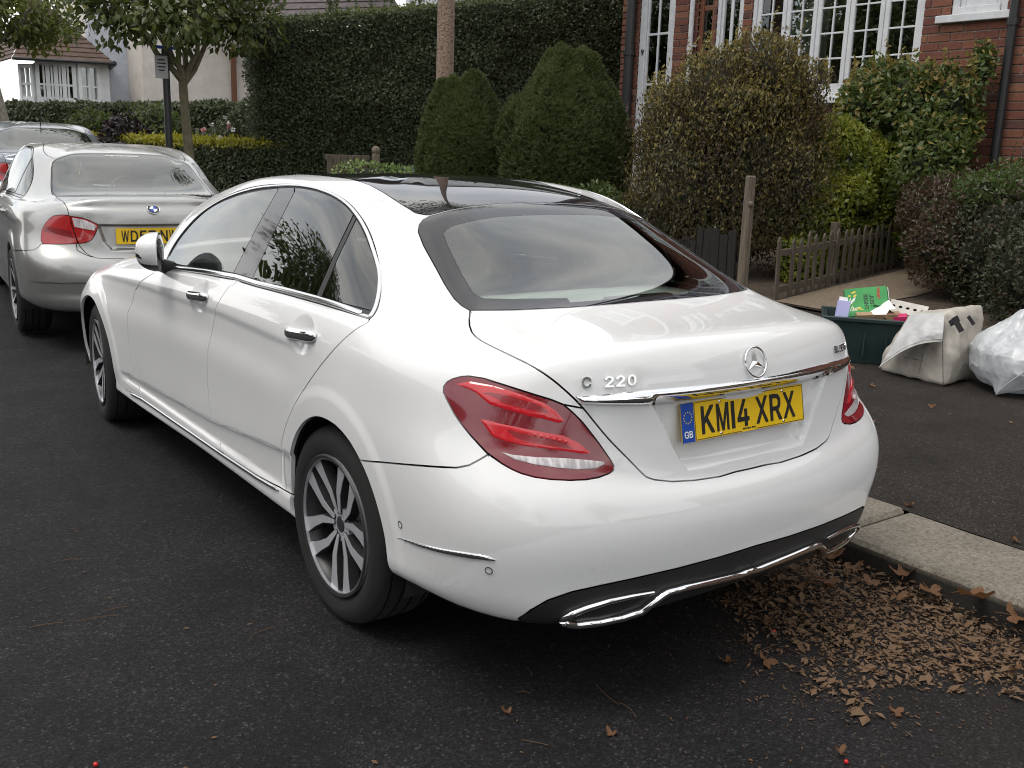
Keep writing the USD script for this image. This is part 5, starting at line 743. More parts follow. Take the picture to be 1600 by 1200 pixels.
B_['rear_glass'] = both(PG(gv)); B_['roof'] = both(PG([(0, 13.8), (1.5, 13.83), (2.8, 13.78), (3.7, 13.62), (4.6, 13.9), (6.5, 14.2)], roofedge-[0, .15], [(17, 13.95), (17, 16.985), (0, 16.985)]))
B_['lid'] = both(PG([(0, 10.62), (2, 10.6), (3.3, 10.62), (3.6, 10.7)], b['lid_side'], b['lid_bot'][1:], [(0, 5.8)])).difference(B_['rear_glass'])
B_['lamp'] = PG(b['lamp_out']); B_['lamp_in'] = PG(b['lamp_in'])
B_['lid'] = B_['lid'].difference(both(B_['lamp_in']).buffer(.003)).difference(both(B_['lamp']).buffer(.003))
B_['bumper'] = both(PG([(0, .05), (6.2, .05), (6.2, 4.1)], b['seamq'], b['lamp_out'][::-1][2:12:3], [(2.3, 6.0), (1.9, 5.55)], b['lid_bot'][3:], [(0, 5.75)])).difference(both(B_['lamp']).buffer(.003)).difference(both(B_['lamp_in']).buffer(.003)).difference(B_['lid'].buffer(.003))
innerB = ops.unary_union([B_[k] for k in ('front_pane', 'pillar', 'rear_pane', 'divider', 'quarter_pane')])
takenB = ops.unary_union([B_[k] for k in ('rear_glass', 'roof', 'windscreen', 'scuttle', 'bonnet', 'grille', 'lid', 'bumper', 'front_bumper')]+[both(B_[k]) for k in ('headlamp', 'lamp', 'lamp_in', 'door_front', 'door_rear', 'sill', 'dlo')]+[archesB]).buffer(.004)
B_['body'] = dom.difference(takenB)
def saloon_b(name, label, loc, rotz, paint, plate, group=None):
    car = thing(name, label, 'car', loc, rotz, group)
    global SA_STEP
    common_panels(SB, B_, car, paint, paint, archesB, M_pane_dark)
    fr = B_['rear_glass'].buffer(-.16); pobj('rear_window_band', SB, B_['rear_glass'].difference(fr), M_frit, car, gap=.001); pobj('rear_window', SB, fr, M_pane, car, gap=0, flange=0)
    for m in (lambda q: q, mirr):
        pobj('window_trim', SB, m(B_['dlo'].difference(innerB.buffer(.002)).difference(B_['sail'])), M_gloss_black, car, lift=.001, flange=.008, step=.1)
        lo = pobj('rear_lamp', SB, m(B_['lamp']), M_redlamp, car, step=.1, lift=.002, gap=.002)
        o = B_['lamp']; x0, y0, x1, y1 = o.bounds
        pobj('lamp_band', SB, m(o.buffer(-.07).intersection(sg.box(x0, y0+(y1-y0)*.42, x1, y0+(y1-y0)*.60))), M_darkred, lo, step=.08, lift=.0045, flange=.002)
        li = pobj('rear_lamp', SB, m(B_['lamp_in']), M_redlamp, car, step=.1, lift=.002, gap=.002)
        o = B_['lamp_in']; x0, y0, x1, y1 = o.bounds
        pobj('reversing_light', SB, m(o.buffer(-.05).intersection(PG([(x0-.1, y0+(y1-y0)*.52), (x1+.1, y0+(y1-y0)*.62), (x1+.1, y1+.1), (x0-.1, y1+.1)]))), M_lens_clear, li, step=.08, lift=.004, flange=.002)
        for cy, cz in ((1.15, .90), (.20, .905)):
            s = -1 if m(sg.Point(1, 0)).x > 0 else 1; t = np.linspace(-1, 1, 11)
            obj('door_handle', tube(np.stack([s*(.845+.02*np.sqrt(np.clip(1-t**4, 0, 1))), cy-t*.11, cz+0*t], 1), .013, 10), paint, car, smooth=60)
        s = -1 if m(sg.Point(1, 0)).x > 0 else 1
        mm = trimesh.creation.icosphere(3, 1); mm.apply_scale([.11, .07, .075]); mm.apply_translation([s*.93, 1.50, 1.05]); obj('wing_mirror', mm, paint, car, smooth=True)
    # round badge, plate, tail pipe, wheels, cabin
    T = frame_at(SB, 0, 8.35, .001)
    bd = obj('round_badge', (lambda q: (q.apply_transform(trimesh.transformations.rotation_matrix(math.pi/2, [1, 0, 0])), q.apply_transform(T), q)[2])(trimesh.creation.cylinder(.041, .008, sections=40)), M_gloss_black, car)
    rg = tube(np.stack([.041*np.cos(np.linspace(0, 2*math.pi, 41)), -.004+0*np.linspace(0, 1, 41), .041*np.sin(np.linspace(0, 2*math.pi, 41))], 1), .0022, 6, False); rg.apply_transform(T); obj('badge_ring', rg, M_chrome, bd)
    for k in range(4):
        a0 = k*math.pi/2; th = np.linspace(a0, a0+math.pi/2, 9); pl = sg.Polygon([(0, 0)]+[(.026*math.cos(a), .026*math.sin(a)) for a in th]); q = extrude(pl, .0012); v = q.vertices.copy(); q.vertices = np.stack([v[:, 0], -.0042-v[:, 2], v[:, 1]], 1); q.fix_normals(); q.apply_transform(T)
        obj('badge_quarter', q, M_blue if k in (0, 2) else M_plate_w, bd)
    if plate: T = np.eye(4); yb = on_S(SB, 0, 7.1)[0]; T[:3, 3] = [0, yb[1]-.004, .800]; number_plate(car, T, plate[0], plate[1], True, blue=False, maker=False)
    obj('tail_pipe', lathe([(.030, -1.02), (.036, -1.02), (.036, -.8), (.030, -.8), (.030, -1.02)], 24, 'y'), M_satin, car, smooth=40).AddTranslateOp().Set(Gf.Vec3d(-.45, .0, .27))
    cabin(car)
    underbody(car, SB, archesB, ops.unary_union([B_['rear_glass'], B_['windscreen'], both(B_['dlo'])]), -.6, 3.3, (-.035, 2.74), .395)
    for cy in (0, 2.74):
        for s in (-1, 1): make_wheel(car, (s*.735, cy, .325), s, .325, .226, WM, spokes='multi')
    return car
carB = saloon_b('silver_saloon', 'silver four-door saloon with yellow number plate parked nose-away beyond the white saloon', (.05, 5.5, .04), -.082, M_silver, ('WD57', 'NWA'))
put_text(carB, 'shop_lettering', 'CarVeryella', SB, 0, 13.25, .022, .24, M_plate_w, .0015)
carC = saloon_b('grey_car', 'grey car with a roof aerial parked beyond the silver saloon', (.62, 11.0, .24), -.07, M_palesilver, ('', ''))
ae = on_S(SB, 0, 14.6)[0]; obj('roof_aerial', tube([ae, ae+[0, -.09, .17]], [.006, .003], 8), M_black_plastic, carC)
carD = saloon_b('dark_blue_car', 'dark blue car parked in the driveway behind the two conifers', (9.0, 11.0, .30), math.radians(90), M_bluegrey, ('', ''))
# ------------------------------------------------------------------ brick house on the right
M_mortar = noisy('mortar', [(.3, (.20, .175, .15)), (.7, (.29, .255, .22))], 40, rough=.95)
M_bricks = [noisy(f'brick_{i}', [(.3, tuple(c*.7 for c in col)), (.7, tuple(c*1.2 for c in col))], 22, rough=.9, bump=.5, bump_scale=90, bump_dist=.004) for i, col in enumerate([(.135, .047, .030), (.165, .062, .036), (.115, .040, .028), (.19, .082, .047), (.085, .036, .029)])]
M_wpaint = noisy('white_joinery', [(.3, (.46, .47, .485)), (.7, (.57, .58, .595))], 9, rough=.45)
M_brownwood = noisy('brown_door_wood', [(.3, (.10, .035, .016)), (.7, (.17, .065, .03))], 12, rough=.5, stretch=(6, 6, .6))
M_blackpipe = pbr('black_pipe', (.012, .012, .013), .35)
M_roomdark = pbr('dark_room', (.018, .016, .016), .9)
M_curtain = noisy('net_curtain', [(.3, (.26, .24, .22)), (.7, (.42, .40, .37))], 10, rough=.9, stretch=(14, 14, .6))
M_winglass = glassmat('window_glass', (.80, .83, .82))
M_slate = noisy('slate', [(.3, (.045, .036, .038)), (.7, (.105, .085, .085))], 6, rough=.7)
M_tile = noisy('clay_tile', [(.3, (.050, .032, .025)), (.7, (.105, .066, .050))], 7, rough=.85)
M_stone = noisy('pale_stone', [(.3, (.38, .36, .33)), (.7, (.52, .50, .46))], 12, rough=.9)
XH, ZG, ZT = 9.0, .25, 7.6
house = thing('brick_house', 'red brick house with white French window behind the front garden bushes', 'house')
# openings of the front wall: (y0, y1, z0, z1)
OPEN = dict(french=(4.56, 7.20, 2.30, 3.85), small=(3.55, 4.22, 3.17, 4.5), door=(7.36, 7.86, .3, 4.2), brown=(7.9, 8.22, .3, 4.2), hall=(8.70, 9.46, .9, 4.2), upper=(4.7, 7.2, 4.75, 6.6), upper_left=(8.3, 9.3, 4.9, 6.6))
wy0, wy1 = -1.5, 9.86
wall = sg.box(wy0, ZG-.3, wy1, ZT)
for o in OPEN.values(): wall = wall.difference(sg.box(o[0], o[2], o[1], o[3]))
m = extrude(wall, .22); v = m.vertices.copy(); m.vertices = np.stack([XH+.012+v[:, 2], v[:, 0], v[:, 1]], 1); m.fix_normals()
W = obj('wall', m, M_mortar, house)
side = box(XH+.012, XH+8, wy1-.22, wy1, ZG-.3, ZT); obj('side_wall', cat_mesh([side, box(XH+8, XH+8.2, wy0, wy1, ZG-.3, ZT), box(XH+.3, XH+8, wy0, wy0+.2, ZG-.3, ZT)]), M_bricks[0], house)
cs, bl = .0975, .292
rng = np.random.default_rng(11)
rest = [[] for _ in M_bricks]; cand = []
nz = int((ZT-ZG)/cs)
for r in range(nz):
    z0 = ZG+r*cs; y = wy0-(bl/2 if r % 2 else 0)-rng.uniform(0, .02)
    while y < wy1:
        L_ = bl if (r % 2 == 0) else bl*(.5 if rng.random() < .12 else 1)
        c = sg.box(max(y, wy0), z0+.007, min(y+L_-.013, wy1), z0+cs-.007).intersection(wall)
        for g in getattr(c, 'geoms', [c]):
            if g.area > .002:
                b = g.bounds; cand.append((b, int(rng.choice(5, p=[.32, .3, .18, .1, .1])), rng.uniform(-.003, .003)))
        y += L_
def brick_mesh(b, d):
    m = bevel_box(.05, b[2]-b[0], b[3]-b[1], .004); m.apply_translation([XH+.022+d, (b[0]+b[2])/2, (b[1]+b[3])/2]); return m
vis = [k for k, (b, _, _) in enumerate(cand) if 1.35 < b[1] < 3.75 and (3.0 < b[0] < 4.6 or 7.1 < b[0] < 7.5 or 8.2 < b[0] < 8.72 or b[0] > 9.4)]
vis = set(sorted(vis, key=lambda k: cand[k][0][0])[:290])
for k, (b, mi, d) in enumerate(cand):
    if k in vis: obj('brick', brick_mesh(b, d), M_bricks[mi], W)
    else: rest[mi].append(brick_mesh(b, d))
for mi, ms in enumerate(rest):
    if ms: tag(obj('brickwork', cat_mesh(ms), M_bricks[mi], house), kind='stuff')
def bar(x0, x1, y0, y1, z0, z1, b=.006):
    m = bevel_box(x1-x0, y1-y0, z1-z0, b); m.apply_translation([(x0+x1)/2, (y0+y1)/2, (z0+z1)/2]); return m
def window(parent, name, y0, y1, z0, z1, leaves, cols, rows, fr=.06, st=.065, gb=.022, zsplit=None, curtain=None, xo=0.0):
    """white joinery: outer frame, one leaf per light, glazing bars and a pane in every opening"""
    x0 = XH+xo
    f = obj(name, cat_mesh([bar(x0-.01, x0+.10, y0, y0+fr, z0, z1), bar(x0-.01, x0+.10, y1-fr, y1, z0, z1), bar(x0-.012, x0+.10, y0+fr, y1-fr, z1-fr, z1), bar(x0-.03, x0+.10, y0+fr, y1-fr, z0, z0+fr)]), M_wpaint, parent)
    W_ = (y1-y0-2*fr)/leaves
    for k in range(leaves):
        a, b = y0+fr+k*W_+.004, y0+fr+(k+1)*W_-.004; c, d = z0+fr+.004, z1-fr-.004
        ms = [bar(x0+.01, x0+.06, a, a+st, c, d), bar(x0+.01, x0+.06, b-st, b, c, d), bar(x0+.012, x0+.058, a+st, b-st, d-st, d), bar(x0+.012, x0+.058, a+st, b-st, c, c+st*1.6)]
        iw, ih = b-a-2*st, d-c-2.6*st; zz = c+st*1.6
        for i in range(1, cols): ms.append(bar(x0+.018, x0+.052, a+st+iw*i/cols-gb/2, a+st+iw*i/cols+gb/2, zz, d-st, .004))
        for i in range(1, rows): ms.append(bar(x0+.020, x0+.050, a+st, b-st, zz+ih*i/rows-gb/2, zz+ih*i/rows+gb/2, .004))
        obj('casement', cat_mesh(ms), M_wpaint, f)
        for i in range(cols):
            for j in range(rows):
                obj('pane', box(x0+.034, x0+.038, a+st+iw*i/cols+gb/2, a+st+iw*(i+1)/cols-gb/2, zz+ih*j/rows+gb/2, zz+ih*(j+1)/rows-gb/2), M_winglass, f)
    obj('room', box(x0+1.2, x0+1.25, y0-.4, y1+.4, z0-.3, z1+.3), M_roomdark, parent)
    obj('room', cat_mesh([box(x0+.24, x0+1.2, y0-.05, y0-.03, z0, z1), box(x0+.24, x0+1.2, y1+.03, y1+.05, z0, z1), box(x0+.24, x0+1.2, y0, y1, z0-.02, z0-.01), box(x0+.24, x0+1.2, y0, y1, z1+.01, z1+.02)]), M_roomdark, parent)
    for (a, b) in curtain or []:
        yy = np.linspace(a, b, 60); xx = x0+.16+.018*np.sin(yy*95)
        V = np.vstack([np.stack([xx, yy, np.full(60, z0+.05)], 1), np.stack([xx, yy, np.full(60, z1-.05)], 1)]); i = np.arange(59)
        obj('curtain', (V, np.stack([i, i+1, 61+i, 60+i], 1)), M_curtain, parent)
    return f
o = OPEN['french']; window(house, 'window', *o, 5, 2, 4, curtain=[(6.05, 7.15)], xo=.03)
obj('window_sill', bar(XH-.07, XH+.02, o[0]-.05, o[1]+.05, o[2]-.08, o[2]-.002), M_wpaint, house)
o = OPEN['small']; window(house, 'window', *o, 1, 1, 1, fr=.085, st=.06, xo=.03); obj('window_sill', bar(XH-.08, XH+.02, o[0]-.12, o[1]+.14, o[2]-.085, o[2]-.002), M_wpaint, house)
o = OPEN['door']; window(house, 'glazed_door', *o, 1, 2, 1, fr=.06, st=.045, gb=.05, curtain=[(7.4, 7.85)], xo=.03)
o = OPEN['hall']; window(house, 'window', *o, 1, 2, 4, fr=.13, st=.03, gb=.035, curtain=[(8.75, 9.4)], xo=.03)
o = OPEN['upper']; window(house, 'window', *o, 4, 2, 5, xo=.03); obj('window_sill', bar(XH-.07, XH+.02, o[0]-.05, o[1]+.05, o[2]-.08, o[2]-.002), M_wpaint, house)
o = OPEN['upper_left']; window(house, 'window', *o, 2, 2, 4, xo=.03)
o = OPEN['brown']; obj('brown_door', cat_mesh([bar(XH+.03, XH+.10, o[0], o[0]+.07, o[2], o[3]), bar(XH+.03, XH+.10, o[1]-.07, o[1], o[2], o[3]), bar(XH+.05, XH+.09, o[0]+.07, o[1]-.07, o[2], 3.0), bar(XH+.05, XH+.09, o[0]+.07, o[1]-.07, 3.55, 3.62)]), M_brownwood, house)
obj('pane', box(XH+.06, XH+.065, o[0]+.07, o[1]-.07, 3.0, o[3]), M_winglass, house); obj('room', box(XH+.3, XH+.32, o[0]-.1, o[1]+.1, 2.9, o[3]+.1), M_roomdark, house)
def pipe(y, r, mat, z0, z1, nm='downpipe'):
    ms = [tube([(XH-.075, y, z0), (XH-.075, y, z1)], r, 14)]
    for z in np.arange(z0+.9, z1, 1.8): ms.append(tube([(XH-.075, y, z), (XH-.075, y, z+.07)], r*1.3, 14))
    for z in np.arange(z0+.95, z1, 1.8): ms.append(box(XH-.05, XH+.01, y-.05, y+.05, z, z+.03))
    obj(nm, cat_mesh(ms), mat, house, smooth=40)
pipe(3.42, .05, M_blackpipe, .3, ZT); pipe(9.58, .075, M_blackpipe, .3, ZT); pipe(8.27, .035, M_wpaint, .3, ZT)
th = np.linspace(0, 2*math.pi, 25)
nine = text_plate('9', .085, .055, .006); v = nine.vertices.copy(); nine.vertices = np.stack([XH+.014+v[:, 1], 9.40-v[:, 0], 3.0+v[:, 2]], 1); nine.fix_normals(); obj('house_number', nine, M_blackpipe, house)
roofV = np.array([(XH-.45, wy0-.3, ZT-.1), (XH-.45, wy1+.4, ZT-.1), (XH+4.2, wy1+.4, ZT+3.6), (XH+4.2, wy0-.3, ZT+3.6), (XH+8.6, wy0-.3, ZT-.1), (XH+8.6, wy1+.4, ZT-.1)])
obj('roof', (np.vstack([roofV, roofV-[0, 0, .12]]), np.array([[0, 3, 2, 1], [3, 4, 5, 2], [6, 7, 8, 9], [9, 8, 11, 10]])), M_tile, house)
obj('gutter', tube([(XH-.5, wy0-.3, ZT-.1), (XH-.5, wy1+.4, ZT-.1)], .06, 10), M_blackpipe, house)
obj('plinth', cat_mesh([bar(XH-.03, XH+.01, wy0, 3.3, ZG-.2, ZG+1.05, .01)]), M_stone, house)
# ------------------------------------------------------------------ the white houses beyond the hedge, houses across the street
M_render = noisy('white_render', [(.3, (.50, .465, .425)), (.7, (.60, .565, .52))], 5, rough=.9, bump=.7, bump_scale=14, bump_dist=.02)
M_wfar = noisy('bright_white_joinery', [(.3, (.68, .69, .70)), (.7, (.80, .81, .82))], 9, rough=.5)
M_renderblue = noisy('bluish_white_render', [(.3, (.46, .49, .55)), (.7, (.55, .58, .64))], 5, rough=.9, bump=.7, bump_scale=14, bump_dist=.02)
def tiled_roof(name, verts, faces, mat, parent): return obj(name, (np.array(verts, float), np.array(faces)), mat, parent)
def course_roof(name, p00, p10, p01, p11, rows, mat, parent, lap=.03):
    """a sloping roof face built course by course: each course a shallow wedge lapping the one below"""
    p00, p10, p01, p11 = map(lambda p: np.array(p, float), (p00, p10, p01, p11)); n = unit3(np.cross(p10-p00, p01-p00)); n = n if n[2] > 0 else -n
    for r in range(rows):
        a, b = r/rows, (r+1)/rows+.25/rows; A, B = p00+(p01-p00)*a, p10+(p11-p10)*a; C, D = p00+(p01-p00)*b, p10+(p11-p10)*b
        V = np.array([A+n*lap, B+n*lap, D, C, A-n*.01, B-n*.01]); obj(name, (V, np.array([[0, 1, 2], [0, 2, 3], [4, 5, 1], [4, 1, 0]])), mat, parent)
wh = thing('white_house', 'white rendered house with a bay window and brown hipped roof behind the hedge', 'house')
y0 = 25.6
obj('wall', box(4.0, 5.5, y0+.9, y0+1.2, .4, 3.4), M_render, wh)
obj('wall', box(5.0, 5.95, y0+.6, y0+.9, .4, 5.2), M_renderblue, wh)
def far_window(par, p0, p1, z0, z1, groups, bars, rails, fr=.09, thin=.045):
    """joinery in the vertical plane from plan point p0 to p1"""
    p0, p1 = np.array(p0, float), np.array(p1, float); L_ = np.linalg.norm(p1-p0); t = (p1-p0)/L_; n = np.array([t[1], -t[0]]); n = n if n[1] < 0 else -n
    def bx(a, b, c, d, e0, e1):
        q = [p0+t*a+n*e0, p0+t*b+n*e0, p0+t*b+n*e1, p0+t*a+n*e1]; V = np.array([(*x, c) for x in q]+[(*x, d) for x in q]); return trimesh.Trimesh(V, [[0, 1, 5], [0, 5, 4], [1, 2, 6], [1, 6, 5], [2, 3, 7], [2, 7, 6], [3, 0, 4], [3, 4, 7], [4, 5, 6], [4, 6, 7], [0, 2, 1], [0, 3, 2]], process=False)
    f = obj('window', cat_mesh([bx(0, fr, z0, z1, -.05, .06), bx(L_-fr, L_, z0, z1, -.05, .06), bx(fr, L_-fr, z1-fr, z1, -.05, .062), bx(fr, L_-fr, z0, z0+fr, -.05, .08)]), M_wfar, par)
    W_ = (L_-2*fr)/groups; ms = []
    for g in range(1, groups): ms.append(bx(fr+g*W_-fr*.55, fr+g*W_+fr*.55, z0+fr, z1-fr, -.04, .05))
    for g in range(groups):
        for k in range(1, bars): ms.append(bx(fr+g*W_+W_*k/bars-thin/2, fr+g*W_+W_*k/bars+thin/2, z0+fr, z1-fr, -.03, .04))
    for z, w in rails: ms.append(bx(fr, L_-fr, z-w/2, z+w/2, -.03, .043))
    obj('casement', cat_mesh(ms), M_wfar, f)
    for g in range(groups): obj('pane', bx(fr+g*W_, fr+(g+1)*W_, z0+fr, z1-fr, -.01, 0), M_winglass, f)
    obj('room', bx(0, L_, z0, z1, -.9, -.88), M_roomdark, par)
far_window(wh, (3.52, y0), (4.44, y0-.15), 1.5, 3.28, 4, 2, [(2.72, .05), (2.35, .13), (2.05, .05)])
far_window(wh, (4.47, y0-.15), (5.05, y0+.05), 1.5, 3.28, 1, 2, [(2.72, .04), (2.35, .12)])
far_window(wh, (3.28, y0+.55), (3.50, y0+.02), 1.5, 3.2, 1, 2, [(2.72, .05), (2.35, .13)])
obj('curtain', box(4.80, 4.98, y0+.2, y0+.22, 1.5, 3.1), M_curtain, wh)
obj('bay_wall', cat_mesh([box(3.3, 5.3, y0+.05, y0+.9, .4, 1.5), box(5.05, 5.3, y0-.0, y0+.9, 1.5, 3.3)]), M_wfar, wh)
ap = (4.1, y0+1.9, 5.0); el, er, rr, rl = (2.95, y0-.35, 3.28), (5.35, y0-.35, 3.32), (6.0, y0+4, 3.16), (2.6, y0+4, 3.12)
for nm, a, b in (('roof', el, er), ('roof', er, rr), ('roof', rl, el)): course_roof('roof_course', a, b, ap, ap, 14, M_tile, wh, .025)
obj('eaves', tube([el, er], .04, 8), M_blackpipe, wh); obj('eaves', tube([er, rr], .07, 8), M_blackpipe, wh)
obj('chimney', cat_mesh([box(3.75, 4.15, y0+2.2, y0+2.6, 4.0, 5.3)]), M_bricks[1], wh); obj('chimney_pot', lathe([(.0, 5.3), (.11, 5.3), (.09, 5.62), (.0, 5.62)], 16), M_tile, wh).AddTranslateOp().Set(Gf.Vec3d(3.95, y0+2.4, 0))
w2 = thing('white_house', 'tall white rendered house with dark slate roof behind the street tree', 'house')
obj('wall', box(5.95, 8.95, 24.9, 25.2, .4, 7.0), M_render, w2); obj('wall', box(8.65, 8.95, 25.2, 34, .4, 7.0), M_render, w2); obj('side_wall', box(5.95, 6.25, 25.2, 34, .4, 7.0), M_render, w2)
obj('seam', box(7.0, 7.02, 24.885, 24.9, .4, 7.0), M_curtain, w2)
obj('downpipe', box(8.30, 8.42, 24.78, 24.88, .4, 3.9), M_brownwood, w2)
course_roof('roof_course', (7.75, 24.0, 4.38), (12.2, 22.2, 4.82), (8.9, 28, 8.2), (12.2, 26.2, 8.2), 20, M_slate, w2, .035)
obj('eaves', tube([(7.75, 24.0, 4.34), (12.2, 22.2, 4.78)], .07, 8), M_blackpipe, w2)
w3 = thing('white_house', 'white rendered gable wall visible above the tall hedge', 'house')
obj('wall', box(12.0, 19.5, 21.6, 21.9, .4, 8.0), M_wpaint, w3); obj('roof', box(11.8, 19.7, 21.4, 28, 8.0, 8.3), M_slate, w3)
obj('eaves', tube([(12.0, 21.4, 4.75), (16.0, 20.3, 5.15)], .09, 8), M_tile, w3)
# opposite side: plain terrace with roofs, seen only as reflections
for i, (ya, yb, mt) in enumerate(((-16, -5, 0), (-4, 7, 1), (8, 19, 2), (20, 29, 0))):
    o = thing('opposite_house', ['brick house across the street behind the viewer', 'white rendered house across the street opposite the white saloon', 'brick house across the street opposite the silver saloon', 'brick house farther along the opposite side', 'white rendered house farthest along the opposite side'][i], 'house')
    mat = [M_bricks[1], M_render, M_bricks[3]][mt]
    obj('wall', box(-24, -17, ya, yb, 0, 4.6), mat, o)
    course_roof('roof_course', (-16.6, ya-.3, 4.5), (-16.6, yb+.3, 4.5), (-20.5, ya-.3, 7.0), (-20.5, yb+.3, 7.0), 12, M_tile, o)
    obj('roof_back', (np.array([(-24.4, ya-.3, 4.5), (-24.4, yb+.3, 4.5), (-20.5, yb+.3, 7.0), (-20.5, ya-.3, 7.0)]), np.array([[0, 1, 2, 3]])), M_tile, o)
    for wy in (ya+2.6, ya+8.0):
        for wz in (.9, 2.9):
            w = obj('window', cat_mesh([box(-17.02, -16.94, wy-.95, wy+.95, wz, wz+.1), box(-17.02, -16.94, wy-.95, wy+.95, wz+1.5, wz+1.6), *[box(-17.02, -16.95, wy+k-.05, wy+k+.05, wz+.1, wz+1.5) for k in (-.9, -.3, .3, .9)]]), M_wpaint, o)
            obj('pane', box(-16.985, -16.975, wy-.85, wy+.85, wz+.1, wz+1.5), M_gloss_black, w)
    obj('door', box(-16.99, -16.93, ya+5.0, ya+5.95, .1, 2.2), M_brownwood, o)
nb = thing('brick_house', 'red brick house next door, behind the viewer on the near side', 'house')
obj('wall', box(9.0, 17, -13.5, -2.2, 0, 6.2), M_bricks[1], nb); course_roof('roof_course', (8.6, -13.8, 6.1), (8.6, -1.9, 6.1), (13, -13.8, 9.4), (13, -1.9, 9.4), 12, M_tile, nb); obj('roof_back', (np.array([(17.4, -13.8, 6.1), (17.4, -1.9, 6.1), (13, -1.9, 9.4), (13, -13.8, 9.4)]), np.array([[0, 1, 2, 3]])), M_tile, nb)
for wy in (-11, -5.5):
    for wz in (1.2, 4.0):
        w = obj('window', cat_mesh([box(8.94, 9.02, wy-.95, wy+.95, wz, wz+.1), box(8.94, 9.02, wy-.95, wy+.95, wz+1.5, wz+1.6), *[box(8.95, 9.02, wy+k-.05, wy+k+.05, wz+.1, wz+1.5) for k in (-.9, -.3, .3, .9)]]), M_wpaint, nb); obj('pane', box(8.975, 8.985, wy-.85, wy+.85, wz+.1, wz+1.5), M_gloss_black, w)
# ------------------------------------------------------------------ plants
def unit(a): return a/(np.linalg.norm(a, axis=-1, keepdims=True)+1e-12)
def leaves(P, D, size, aspect, rng, fold=.25, spread=.6, var=.35, curl=0.0, N=None, nspread=.45):
    """one folded leaf (two triangles) at every point, pointing roughly along D, its face turned roughly to N (any way round if None)"""
    n = len(P); D = unit(D+rng.normal(0, spread, (n, 3))); L_ = size*rng.uniform(1-var, 1+var, n)
    A = unit(np.cross(D, rng.normal(0, 1, (n, 3)) if N is None else unit(N)+rng.normal(0, nspread, (n, 3)))); B = np.cross(D, A); w = (L_*aspect/2)[:, None]; l_ = L_[:, None]
    base = P-D*l_*.5; tip = P+D*l_*.5-B*l_*curl; mid = P-D*l_*.06
    V = np.stack([base, mid+A*w+B*w*fold, tip, mid-A*w+B*w*fold], 1).reshape(-1, 3); k = np.arange(n)*4
    return V, np.vstack([np.stack([k, k+1, k+2], 1), np.stack([k, k+2, k+3], 1)])
def join(*vf):
    V, F, k = [], [], 0
    for v, f in vf: V.append(v); F.append(f+k); k += len(v)
    return np.vstack(V), np.vstack(F)
def blob_points(rng, blobs, n, shell=.45, noise=.25, seed=0, gaps=.0):
    """points in a union of ellipsoids (cx, cy, cz, rx, ry, rz), denser towards the surface, with an uneven outline; returns points and outward directions"""
    b = np.array(blobs, float); w = (b[:, 3]*b[:, 4]*b[:, 5])**(2/3); k = rng.choice(len(b), n, p=w/w.sum())
    d = unit(rng.normal(0, 1, (n, 3))); r = 1-shell*rng.random(n)**1.6
    q = b[k, :3]+d*b[k, 3:]; r = r*(1+noise*(2*meshkit.fbm(q*2.6+seed, 3, seed)-1)*1.3)
    P = b[k, :3]+d*b[k, 3:]*r[:, None]
    inside = np.zeros(n, bool)
    for j in range(len(b)):
        inside |= ((((P-b[j, :3])/b[j, 3:])**2).sum(1) < .30) & (k != j)
    keep = ~inside & (P[:, 2] > .1)
    if gaps: keep &= meshkit.fbm(P*3.3+seed*7, 3, seed+3) > gaps
    return P[keep], unit(d[keep]*b[k[keep], 3:][:, [0, 1, 2]]**-.3)
def branchy(rng, root, tips, r0, sag=.0, n=9):
    ms = []
    for t in tips:
        t = np.asarray(t, float); s = np.linspace(0, 1, n)[:, None]; mid = root*(1-s)+t*s; mid[:, 2] += 4*sag*(s*(1-s))[:, 0]
        mid[1:-1] += rng.normal(0, .02*np.linalg.norm(t-root), (n-2, 3)); ms.append(tube(mid, np.linspace(r0, r0*.28, n), 7))
    return cat_mesh(ms)
G = lambda *c: [(i/(len(c)-1), x) for i, x in enumerate(c)]
M_privet = leafmat('privet_leaf', G((.034, .046, .022), (.052, .066, .032), (.072, .088, .045), (.11, .125, .07)), .48, .25)
M_privet_top = leafmat('privet_tip_leaf', G((.055, .075, .022), (.08, .105, .03), (.115, .14, .045)), .4, .4)
M_thuja = leafmat('conifer_spray', G((.038, .052, .018), (.058, .078, .026), (.082, .105, .034), (.12, .14, .046)), .6, .28, .3)
M_olive = leafmat('olive_leaf', G((.040, .038, .014), (.070, .066, .022), (.110, .100, .030), (.17, .145, .045), (.24, .195, .07)), .5, .3)
M_brownleaf = leafmat('brown_inner_leaf', G((.035, .024, .015), (.06, .042, .024), (.05, .046, .02)), .7, .2)
M_gold = leafmat('variegated_leaf', G((.12, .14, .02), (.34, .32, .045), (.46, .42, .07), (.58, .53, .18)), .4, .35)
M_lime = leafmat('climber_leaf', G((.045, .068, .014), (.085, .115, .022), (.13, .165, .032), (.20, .22, .045)), .45, .4)
M_redleaf = leafmat('red_brown_leaf', G((.034, .022, .014), (.055, .034, .020), (.11, .034, .022), (.048, .048, .020)), .5, .25)
M_darkleaf = leafmat('dark_hedge_leaf', G((.018, .022, .011), (.030, .036, .016), (.048, .055, .025), (.058, .044, .025)), .5, .2)
M_midleaf = leafmat('mid_green_leaf', G((.034, .056, .014), (.056, .088, .022), (.085, .125, .032)), .4, .35)
M_maple = leafmat('street_tree_leaf', G((.045, .062, .016), (.068, .090, .022), (.10, .125, .030), (.19, .19, .045)), .45, .42)
M_autumn = leafmat('autumn_leaf', G((.09, .11, .025), (.16, .15, .035), (.27, .18, .045), (.15, .12, .03)), .5, .42)
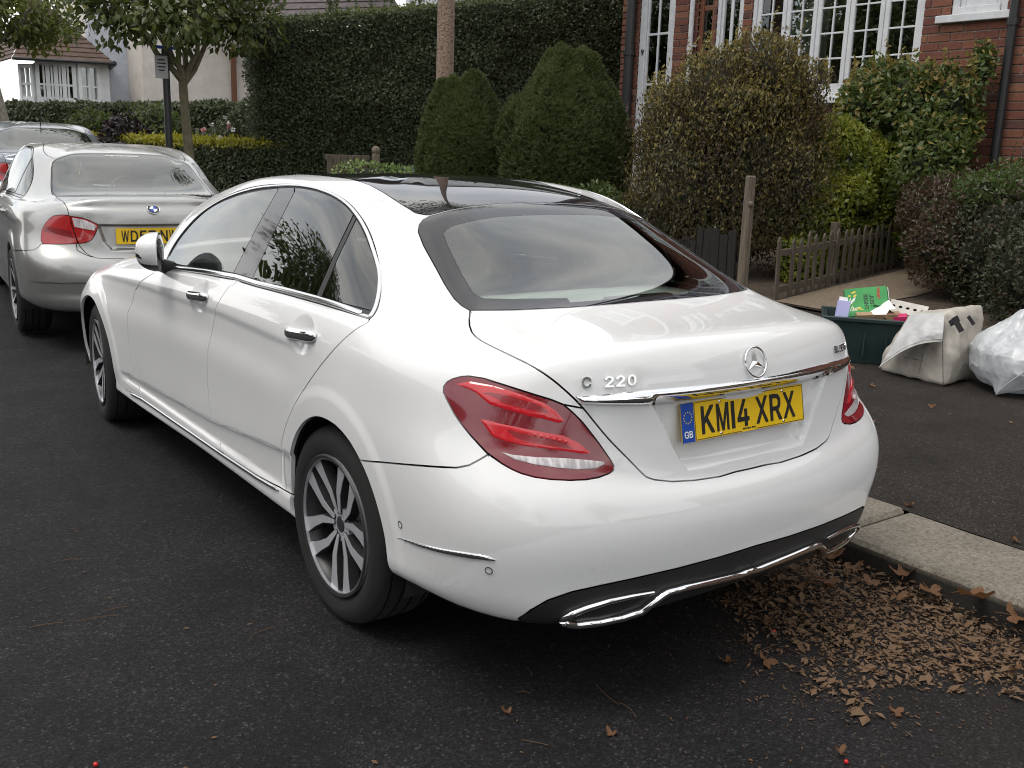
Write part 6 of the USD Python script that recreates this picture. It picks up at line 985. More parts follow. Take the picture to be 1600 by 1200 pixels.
M_yellowbox = leafmat('yellow_box_leaf', G((.16, .16, .015), (.36, .32, .03), (.48, .42, .05)), .45, .3)
M_palegreen = leafmat('pale_variegated_leaf', G((.10, .15, .05), (.22, .29, .12), (.42, .46, .28)), .45, .35)
M_burg = leafmat('burgundy_leaf', G((.010, .006, .008), (.022, .010, .014), (.035, .014, .016)), .4, .2)
M_core = noisy('hedge_shade', [(.3, (.010, .012, .006)), (.7, (.020, .019, .011))], 9, rough=1.0)  # near-black solids added inside foliage to block light, shade put into their colour
M_bark = noisy('bark', [(.3, (.055, .043, .032)), (.7, (.15, .12, .09))], 16, rough=.95, bump=.8, bump_scale=40, bump_dist=.01, stretch=(4, 4, .8))
M_barkgreen = noisy('greenish_bark', [(.3, (.085, .078, .045)), (.7, (.20, .18, .11))], 12, rough=.95, bump=.6, bump_scale=50, bump_dist=.006, stretch=(3, 3, .7))
M_palebark = noisy('pale_bark', [(.3, (.16, .14, .11)), (.7, (.36, .33, .28))], 14, rough=.95, bump=.6, bump_scale=40, bump_dist=.006)
M_trunkrough = usdkit.material(stage, '/World/Looks/rough_trunk', {'tc': ('texture_coordinate', {}), 'v': ('voronoi_texture', {'scale': 42.0}), 'r': ('rgb_ramp', {'ramp': [(0, (.30, .225, .17)), (.5, (.22, .155, .115)), (.9, (.09, .06, .045))]}),
    'b': ('bump', {'strength': .8, 'distance': .012, 'invert': True}), 'p': ('principled_bsdf', {'roughness': .92})}, [('tc.object', 'v.vector'), ('v.distance', 'r.fac'), ('r.color', 'p.base_color'), ('v.distance', 'b.height'), ('b.normal', 'p.normal')], surface='p.BSDF')
M_petal = pbr('white_petal', (.72, .70, .68), .6); M_pink = pbr('pink_petal', (.55, .25, .28), .6); M_twig = noisy('twig', [(.3, (.07, .05, .035)), (.7, (.15, .115, .08))], 20, rough=.95)

def hedge(name, label, cat, a, b, thick, za, zb, z0, n, mat, size, seed, topmat=None, core_in=.10, fuzz=.07, topn=0, aspect=.55, group=None):
    """clipped hedge from plan point a to b (its camera-side face), heights za..zb, a shell of single leaves over an added dark core"""
    rng = np.random.default_rng(seed); a, b = np.array(a, float), np.array(b, float); L_ = np.linalg.norm(b-a); t = (b-a)/L_; nn = np.array([t[1], -t[0]])
    if nn@(EYE[:2]-a) < 0: nn = -nn
    h = thing(name, label, cat, (0, 0, 0), group=group)
    areas = np.array([L_*(max(za, zb)-z0), L_*thick, thick*(za-z0), thick*(zb-z0)]); k = rng.choice(4, n, p=areas/areas.sum()); s, u = rng.random(n), rng.random(n)
    zt = za+(zb-za)*s; P = np.zeros((n, 3)); D = np.zeros((n, 3))
    f = k == 0; P[f, :2] = a+np.outer(s[f]*L_, t); P[f, 2] = z0+u[f]*(zt[f]-z0); D[f, :2] = nn
    f = k == 1; P[f, :2] = a+np.outer(s[f]*L_, t)-np.outer(u[f]*thick, nn); P[f, 2] = zt[f]; D[f, 2] = 1
    f = k == 2; P[f, :2] = a-np.outer(u[f]*thick, nn); P[f, 2] = z0+s[f]*(za-z0); D[f, :2] = -t
    f = k == 3; P[f, :2] = b-np.outer(u[f]*thick, nn); P[f, 2] = z0+s[f]*(zb-z0); D[f, :2] = t
    r = (2*meshkit.fbm(P*1.3+seed, 4, seed)-1)*fuzz*1.6+rng.normal(0, fuzz*.35, n)-fuzz*.4*rng.random(n); P += D*r[:, None]
    V, F = leaves(P, D*.25+[0, 0, .25], size, aspect, rng, spread=.6, N=D+[0, 0, .35])
    obj('foliage', (V, F), mat, h)
    if topmat is not None:
        m = topn; s = rng.random(m); P = np.zeros((m, 3)); P[:, :2] = a+np.outer(s*L_, t)-np.outer(rng.random(m)*thick-.05, nn); P[:, 2] = za+(zb-za)*s+rng.normal(.0, .05, m)+.04
        obj('young_tips', leaves(P, np.tile([0, 0, 1.], (m, 1)), size, aspect, rng, spread=.6), topmat, h)
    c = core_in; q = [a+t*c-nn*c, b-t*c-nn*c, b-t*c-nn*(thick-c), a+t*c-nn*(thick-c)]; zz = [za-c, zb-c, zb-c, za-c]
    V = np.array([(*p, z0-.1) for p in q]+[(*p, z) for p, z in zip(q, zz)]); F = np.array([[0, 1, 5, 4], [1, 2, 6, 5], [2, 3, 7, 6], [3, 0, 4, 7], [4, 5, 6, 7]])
    obj('dark_core', (V, F), M_core, h); return h
def shrub(name, label, cat, blobs, n, mat, size, seed, aspect=.5, core=.62, shell=.5, noise=.3, stems=None, spread=.6, gaps=0.0, extra=(), stemmat=None, up=.35, coremat=None, shoots=0):
    rng = np.random.default_rng(seed); P, D = blob_points(rng, blobs, n, shell, noise, seed, gaps)
    h = thing(name, label, cat, (0, 0, 0))
    obj('foliage', leaves(P, D*.35+[0, 0, up], size, aspect, rng, spread=spread, N=D+[0, 0, .4]), mat, h)
    for j, ex in enumerate(extra):
        m2, n2, s2 = ex[:3]; P, D = blob_points(rng, blobs, n2, ex[3] if len(ex) > 3 else shell, noise if len(ex) > 3 else noise*1.2, seed if len(ex) > 3 else seed+j+1, gaps)
        if len(ex) > 3: k_ = rng.random(len(P)) < np.clip((P[:, 2]-P[:, 2].min())/(np.ptp(P[:, 2])+1e-6)*1.5-.35+.5*(meshkit.fbm(P*2.2, 3, seed)-.5), .03, 1); P, D = P[k_]+D[k_]*.02, D[k_]
        obj('foliage', leaves(P, D*.35+[0, 0, up], s2, aspect, rng, spread=spread, N=D+[0, 0, .4]), m2, h)
    if shoots:
        q = P[(P[:, 2] > np.quantile(P[:, 2], .45))]; q = q[rng.choice(len(q), min(shoots, len(q)), replace=False)]; SP, SD = [], []
        for p in q:
            d = unit(np.array([rng.normal(0, .28), rng.normal(0, .28), 1.0])); H = rng.uniform(.10, .30); m_ = int(H/.016)
            for t_ in np.linspace(0, H, m_): SP.append(p+d*t_+rng.normal(0, .008, 3)); SD.append(unit(rng.normal(0, 1, 3)*[1, 1, .3])+d*.7)
        obj('shoot_leaves', leaves(np.array(SP), np.array(SD), size*.9, aspect, rng, spread=.25), extra[-1][0] if extra else mat, h)
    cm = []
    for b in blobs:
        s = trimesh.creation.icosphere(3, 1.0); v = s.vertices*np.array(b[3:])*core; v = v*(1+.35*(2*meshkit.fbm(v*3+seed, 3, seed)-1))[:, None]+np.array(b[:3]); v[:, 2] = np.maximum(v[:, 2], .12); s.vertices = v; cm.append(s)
    if core: obj('dark_core', cat_mesh(cm), coremat or M_core, h, smooth=True)
    if stems:
        root, tips, r0 = stems; obj('stem', branchy(rng, np.array(root, float), tips, r0), stemmat or M_twig, h, smooth=40)
    return h
# tall privet hedge behind the gardens
hedge('tall_hedge', 'very tall dark clipped privet hedge standing behind the two conifers', 'hedge', (4.72, 14.4), (12.6, 12.0), 1.6, 3.42, 4.72, .3, 150000, M_privet, .056, 1, M_privet_top, .16, .13, 9000)
rng = np.random.default_rng(77); sh = []
tips_h = UsdGeom.Xform
P = []; D = []
for k in range(26):
    s = rng.uniform(.15, .62); p = np.array([4.72+7.88*s, 14.4-2.4*s+rng.uniform(.1, .9), 3.42+1.3*s]); H = rng.uniform(.22, .5)
    for j in range(9): 
        for sg_ in (-1, 1): P.append(p+[sg_*.02, 0, H*j/8]); D.append([sg_*1.0, rng.normal(0, .3), .8])
shoots = leaves(np.array(P), np.array(D), .085, .5, rng, spread=.15)
tag(obj('shoots', shoots, M_privet, '/World/tall_hedge'), kind='stuff')
# two conifers
def conifer(label, c, r, H, n, seed, top=(0, 0)):
    rng = np.random.default_rng(seed); h = thing('conifer', label, 'conifer', (0, 0, 0), group=None)
    u = 1-rng.random(n)**1.15; a = rng.uniform(0, 2*math.pi, n); prof = np.clip(1-np.clip((u-.36)/.64, 0, 1)**3.2, 0.0, 1)**.50*(.88+.12*np.sin(.4+u*2.6))
    lob = 1+.16*(2*meshkit.fbm(np.stack([np.cos(a)*2.2, np.sin(a)*2.2, u*3.2], 1)+seed, 4, seed)-1)*1.3
    rr = r*prof*lob*(1-.22*rng.random(n)**2); z = u*H*(1+.075*(2*meshkit.fbm(np.stack([rr*np.cos(a)*4.5, rr*np.sin(a)*4.5, 0*a], 1)+9+seed, 2, seed)-1)*1.6)
    P = np.stack([c[0]+rr*np.cos(a), c[1]+rr*np.sin(a), c[2]+z], 1); out = np.stack([np.cos(a), np.sin(a), .55+1.2*u], 1)
    V = []; 
    # each spray is a flat fan of narrow scale-leaf twigs
    fan = unit(out+rng.normal(0, .30, (n, 3))); side = unit(np.cross(fan, np.stack([np.cos(a), np.sin(a), 0*a], 1)+rng.normal(0, .4, (n, 3)))); parts = []
    for ang in (-.75, -.25, .3, .8):
        d = fan*math.cos(ang)+side*math.sin(ang); parts.append(leaves(P+d*.02, d, .075, .20, rng, fold=.05, spread=.12, N=np.stack([np.cos(a), np.sin(a), .5+0*a], 1), nspread=.5))
    obj('foliage', join(*parts), M_thuja, h)
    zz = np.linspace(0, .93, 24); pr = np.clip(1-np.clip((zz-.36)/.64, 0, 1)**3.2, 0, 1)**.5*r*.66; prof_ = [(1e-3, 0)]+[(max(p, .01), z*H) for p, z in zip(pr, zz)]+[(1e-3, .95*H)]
    m = lathe(prof_, 40); v = m.vertices; m.vertices = v*(1+.10*(2*meshkit.fbm(v*2.4+seed, 3, seed)-1))[:, None]*[1, 1, 0]+v*[0, 0, 1]+np.array(c); obj('dark_core', m, M_core, h, smooth=True)
    obj('trunk', tube([(c[0], c[1], c[2]-.1), (c[0], c[1], c[2]+H*.6)], [.06, .03], 8), M_bark, h)
conifer('narrower green conifer bush directly in front of the brown trunk', (5.22, 8.62, .2), .58, 2.22, 22000, 3)
conifer('broad rounded green conifer bush left of the brick house corner', (6.15, 7.62, .2), .84, 2.42, 32000, 4)
t = thing('tree', 'tall straight rough brown trunk rising behind the narrower conifer', 'tree', (5.62, 9.75, .18))
zz = np.linspace(0, 9, 40); obj('trunk', tube(np.stack([.03*np.sin(zz*.6), .02*np.cos(zz*.5), zz], 1), np.interp(zz, [0, 2, 9], [.155, .125, .085]), 20), M_trunkrough, t, smooth=True)
rng = np.random.default_rng(8); P, D = blob_points(rng, [(0, 0, 8.6, 2.0, 2.0, 1.5), (.9, .5, 9.6, 1.5, 1.5, 1.2), (-.8, -.4, 9.3, 1.4, 1.4, 1.1)], 6500, .8, .3, 8)
obj('crown', leaves(P, D+[0, 0, -.4], .14, .5, rng), M_maple, t); obj('limb', branchy(rng, np.array([0, 0, 7.4]), D[:14]*1.3+[0, 0, 8.7], .05), M_bark, t)
# big olive bush in the front garden
bb = [(6.0, 5.3, 1.2, .62, .7, 1.05), (6.5, 4.95, 1.45, .75, .7, 1.10), (6.85, 4.7, 1.3, .55, .6, 1.0), (6.1, 5.0, 2.05, .48, .5, .55), (6.6, 4.85, 2.3, .5, .45, .5), (7.0, 4.75, 2.15, .36, .38, .45), (5.95, 5.65, 1.75, .30, .36, .5), (5.72, 5.45, .62, .40, .55, .6), (5.62, 6.2, .42, .30, .5, .40)]
M_tip = leafmat('olive_tip', G((.13, .11, .034), (.22, .18, .055), (.30, .24, .09)), .5, .35)
shrub('garden_bush', 'large olive green and brown bush growing before the brick house', 'bush', bb, 60000, M_olive, .050, 21, .40, .58, .55, .42, ((6.4, 4.95, .15), [(5.9, 5.3, 1.7), (6.4, 4.85, 2.3), (6.8, 4.7, 2.2), (7.0, 4.6, 1.8), (6.1, 4.6, 1.6), (6.6, 4.4, 1.5), (6.9, 4.35, 1.2)], .045), extra=[(M_brownleaf, 20000, .045), (M_tip, 22000, .046, .12)], up=1.0, shoots=170)
vb = [(6.9, 4.28, .42, .4, .25, .32), (7.35, 4.42, .75, .48, .32, .62), (7.75, 4.5, 1.15, .48, .34, .6), (8.2, 4.5, .95, .45, .34, .62), (7.65, 4.5, 1.6, .34, .28, .34), (8.15, 4.5, 1.5, .36, .28, .34), (8.5, 4.4, .9, .35, .3, .6)]
shrub('variegated_shrub', 'bright yellow and green variegated shrub behind the picket fence', 'shrub', vb, 20000, M_gold, .060, 22, .62, .58, .5, .45, gaps=.34, extra=[(M_midleaf, 4000, .056), (M_gold, 22000, .058, .10)], shoots=34)
cb = [(8.5, 4.75, 2.0, .5, .42, .6), (8.45, 4.25, 2.15, .5, .42, .52), (8.6, 3.85, 2.0, .36, .36, .7), (8.3, 3.75, 1.45, .55, .42, .6), (8.75, 4.9, 2.3, .30, .35, .4), (8.75, 3.62, 2.55, .12, .18, .32)]
shrub('climbing_plant', 'lime green climbing plant covering the brick wall below the windows', 'climber', cb, 12000, M_lime, .080, 23, .5, .50, .6, .45, ((8.6, 4.0, .2), [(8.5, 4.5, 2.3), (8.6, 4.0, 2.5), (8.75, 3.7, 2.7)], .02), gaps=.36, extra=[(M_midleaf, 4500, .075), (M_tip, 3000, .08, .15)], up=-.2, shoots=26)
rb = [(7.35, 3.05, 1.0, .42, .38, .32), (7.05, 2.75, .75, .42, .4, .40), (7.75, 3.2, 1.15, .5, .4, .30)]
shrub('red_shrub', 'dark red-brown leaved shrub between the variegated shrub and the green hedge', 'shrub', rb, 14000, M_redleaf, .045, 24, .45, .62, .5, .4, extra=[(M_midleaf, 1800, .045)])
db = [(7.15, 2.15, .72, .62, .5, .72), (6.6, 1.3, .7, .8, .7, .75), (6.5, .3, .7, .8, .8, .75), (6.4, -.8, .7, .8, .9, .75), (7.6, 2.3, .8, .7, .6, .7), (7.9, 1.2, .8, .9, .9, .8), (7.9, -.3, .8, .9, .9, .8)]
shrub('dark_hedge', 'dense dark hedge along the pavement behind the recycling box', 'hedge', db, 80000, M_darkleaf, .046, 25, .5, .72, .35, .32, extra=[(M_privet, 9000, .045), (M_brownleaf, 9000, .045), (M_darkleaf, 100, .045)], shoots=160)
gb_ = [(7.3, 2.35, 1.28, .6, .42, .26), (7.0, 1.5, 1.38, .75, .6, .22), (6.9, .6, 1.4, .7, .7, .2)]
shrub('leafy_shrub', 'mid green shrub with a few red leaves topping the dark hedge', 'shrub', gb_, 14000, M_midleaf, .052, 26, .42, .66, .6, .4, extra=[(M_redleaf, 2000, .05)])
lb = [(5.2, 6.55, .72, .55, .55, .45), (5.05, 5.9, .62, .45, .5, .40), (5.6, 6.2, .78, .5, .5, .4), (5.35, 7.3, .6, .5, .5, .4)]
shrub('low_shrub', 'low bright green shrub beside the black car roof', 'shrub', lb, 9000, M_midleaf, .06, 27, .5, .7, .5, .3)
pb_ = [(4.55, 9.85, .95, .55, .35, .36), (5.0, 9.35, .92, .45, .35, .36), (5.35, 8.95, .85, .4, .35, .36)]
shrub('pale_shrub', 'low pale variegated shrub beside the small wooden gate', 'shrub', pb_, 5200, M_palegreen, .055, 28, .6, .75, .5, .3)
# far left gardens
hedge('long_hedge', 'long level-topped dark hedge in front of the white houses', 'hedge', (5.95, 16.9), (2.75, 27.0), 1.3, 2.20, 2.22, .4, 52000, M_privet, .095, 31, None, .14, .09)
hedge('yellow_hedge', 'low clipped hedge with a bright yellow top near the sign pole', 'hedge', (4.75, 14.2), (3.1, 19.5), .8, 1.42, 1.42, .3, 12000, M_privet, .075, 32, M_yellowbox, .1, .06, 9000)
shrub('burgundy_shrub', 'dark burgundy shrub with white flowers beside the yellow-topped hedge', 'shrub', [(3.75, 18.6, 1.3, .6, .6, .62)], 6000, M_burg, .09, 33, .5, .75, .5, .3)
wb = [(5.25, 16.0, 1.35, .75, .6, .85), (4.85, 16.6, 1.15, .6, .6, .65)]
ws = shrub('rose_bush', 'bush dotted with white roses at the left end of the tall hedge', 'bush', wb, 11000, M_privet, .085, 34, .5, .7, .5, .35)
shrub('bright_shrub', 'mid green leafy shrub leaning on the long hedge', 'shrub', [(4.35, 18.9, 1.5, .75, .5, .65), (3.6, 20.4, 1.4, .7, .5, .6)], 6000, M_lime, .09, 35, .5, .7, .5, .35, extra=[(M_privet, 4000, .09)])
def flower(par, pos, r, mat, rng):
    V, F = leaves(np.tile(pos, (7, 1))+rng.normal(0, r*.35, (7, 3)), rng.normal(0, 1, (7, 3)), r*1.5, .8, rng, spread=.5); obj('flower', (V, F), mat, par)
rng = np.random.default_rng(41)
for b in wb:
    for k in range(13):
        d = unit(np.array([-.5, -.8, .3])+rng.normal(0, .55, 3)); flower(ws, np.array(b[:3])+d*np.array(b[3:])*1.02, .055, M_petal if rng.random() < .85 else M_pink, rng)
for k in range(4): flower('/World/burgundy_shrub', np.array([3.6, 18.05, 1.4])+rng.normal(0, .13, 3), .05, M_petal, rng)
# street tree and its neighbours
def tree(label, base, H, fork, crown, n, mat, size, seed, r0=.10, bark=None, name='street_tree', aspect=.55, droop=-.5, gaps=.38, limbs=10, extra=(), lean=(0, 0), shell=.9):
    rng = np.random.default_rng(seed); h = thing(name, label, 'tree', (0, 0, 0)); b = np.array(base, float); f = b+[lean[0], lean[1], fork]
    zz = np.linspace(0, 1, 12); pth = b+np.outer(zz, f-b)+np.stack([.02*np.sin(zz*5), .02*np.cos(zz*4), 0*zz], 1)
    obj('trunk', tube(pth, np.interp(zz, [0, .12, 1], [r0*1.25, r0, r0*.8]), 14), bark or M_barkgreen, h, smooth=True)
    P, D = blob_points(rng, crown, n, shell, .35, seed, gaps)
    obj('crown', leaves(P, D*.6+[0, 0, droop], size, aspect, rng, spread=.5, N=D*.5+[0, 0, 1.0], nspread=.5), mat, h)
    for m2, n2 in extra:
        P2, D2 = blob_points(rng, crown, n2, .4, .4, seed+5, gaps); obj('crown', leaves(P2, D2*.6+[0, 0, droop], size*1.05, aspect, rng, spread=.5, N=D2*.5+[0, 0, 1.0], nspread=.5), m2, h)
    k = rng.choice(len(P), limbs*4); ms = []
    for i in range(limbs): 
        t = P[k[i]]; ms.append(branchy(rng, f-[0, 0, .05*i/limbs], [t], r0*.55, .05)); 
        for j in range(3):
            q = P[k[limbs+3*i+j]]; s = f*.45+t*.55; 
            if np.linalg.norm(q-s) < 2.2: ms.append(branchy(rng, s, [q], r0*.2, .03, 6))
    obj('limb', cat_mesh(ms), bark or M_barkgreen, h, smooth=40); return h
tree('young street tree with large drooping leaves beside the sign pole', (3.42, 14.0, .20), 6, 2.2, [(3.3, 14.1, 3.75, 1.15, 1.15, .80), (2.35, 14.0, 3.35, .75, .8, .52), (4.3, 14.1, 3.35, .8, .8, .55), (3.3, 14.2, 4.6, 1.5, 1.5, 1.0), (3.0, 13.2, 3.3, .8, .8, .55), (2.0, 14.3, 4.1, 1.0, 1.0, .7), (4.4, 14.0, 4.2, 1.0, 1.0, .7)], 11000, M_maple, .135, 51, .085, lean=(-.06, -.05), extra=[(M_autumn, 700)], gaps=.44)
tree('loose tree with yellowing leaves at the left end of the long hedge', (2.15, 21.5, .5), 7, 2.6, [(2.0, 21.5, 4.2, 1.5, 1.5, .9), (1.2, 21.8, 3.4, 1.0, 1.0, .65), (2.9, 21.6, 3.7, .8, .9, .55), (1.8, 21.5, 5.3, 1.6, 1.6, .8), (.9, 21.6, 4.4, 1.2, 1.2, .8)], 7000, M_autumn, .16, 52, .13, M_palebark, gaps=.42, lean=(-.35, .1), extra=[(M_maple, 2500)])
# across the street and behind the viewer, seen in reflections and by the light they take
LT = ['spreading tree across the street reflected in the side windows', 'spreading tree across the street behind the viewer', 'leafy street tree farther back on the near pavement', 'leafy tree far back on the other side of the street']
for i, (x, y, s_, n_) in enumerate(((-9.6, 18.6, 1.2, 20000), (-9.5, -8.5, 1.15, 9000), (4.5, -19.0, 1.2, 8000), (-9.0, -22.0, 1.3, 8000))):
    tree(LT[i], (x, y, .13), 9, 2.4*s_, [(x, y, 5.4*s_, 2.4*s_, 2.4*s_, 1.9*s_), (x+.9, y-1.6, 4.2*s_, 1.8*s_, 1.8*s_, 1.3*s_), (x-.5, y+1.4, 4.8*s_, 1.8*s_, 1.8*s_, 1.3*s_), (x+.2, y+.3, 7.2*s_, 1.6*s_, 1.6*s_, 1.2*s_), (x, y-1.5, 2.8*s_, 1.3*s_, 1.5*s_, 1.1*s_)], n_, M_maple, .20, 60+i, .17, M_bark, 'tree', gaps=.28)
hedge('opposite_hedge', 'hedge along the front gardens on the other side of the street', 'hedge', (-9.4, -16), (-9.4, 30), 1.0, 1.7, 1.7, .1, 14000, M_privet, .16, 71)
hedge('pavement_hedge', 'hedge along the near pavement behind the viewer', 'hedge', (5.8, -20), (5.8, -2.4), 1.0, 1.5, 1.5, .1, 9000, M_privet, .14, 72)
# ------------------------------------------------------------------ fence, post, boards, sign pole
M_oldwood = noisy('weathered_wood', [(.3, (.045, .036, .026)), (.7, (.115, .093, .068))], 9, rough=.95, bump=.6, bump_scale=30, bump_dist=.006, stretch=(5, 5, .5))
M_darkwood = noisy('dark_old_wood', [(.3, (.006, .0048, .004)), (.7, (.016, .013, .0105))], 9, rough=.95, bump=.5, bump_scale=30, bump_dist=.006, stretch=(5, 5, .5))
M_postwood = noisy('pale_post_wood', [(.3, (.075, .060, .042)), (.7, (.19, .152, .112))], 10, rough=.95, bump=.7, bump_scale=26, bump_dist=.01, stretch=(5, 5, .4))
rng = np.random.default_rng(3)
def picket(w, d, h, point=True):
    p = [(-w/2, 0), (w/2, 0), (w/2, h-.05), (0, h), (-w/2, h-.05)] if point else [(-w/2, 0), (w/2, 0), (w/2, h), (-w/2, h)]
    m = extrude(sg.Polygon(p).buffer(-.003).buffer(.003, join_style=1, quad_segs=2), d); v = m.vertices.copy(); m.vertices = np.stack([v[:, 0], v[:, 2]-d/2, v[:, 1]], 1); m.fix_normals(); return m
A0, A1 = np.array([5.66, 3.66, .15]), np.array([8.75, 4.30, .26])
fence = thing('picket_fence', 'low weathered wooden picket fence along the garden path', 'fence')
dirf = (A1-A0)/np.linalg.norm(A1-A0); angf = math.atan2(dirf[1], dirf[0]); Lf = np.linalg.norm(A1-A0)
for s in np.r_[.02, np.arange(.30, Lf, .165)]:
    p = A0+dirf*s; obj('picket', place(picket(.062, .018, .60+rng.normal(0, .012)), p+[.015*math.sin(angf), -.022, 0], (rng.normal(0, .012), rng.normal(0, .02), angf)), M_oldwood, fence)
for z in (.10, .46): m = bevel_box(Lf, .03, .065, .004); obj('rail', place(m, (A0+A1)/2+[0, 0, z], (0, -math.asin(dirf[2]), angf)), M_oldwood, fence)
for s in (1.35, 2.9): obj('fence_post', place(bevel_box(.08, .08, .68, .006), A0+dirf*s+[0, .06, .33], (0, 0, angf)), M_oldwood, fence)
post = thing('gate_post', 'tall pale weathered wooden post at the corner of the picket fence', 'post', (5.56, 3.98, .12))
pm = bevel_box(.095, .085, 1.22, .012); pm = pm.subdivide().subdivide(); v = pm.vertices; v[:, :2] *= (1-.12*(v[:, 2:]+.6)/1.2)+.05*(meshkit.fbm(v*6, 3)-.5)[:, None]; pm.apply_translation([0, 0, .61]); obj('post', pm, M_postwood, post, smooth=40)
obj('knot', place(trimesh.creation.icosphere(2, .03), (-.02, -.045, .95)), M_postwood, post, smooth=True)
bf = thing('board_fence', 'dark old close-boarded garden fence behind the white saloon', 'fence')
y = 3.98+.12
while y < 9.0:
    w = rng.uniform(.09, .125); H = .52+rng.normal(0, .03)+(.12 if y < 4.6 else 0)
    obj('board', place(picket(w-.012, .018, H, False), (5.58+rng.normal(0, .004), y+w/2, float(h_road(y))+.12), (rng.normal(0, .012), 0, math.pi/2)), M_darkwood, bf); y += w
for z in (.12, .36): obj('rail', place(bevel_box(.035, 4.9, .07, .004), (5.615, 6.55, z+.16)), M_darkwood, bf)
gate = thing('garden_gate', 'small weathered wooden gate with a round-topped post left of the pale shrub', 'gate', (4.35, 10.1, .25), math.radians(-18))
for k in range(6): obj('board', place(picket(.085, .02, .98, False), (-.28+k*.095, 0, .12)), M_oldwood, gate)
obj('rail', place(bevel_box(.62, .03, .07, .004), (-.04, .02, 1.08)), M_oldwood, gate); obj('rail', place(bevel_box(.62, .03, .07, .004), (-.04, .02, .35)), M_oldwood, gate)
obj('post', cat_mesh([place(bevel_box(.10, .10, 1.15, .012), (.36, .03, .57)), place(trimesh.creation.icosphere(2, .06), (.36, .03, 1.19))]), M_postwood, gate, smooth=35)
sp = thing('sign_pole', 'black street pole with a parking notice and blue top plate', 'sign pole', (3.02, 13.75, .28))
obj('pole', lathe([(0, 0), (.11, 0), (.11, .55), (.075, .62), (.07, .66), (.058, .68), (.055, 2.62), (0, 2.64)], 24), M_blackpipe, sp, smooth=40)
M_notice = noisy('notice_face', [(.3, (.26, .27, .27)), (.7, (.36, .37, .36))], 9, rough=.5); M_signblue = pbr('sign_blue', (.015, .06, .38), .4)
n_ = obj('notice', place(bevel_box(.20, .012, .34, .004), (-.09, -.075, 2.30)), M_notice, sp)
for k, w in enumerate((.11, .13, .12, .09)): obj('notice_line', box(-.09-w/2, -.09+w/2, -.0835, -.0815, 2.40-k*.052, 2.418-k*.052), M_roomdark, n_)
obj('blue_plate', place(bevel_box(.40, .02, .05, .004), (.02, -.02, 2.60)), M_signblue, sp)
# ------------------------------------------------------------------ garden path
pv = np.array([(5.62, 3.60, .150), (9.0, 4.15, .318), (9.0, 3.3, .318), (7.0, 2.95, .21), (6.3, 2.95, .17), (5.62, 2.2, .150)]); pv[:, 2] += .004
pp = trimesh.creation.triangulate_polygon(sg.Polygon(pv[:, :2]), engine='earcut'); V2 = np.array([(x, yy, .146+.16*np.clip((x-5.6)/3.4, 0, 1)+.004+float(h_road(yy))) for x, yy in pp[0]])
tag(obj('garden_path', (V2, pp[1]), M_pathsand), kind='structure')
# ------------------------------------------------------------------ recycling box and what is in it
M_box = noisy('dark_green_plastic', [(.3, (.006, .016, .016)), (.7, (.010, .024, .023))], 20, rough=.42)
def frustum(w0, d0, w1, d1, z0, z1, t):
    def ringv(w, d, z): return [(-w/2, -d/2, z), (w/2, -d/2, z), (w/2, d/2, z), (-w/2, d/2, z)]
    V = np.array(ringv(w0, d0, z0)+ringv(w1, d1, z1)+ringv(w1-2*t, d1-2*t, z1)+ringv(w0-2*t, d0-2*t, z0+t)); F = []
    for a in (0, 4, 8):
        for k in range(4): F.append([a+k, a+(k+1) % 4, a+4+(k+1) % 4, a+4+k])
    F += [[3, 2, 1, 0], [12, 13, 14, 15]]; F = np.array(F); return trimesh.Trimesh(V, np.vstack([F[:, [0, 1, 2]], F[:, [0, 2, 3]]]), process=False)
RBX = np.array([4.13, 1.47, .122]); RA_ = math.radians(-52)
rb_ = thing('recycling_box', 'dark green recycling box full of cartons on the pavement', 'recycling box', RBX, RA_)
rb_.AddScaleOp().Set(Gf.Vec3f(1.12, 1.1, 1.0))
obj('tub', frustum(.52, .36, .62, .44, 0, .315, .012), M_box, rb_); 
obj('rim', cat_mesh([place(bevel_box(.665, .022, .032, .006), (0, s*.225, .312)) for s in (-1, 1)]+[place(bevel_box(.022, .45, .032, .006), (s*.322, 0, .312)) for s in (-1, 1)]), M_box, rb_)
for x in np.linspace(-.2, .2, 4): obj('rib', place(bevel_box(.012, .01, .22, .003), (x, -.208, .17), (-.10, 0, 0)), M_box, rb_)
cR, sR = math.cos(RA_), math.sin(RA_)
def in_box(x, y, z): return (RBX[0]+x*cR-y*sR, RBX[1]+x*sR+y*cR, RBX[2]+z)
M_cereal = noisy('cereal_green', [(.35, (.02, .20, .045)), (.65, (.04, .30, .07))], 6, rough=.4); M_card = noisy('brown_card', [(.3, (.24, .16, .09)), (.7, (.36, .25, .15))], 12, rough=.8)
M_greycard = noisy('grey_card', [(.3, (.36, .34, .31)), (.7, (.50, .48, .44))], 12, rough=.85); M_lilac = pbr('lilac_card', (.42, .42, .68), .5); M_pinkcard = pbr('pink_card', (.50, .03, .12), .45); M_paper = pbr('paper_white', (.70, .70, .68), .6); M_print = pbr('print_dark', (.015, .03, .02), .5); M_pred = pbr('print_red', (.5, .02, .03), .5); M_pyel = pbr('print_yellow', (.62, .48, .06), .5)
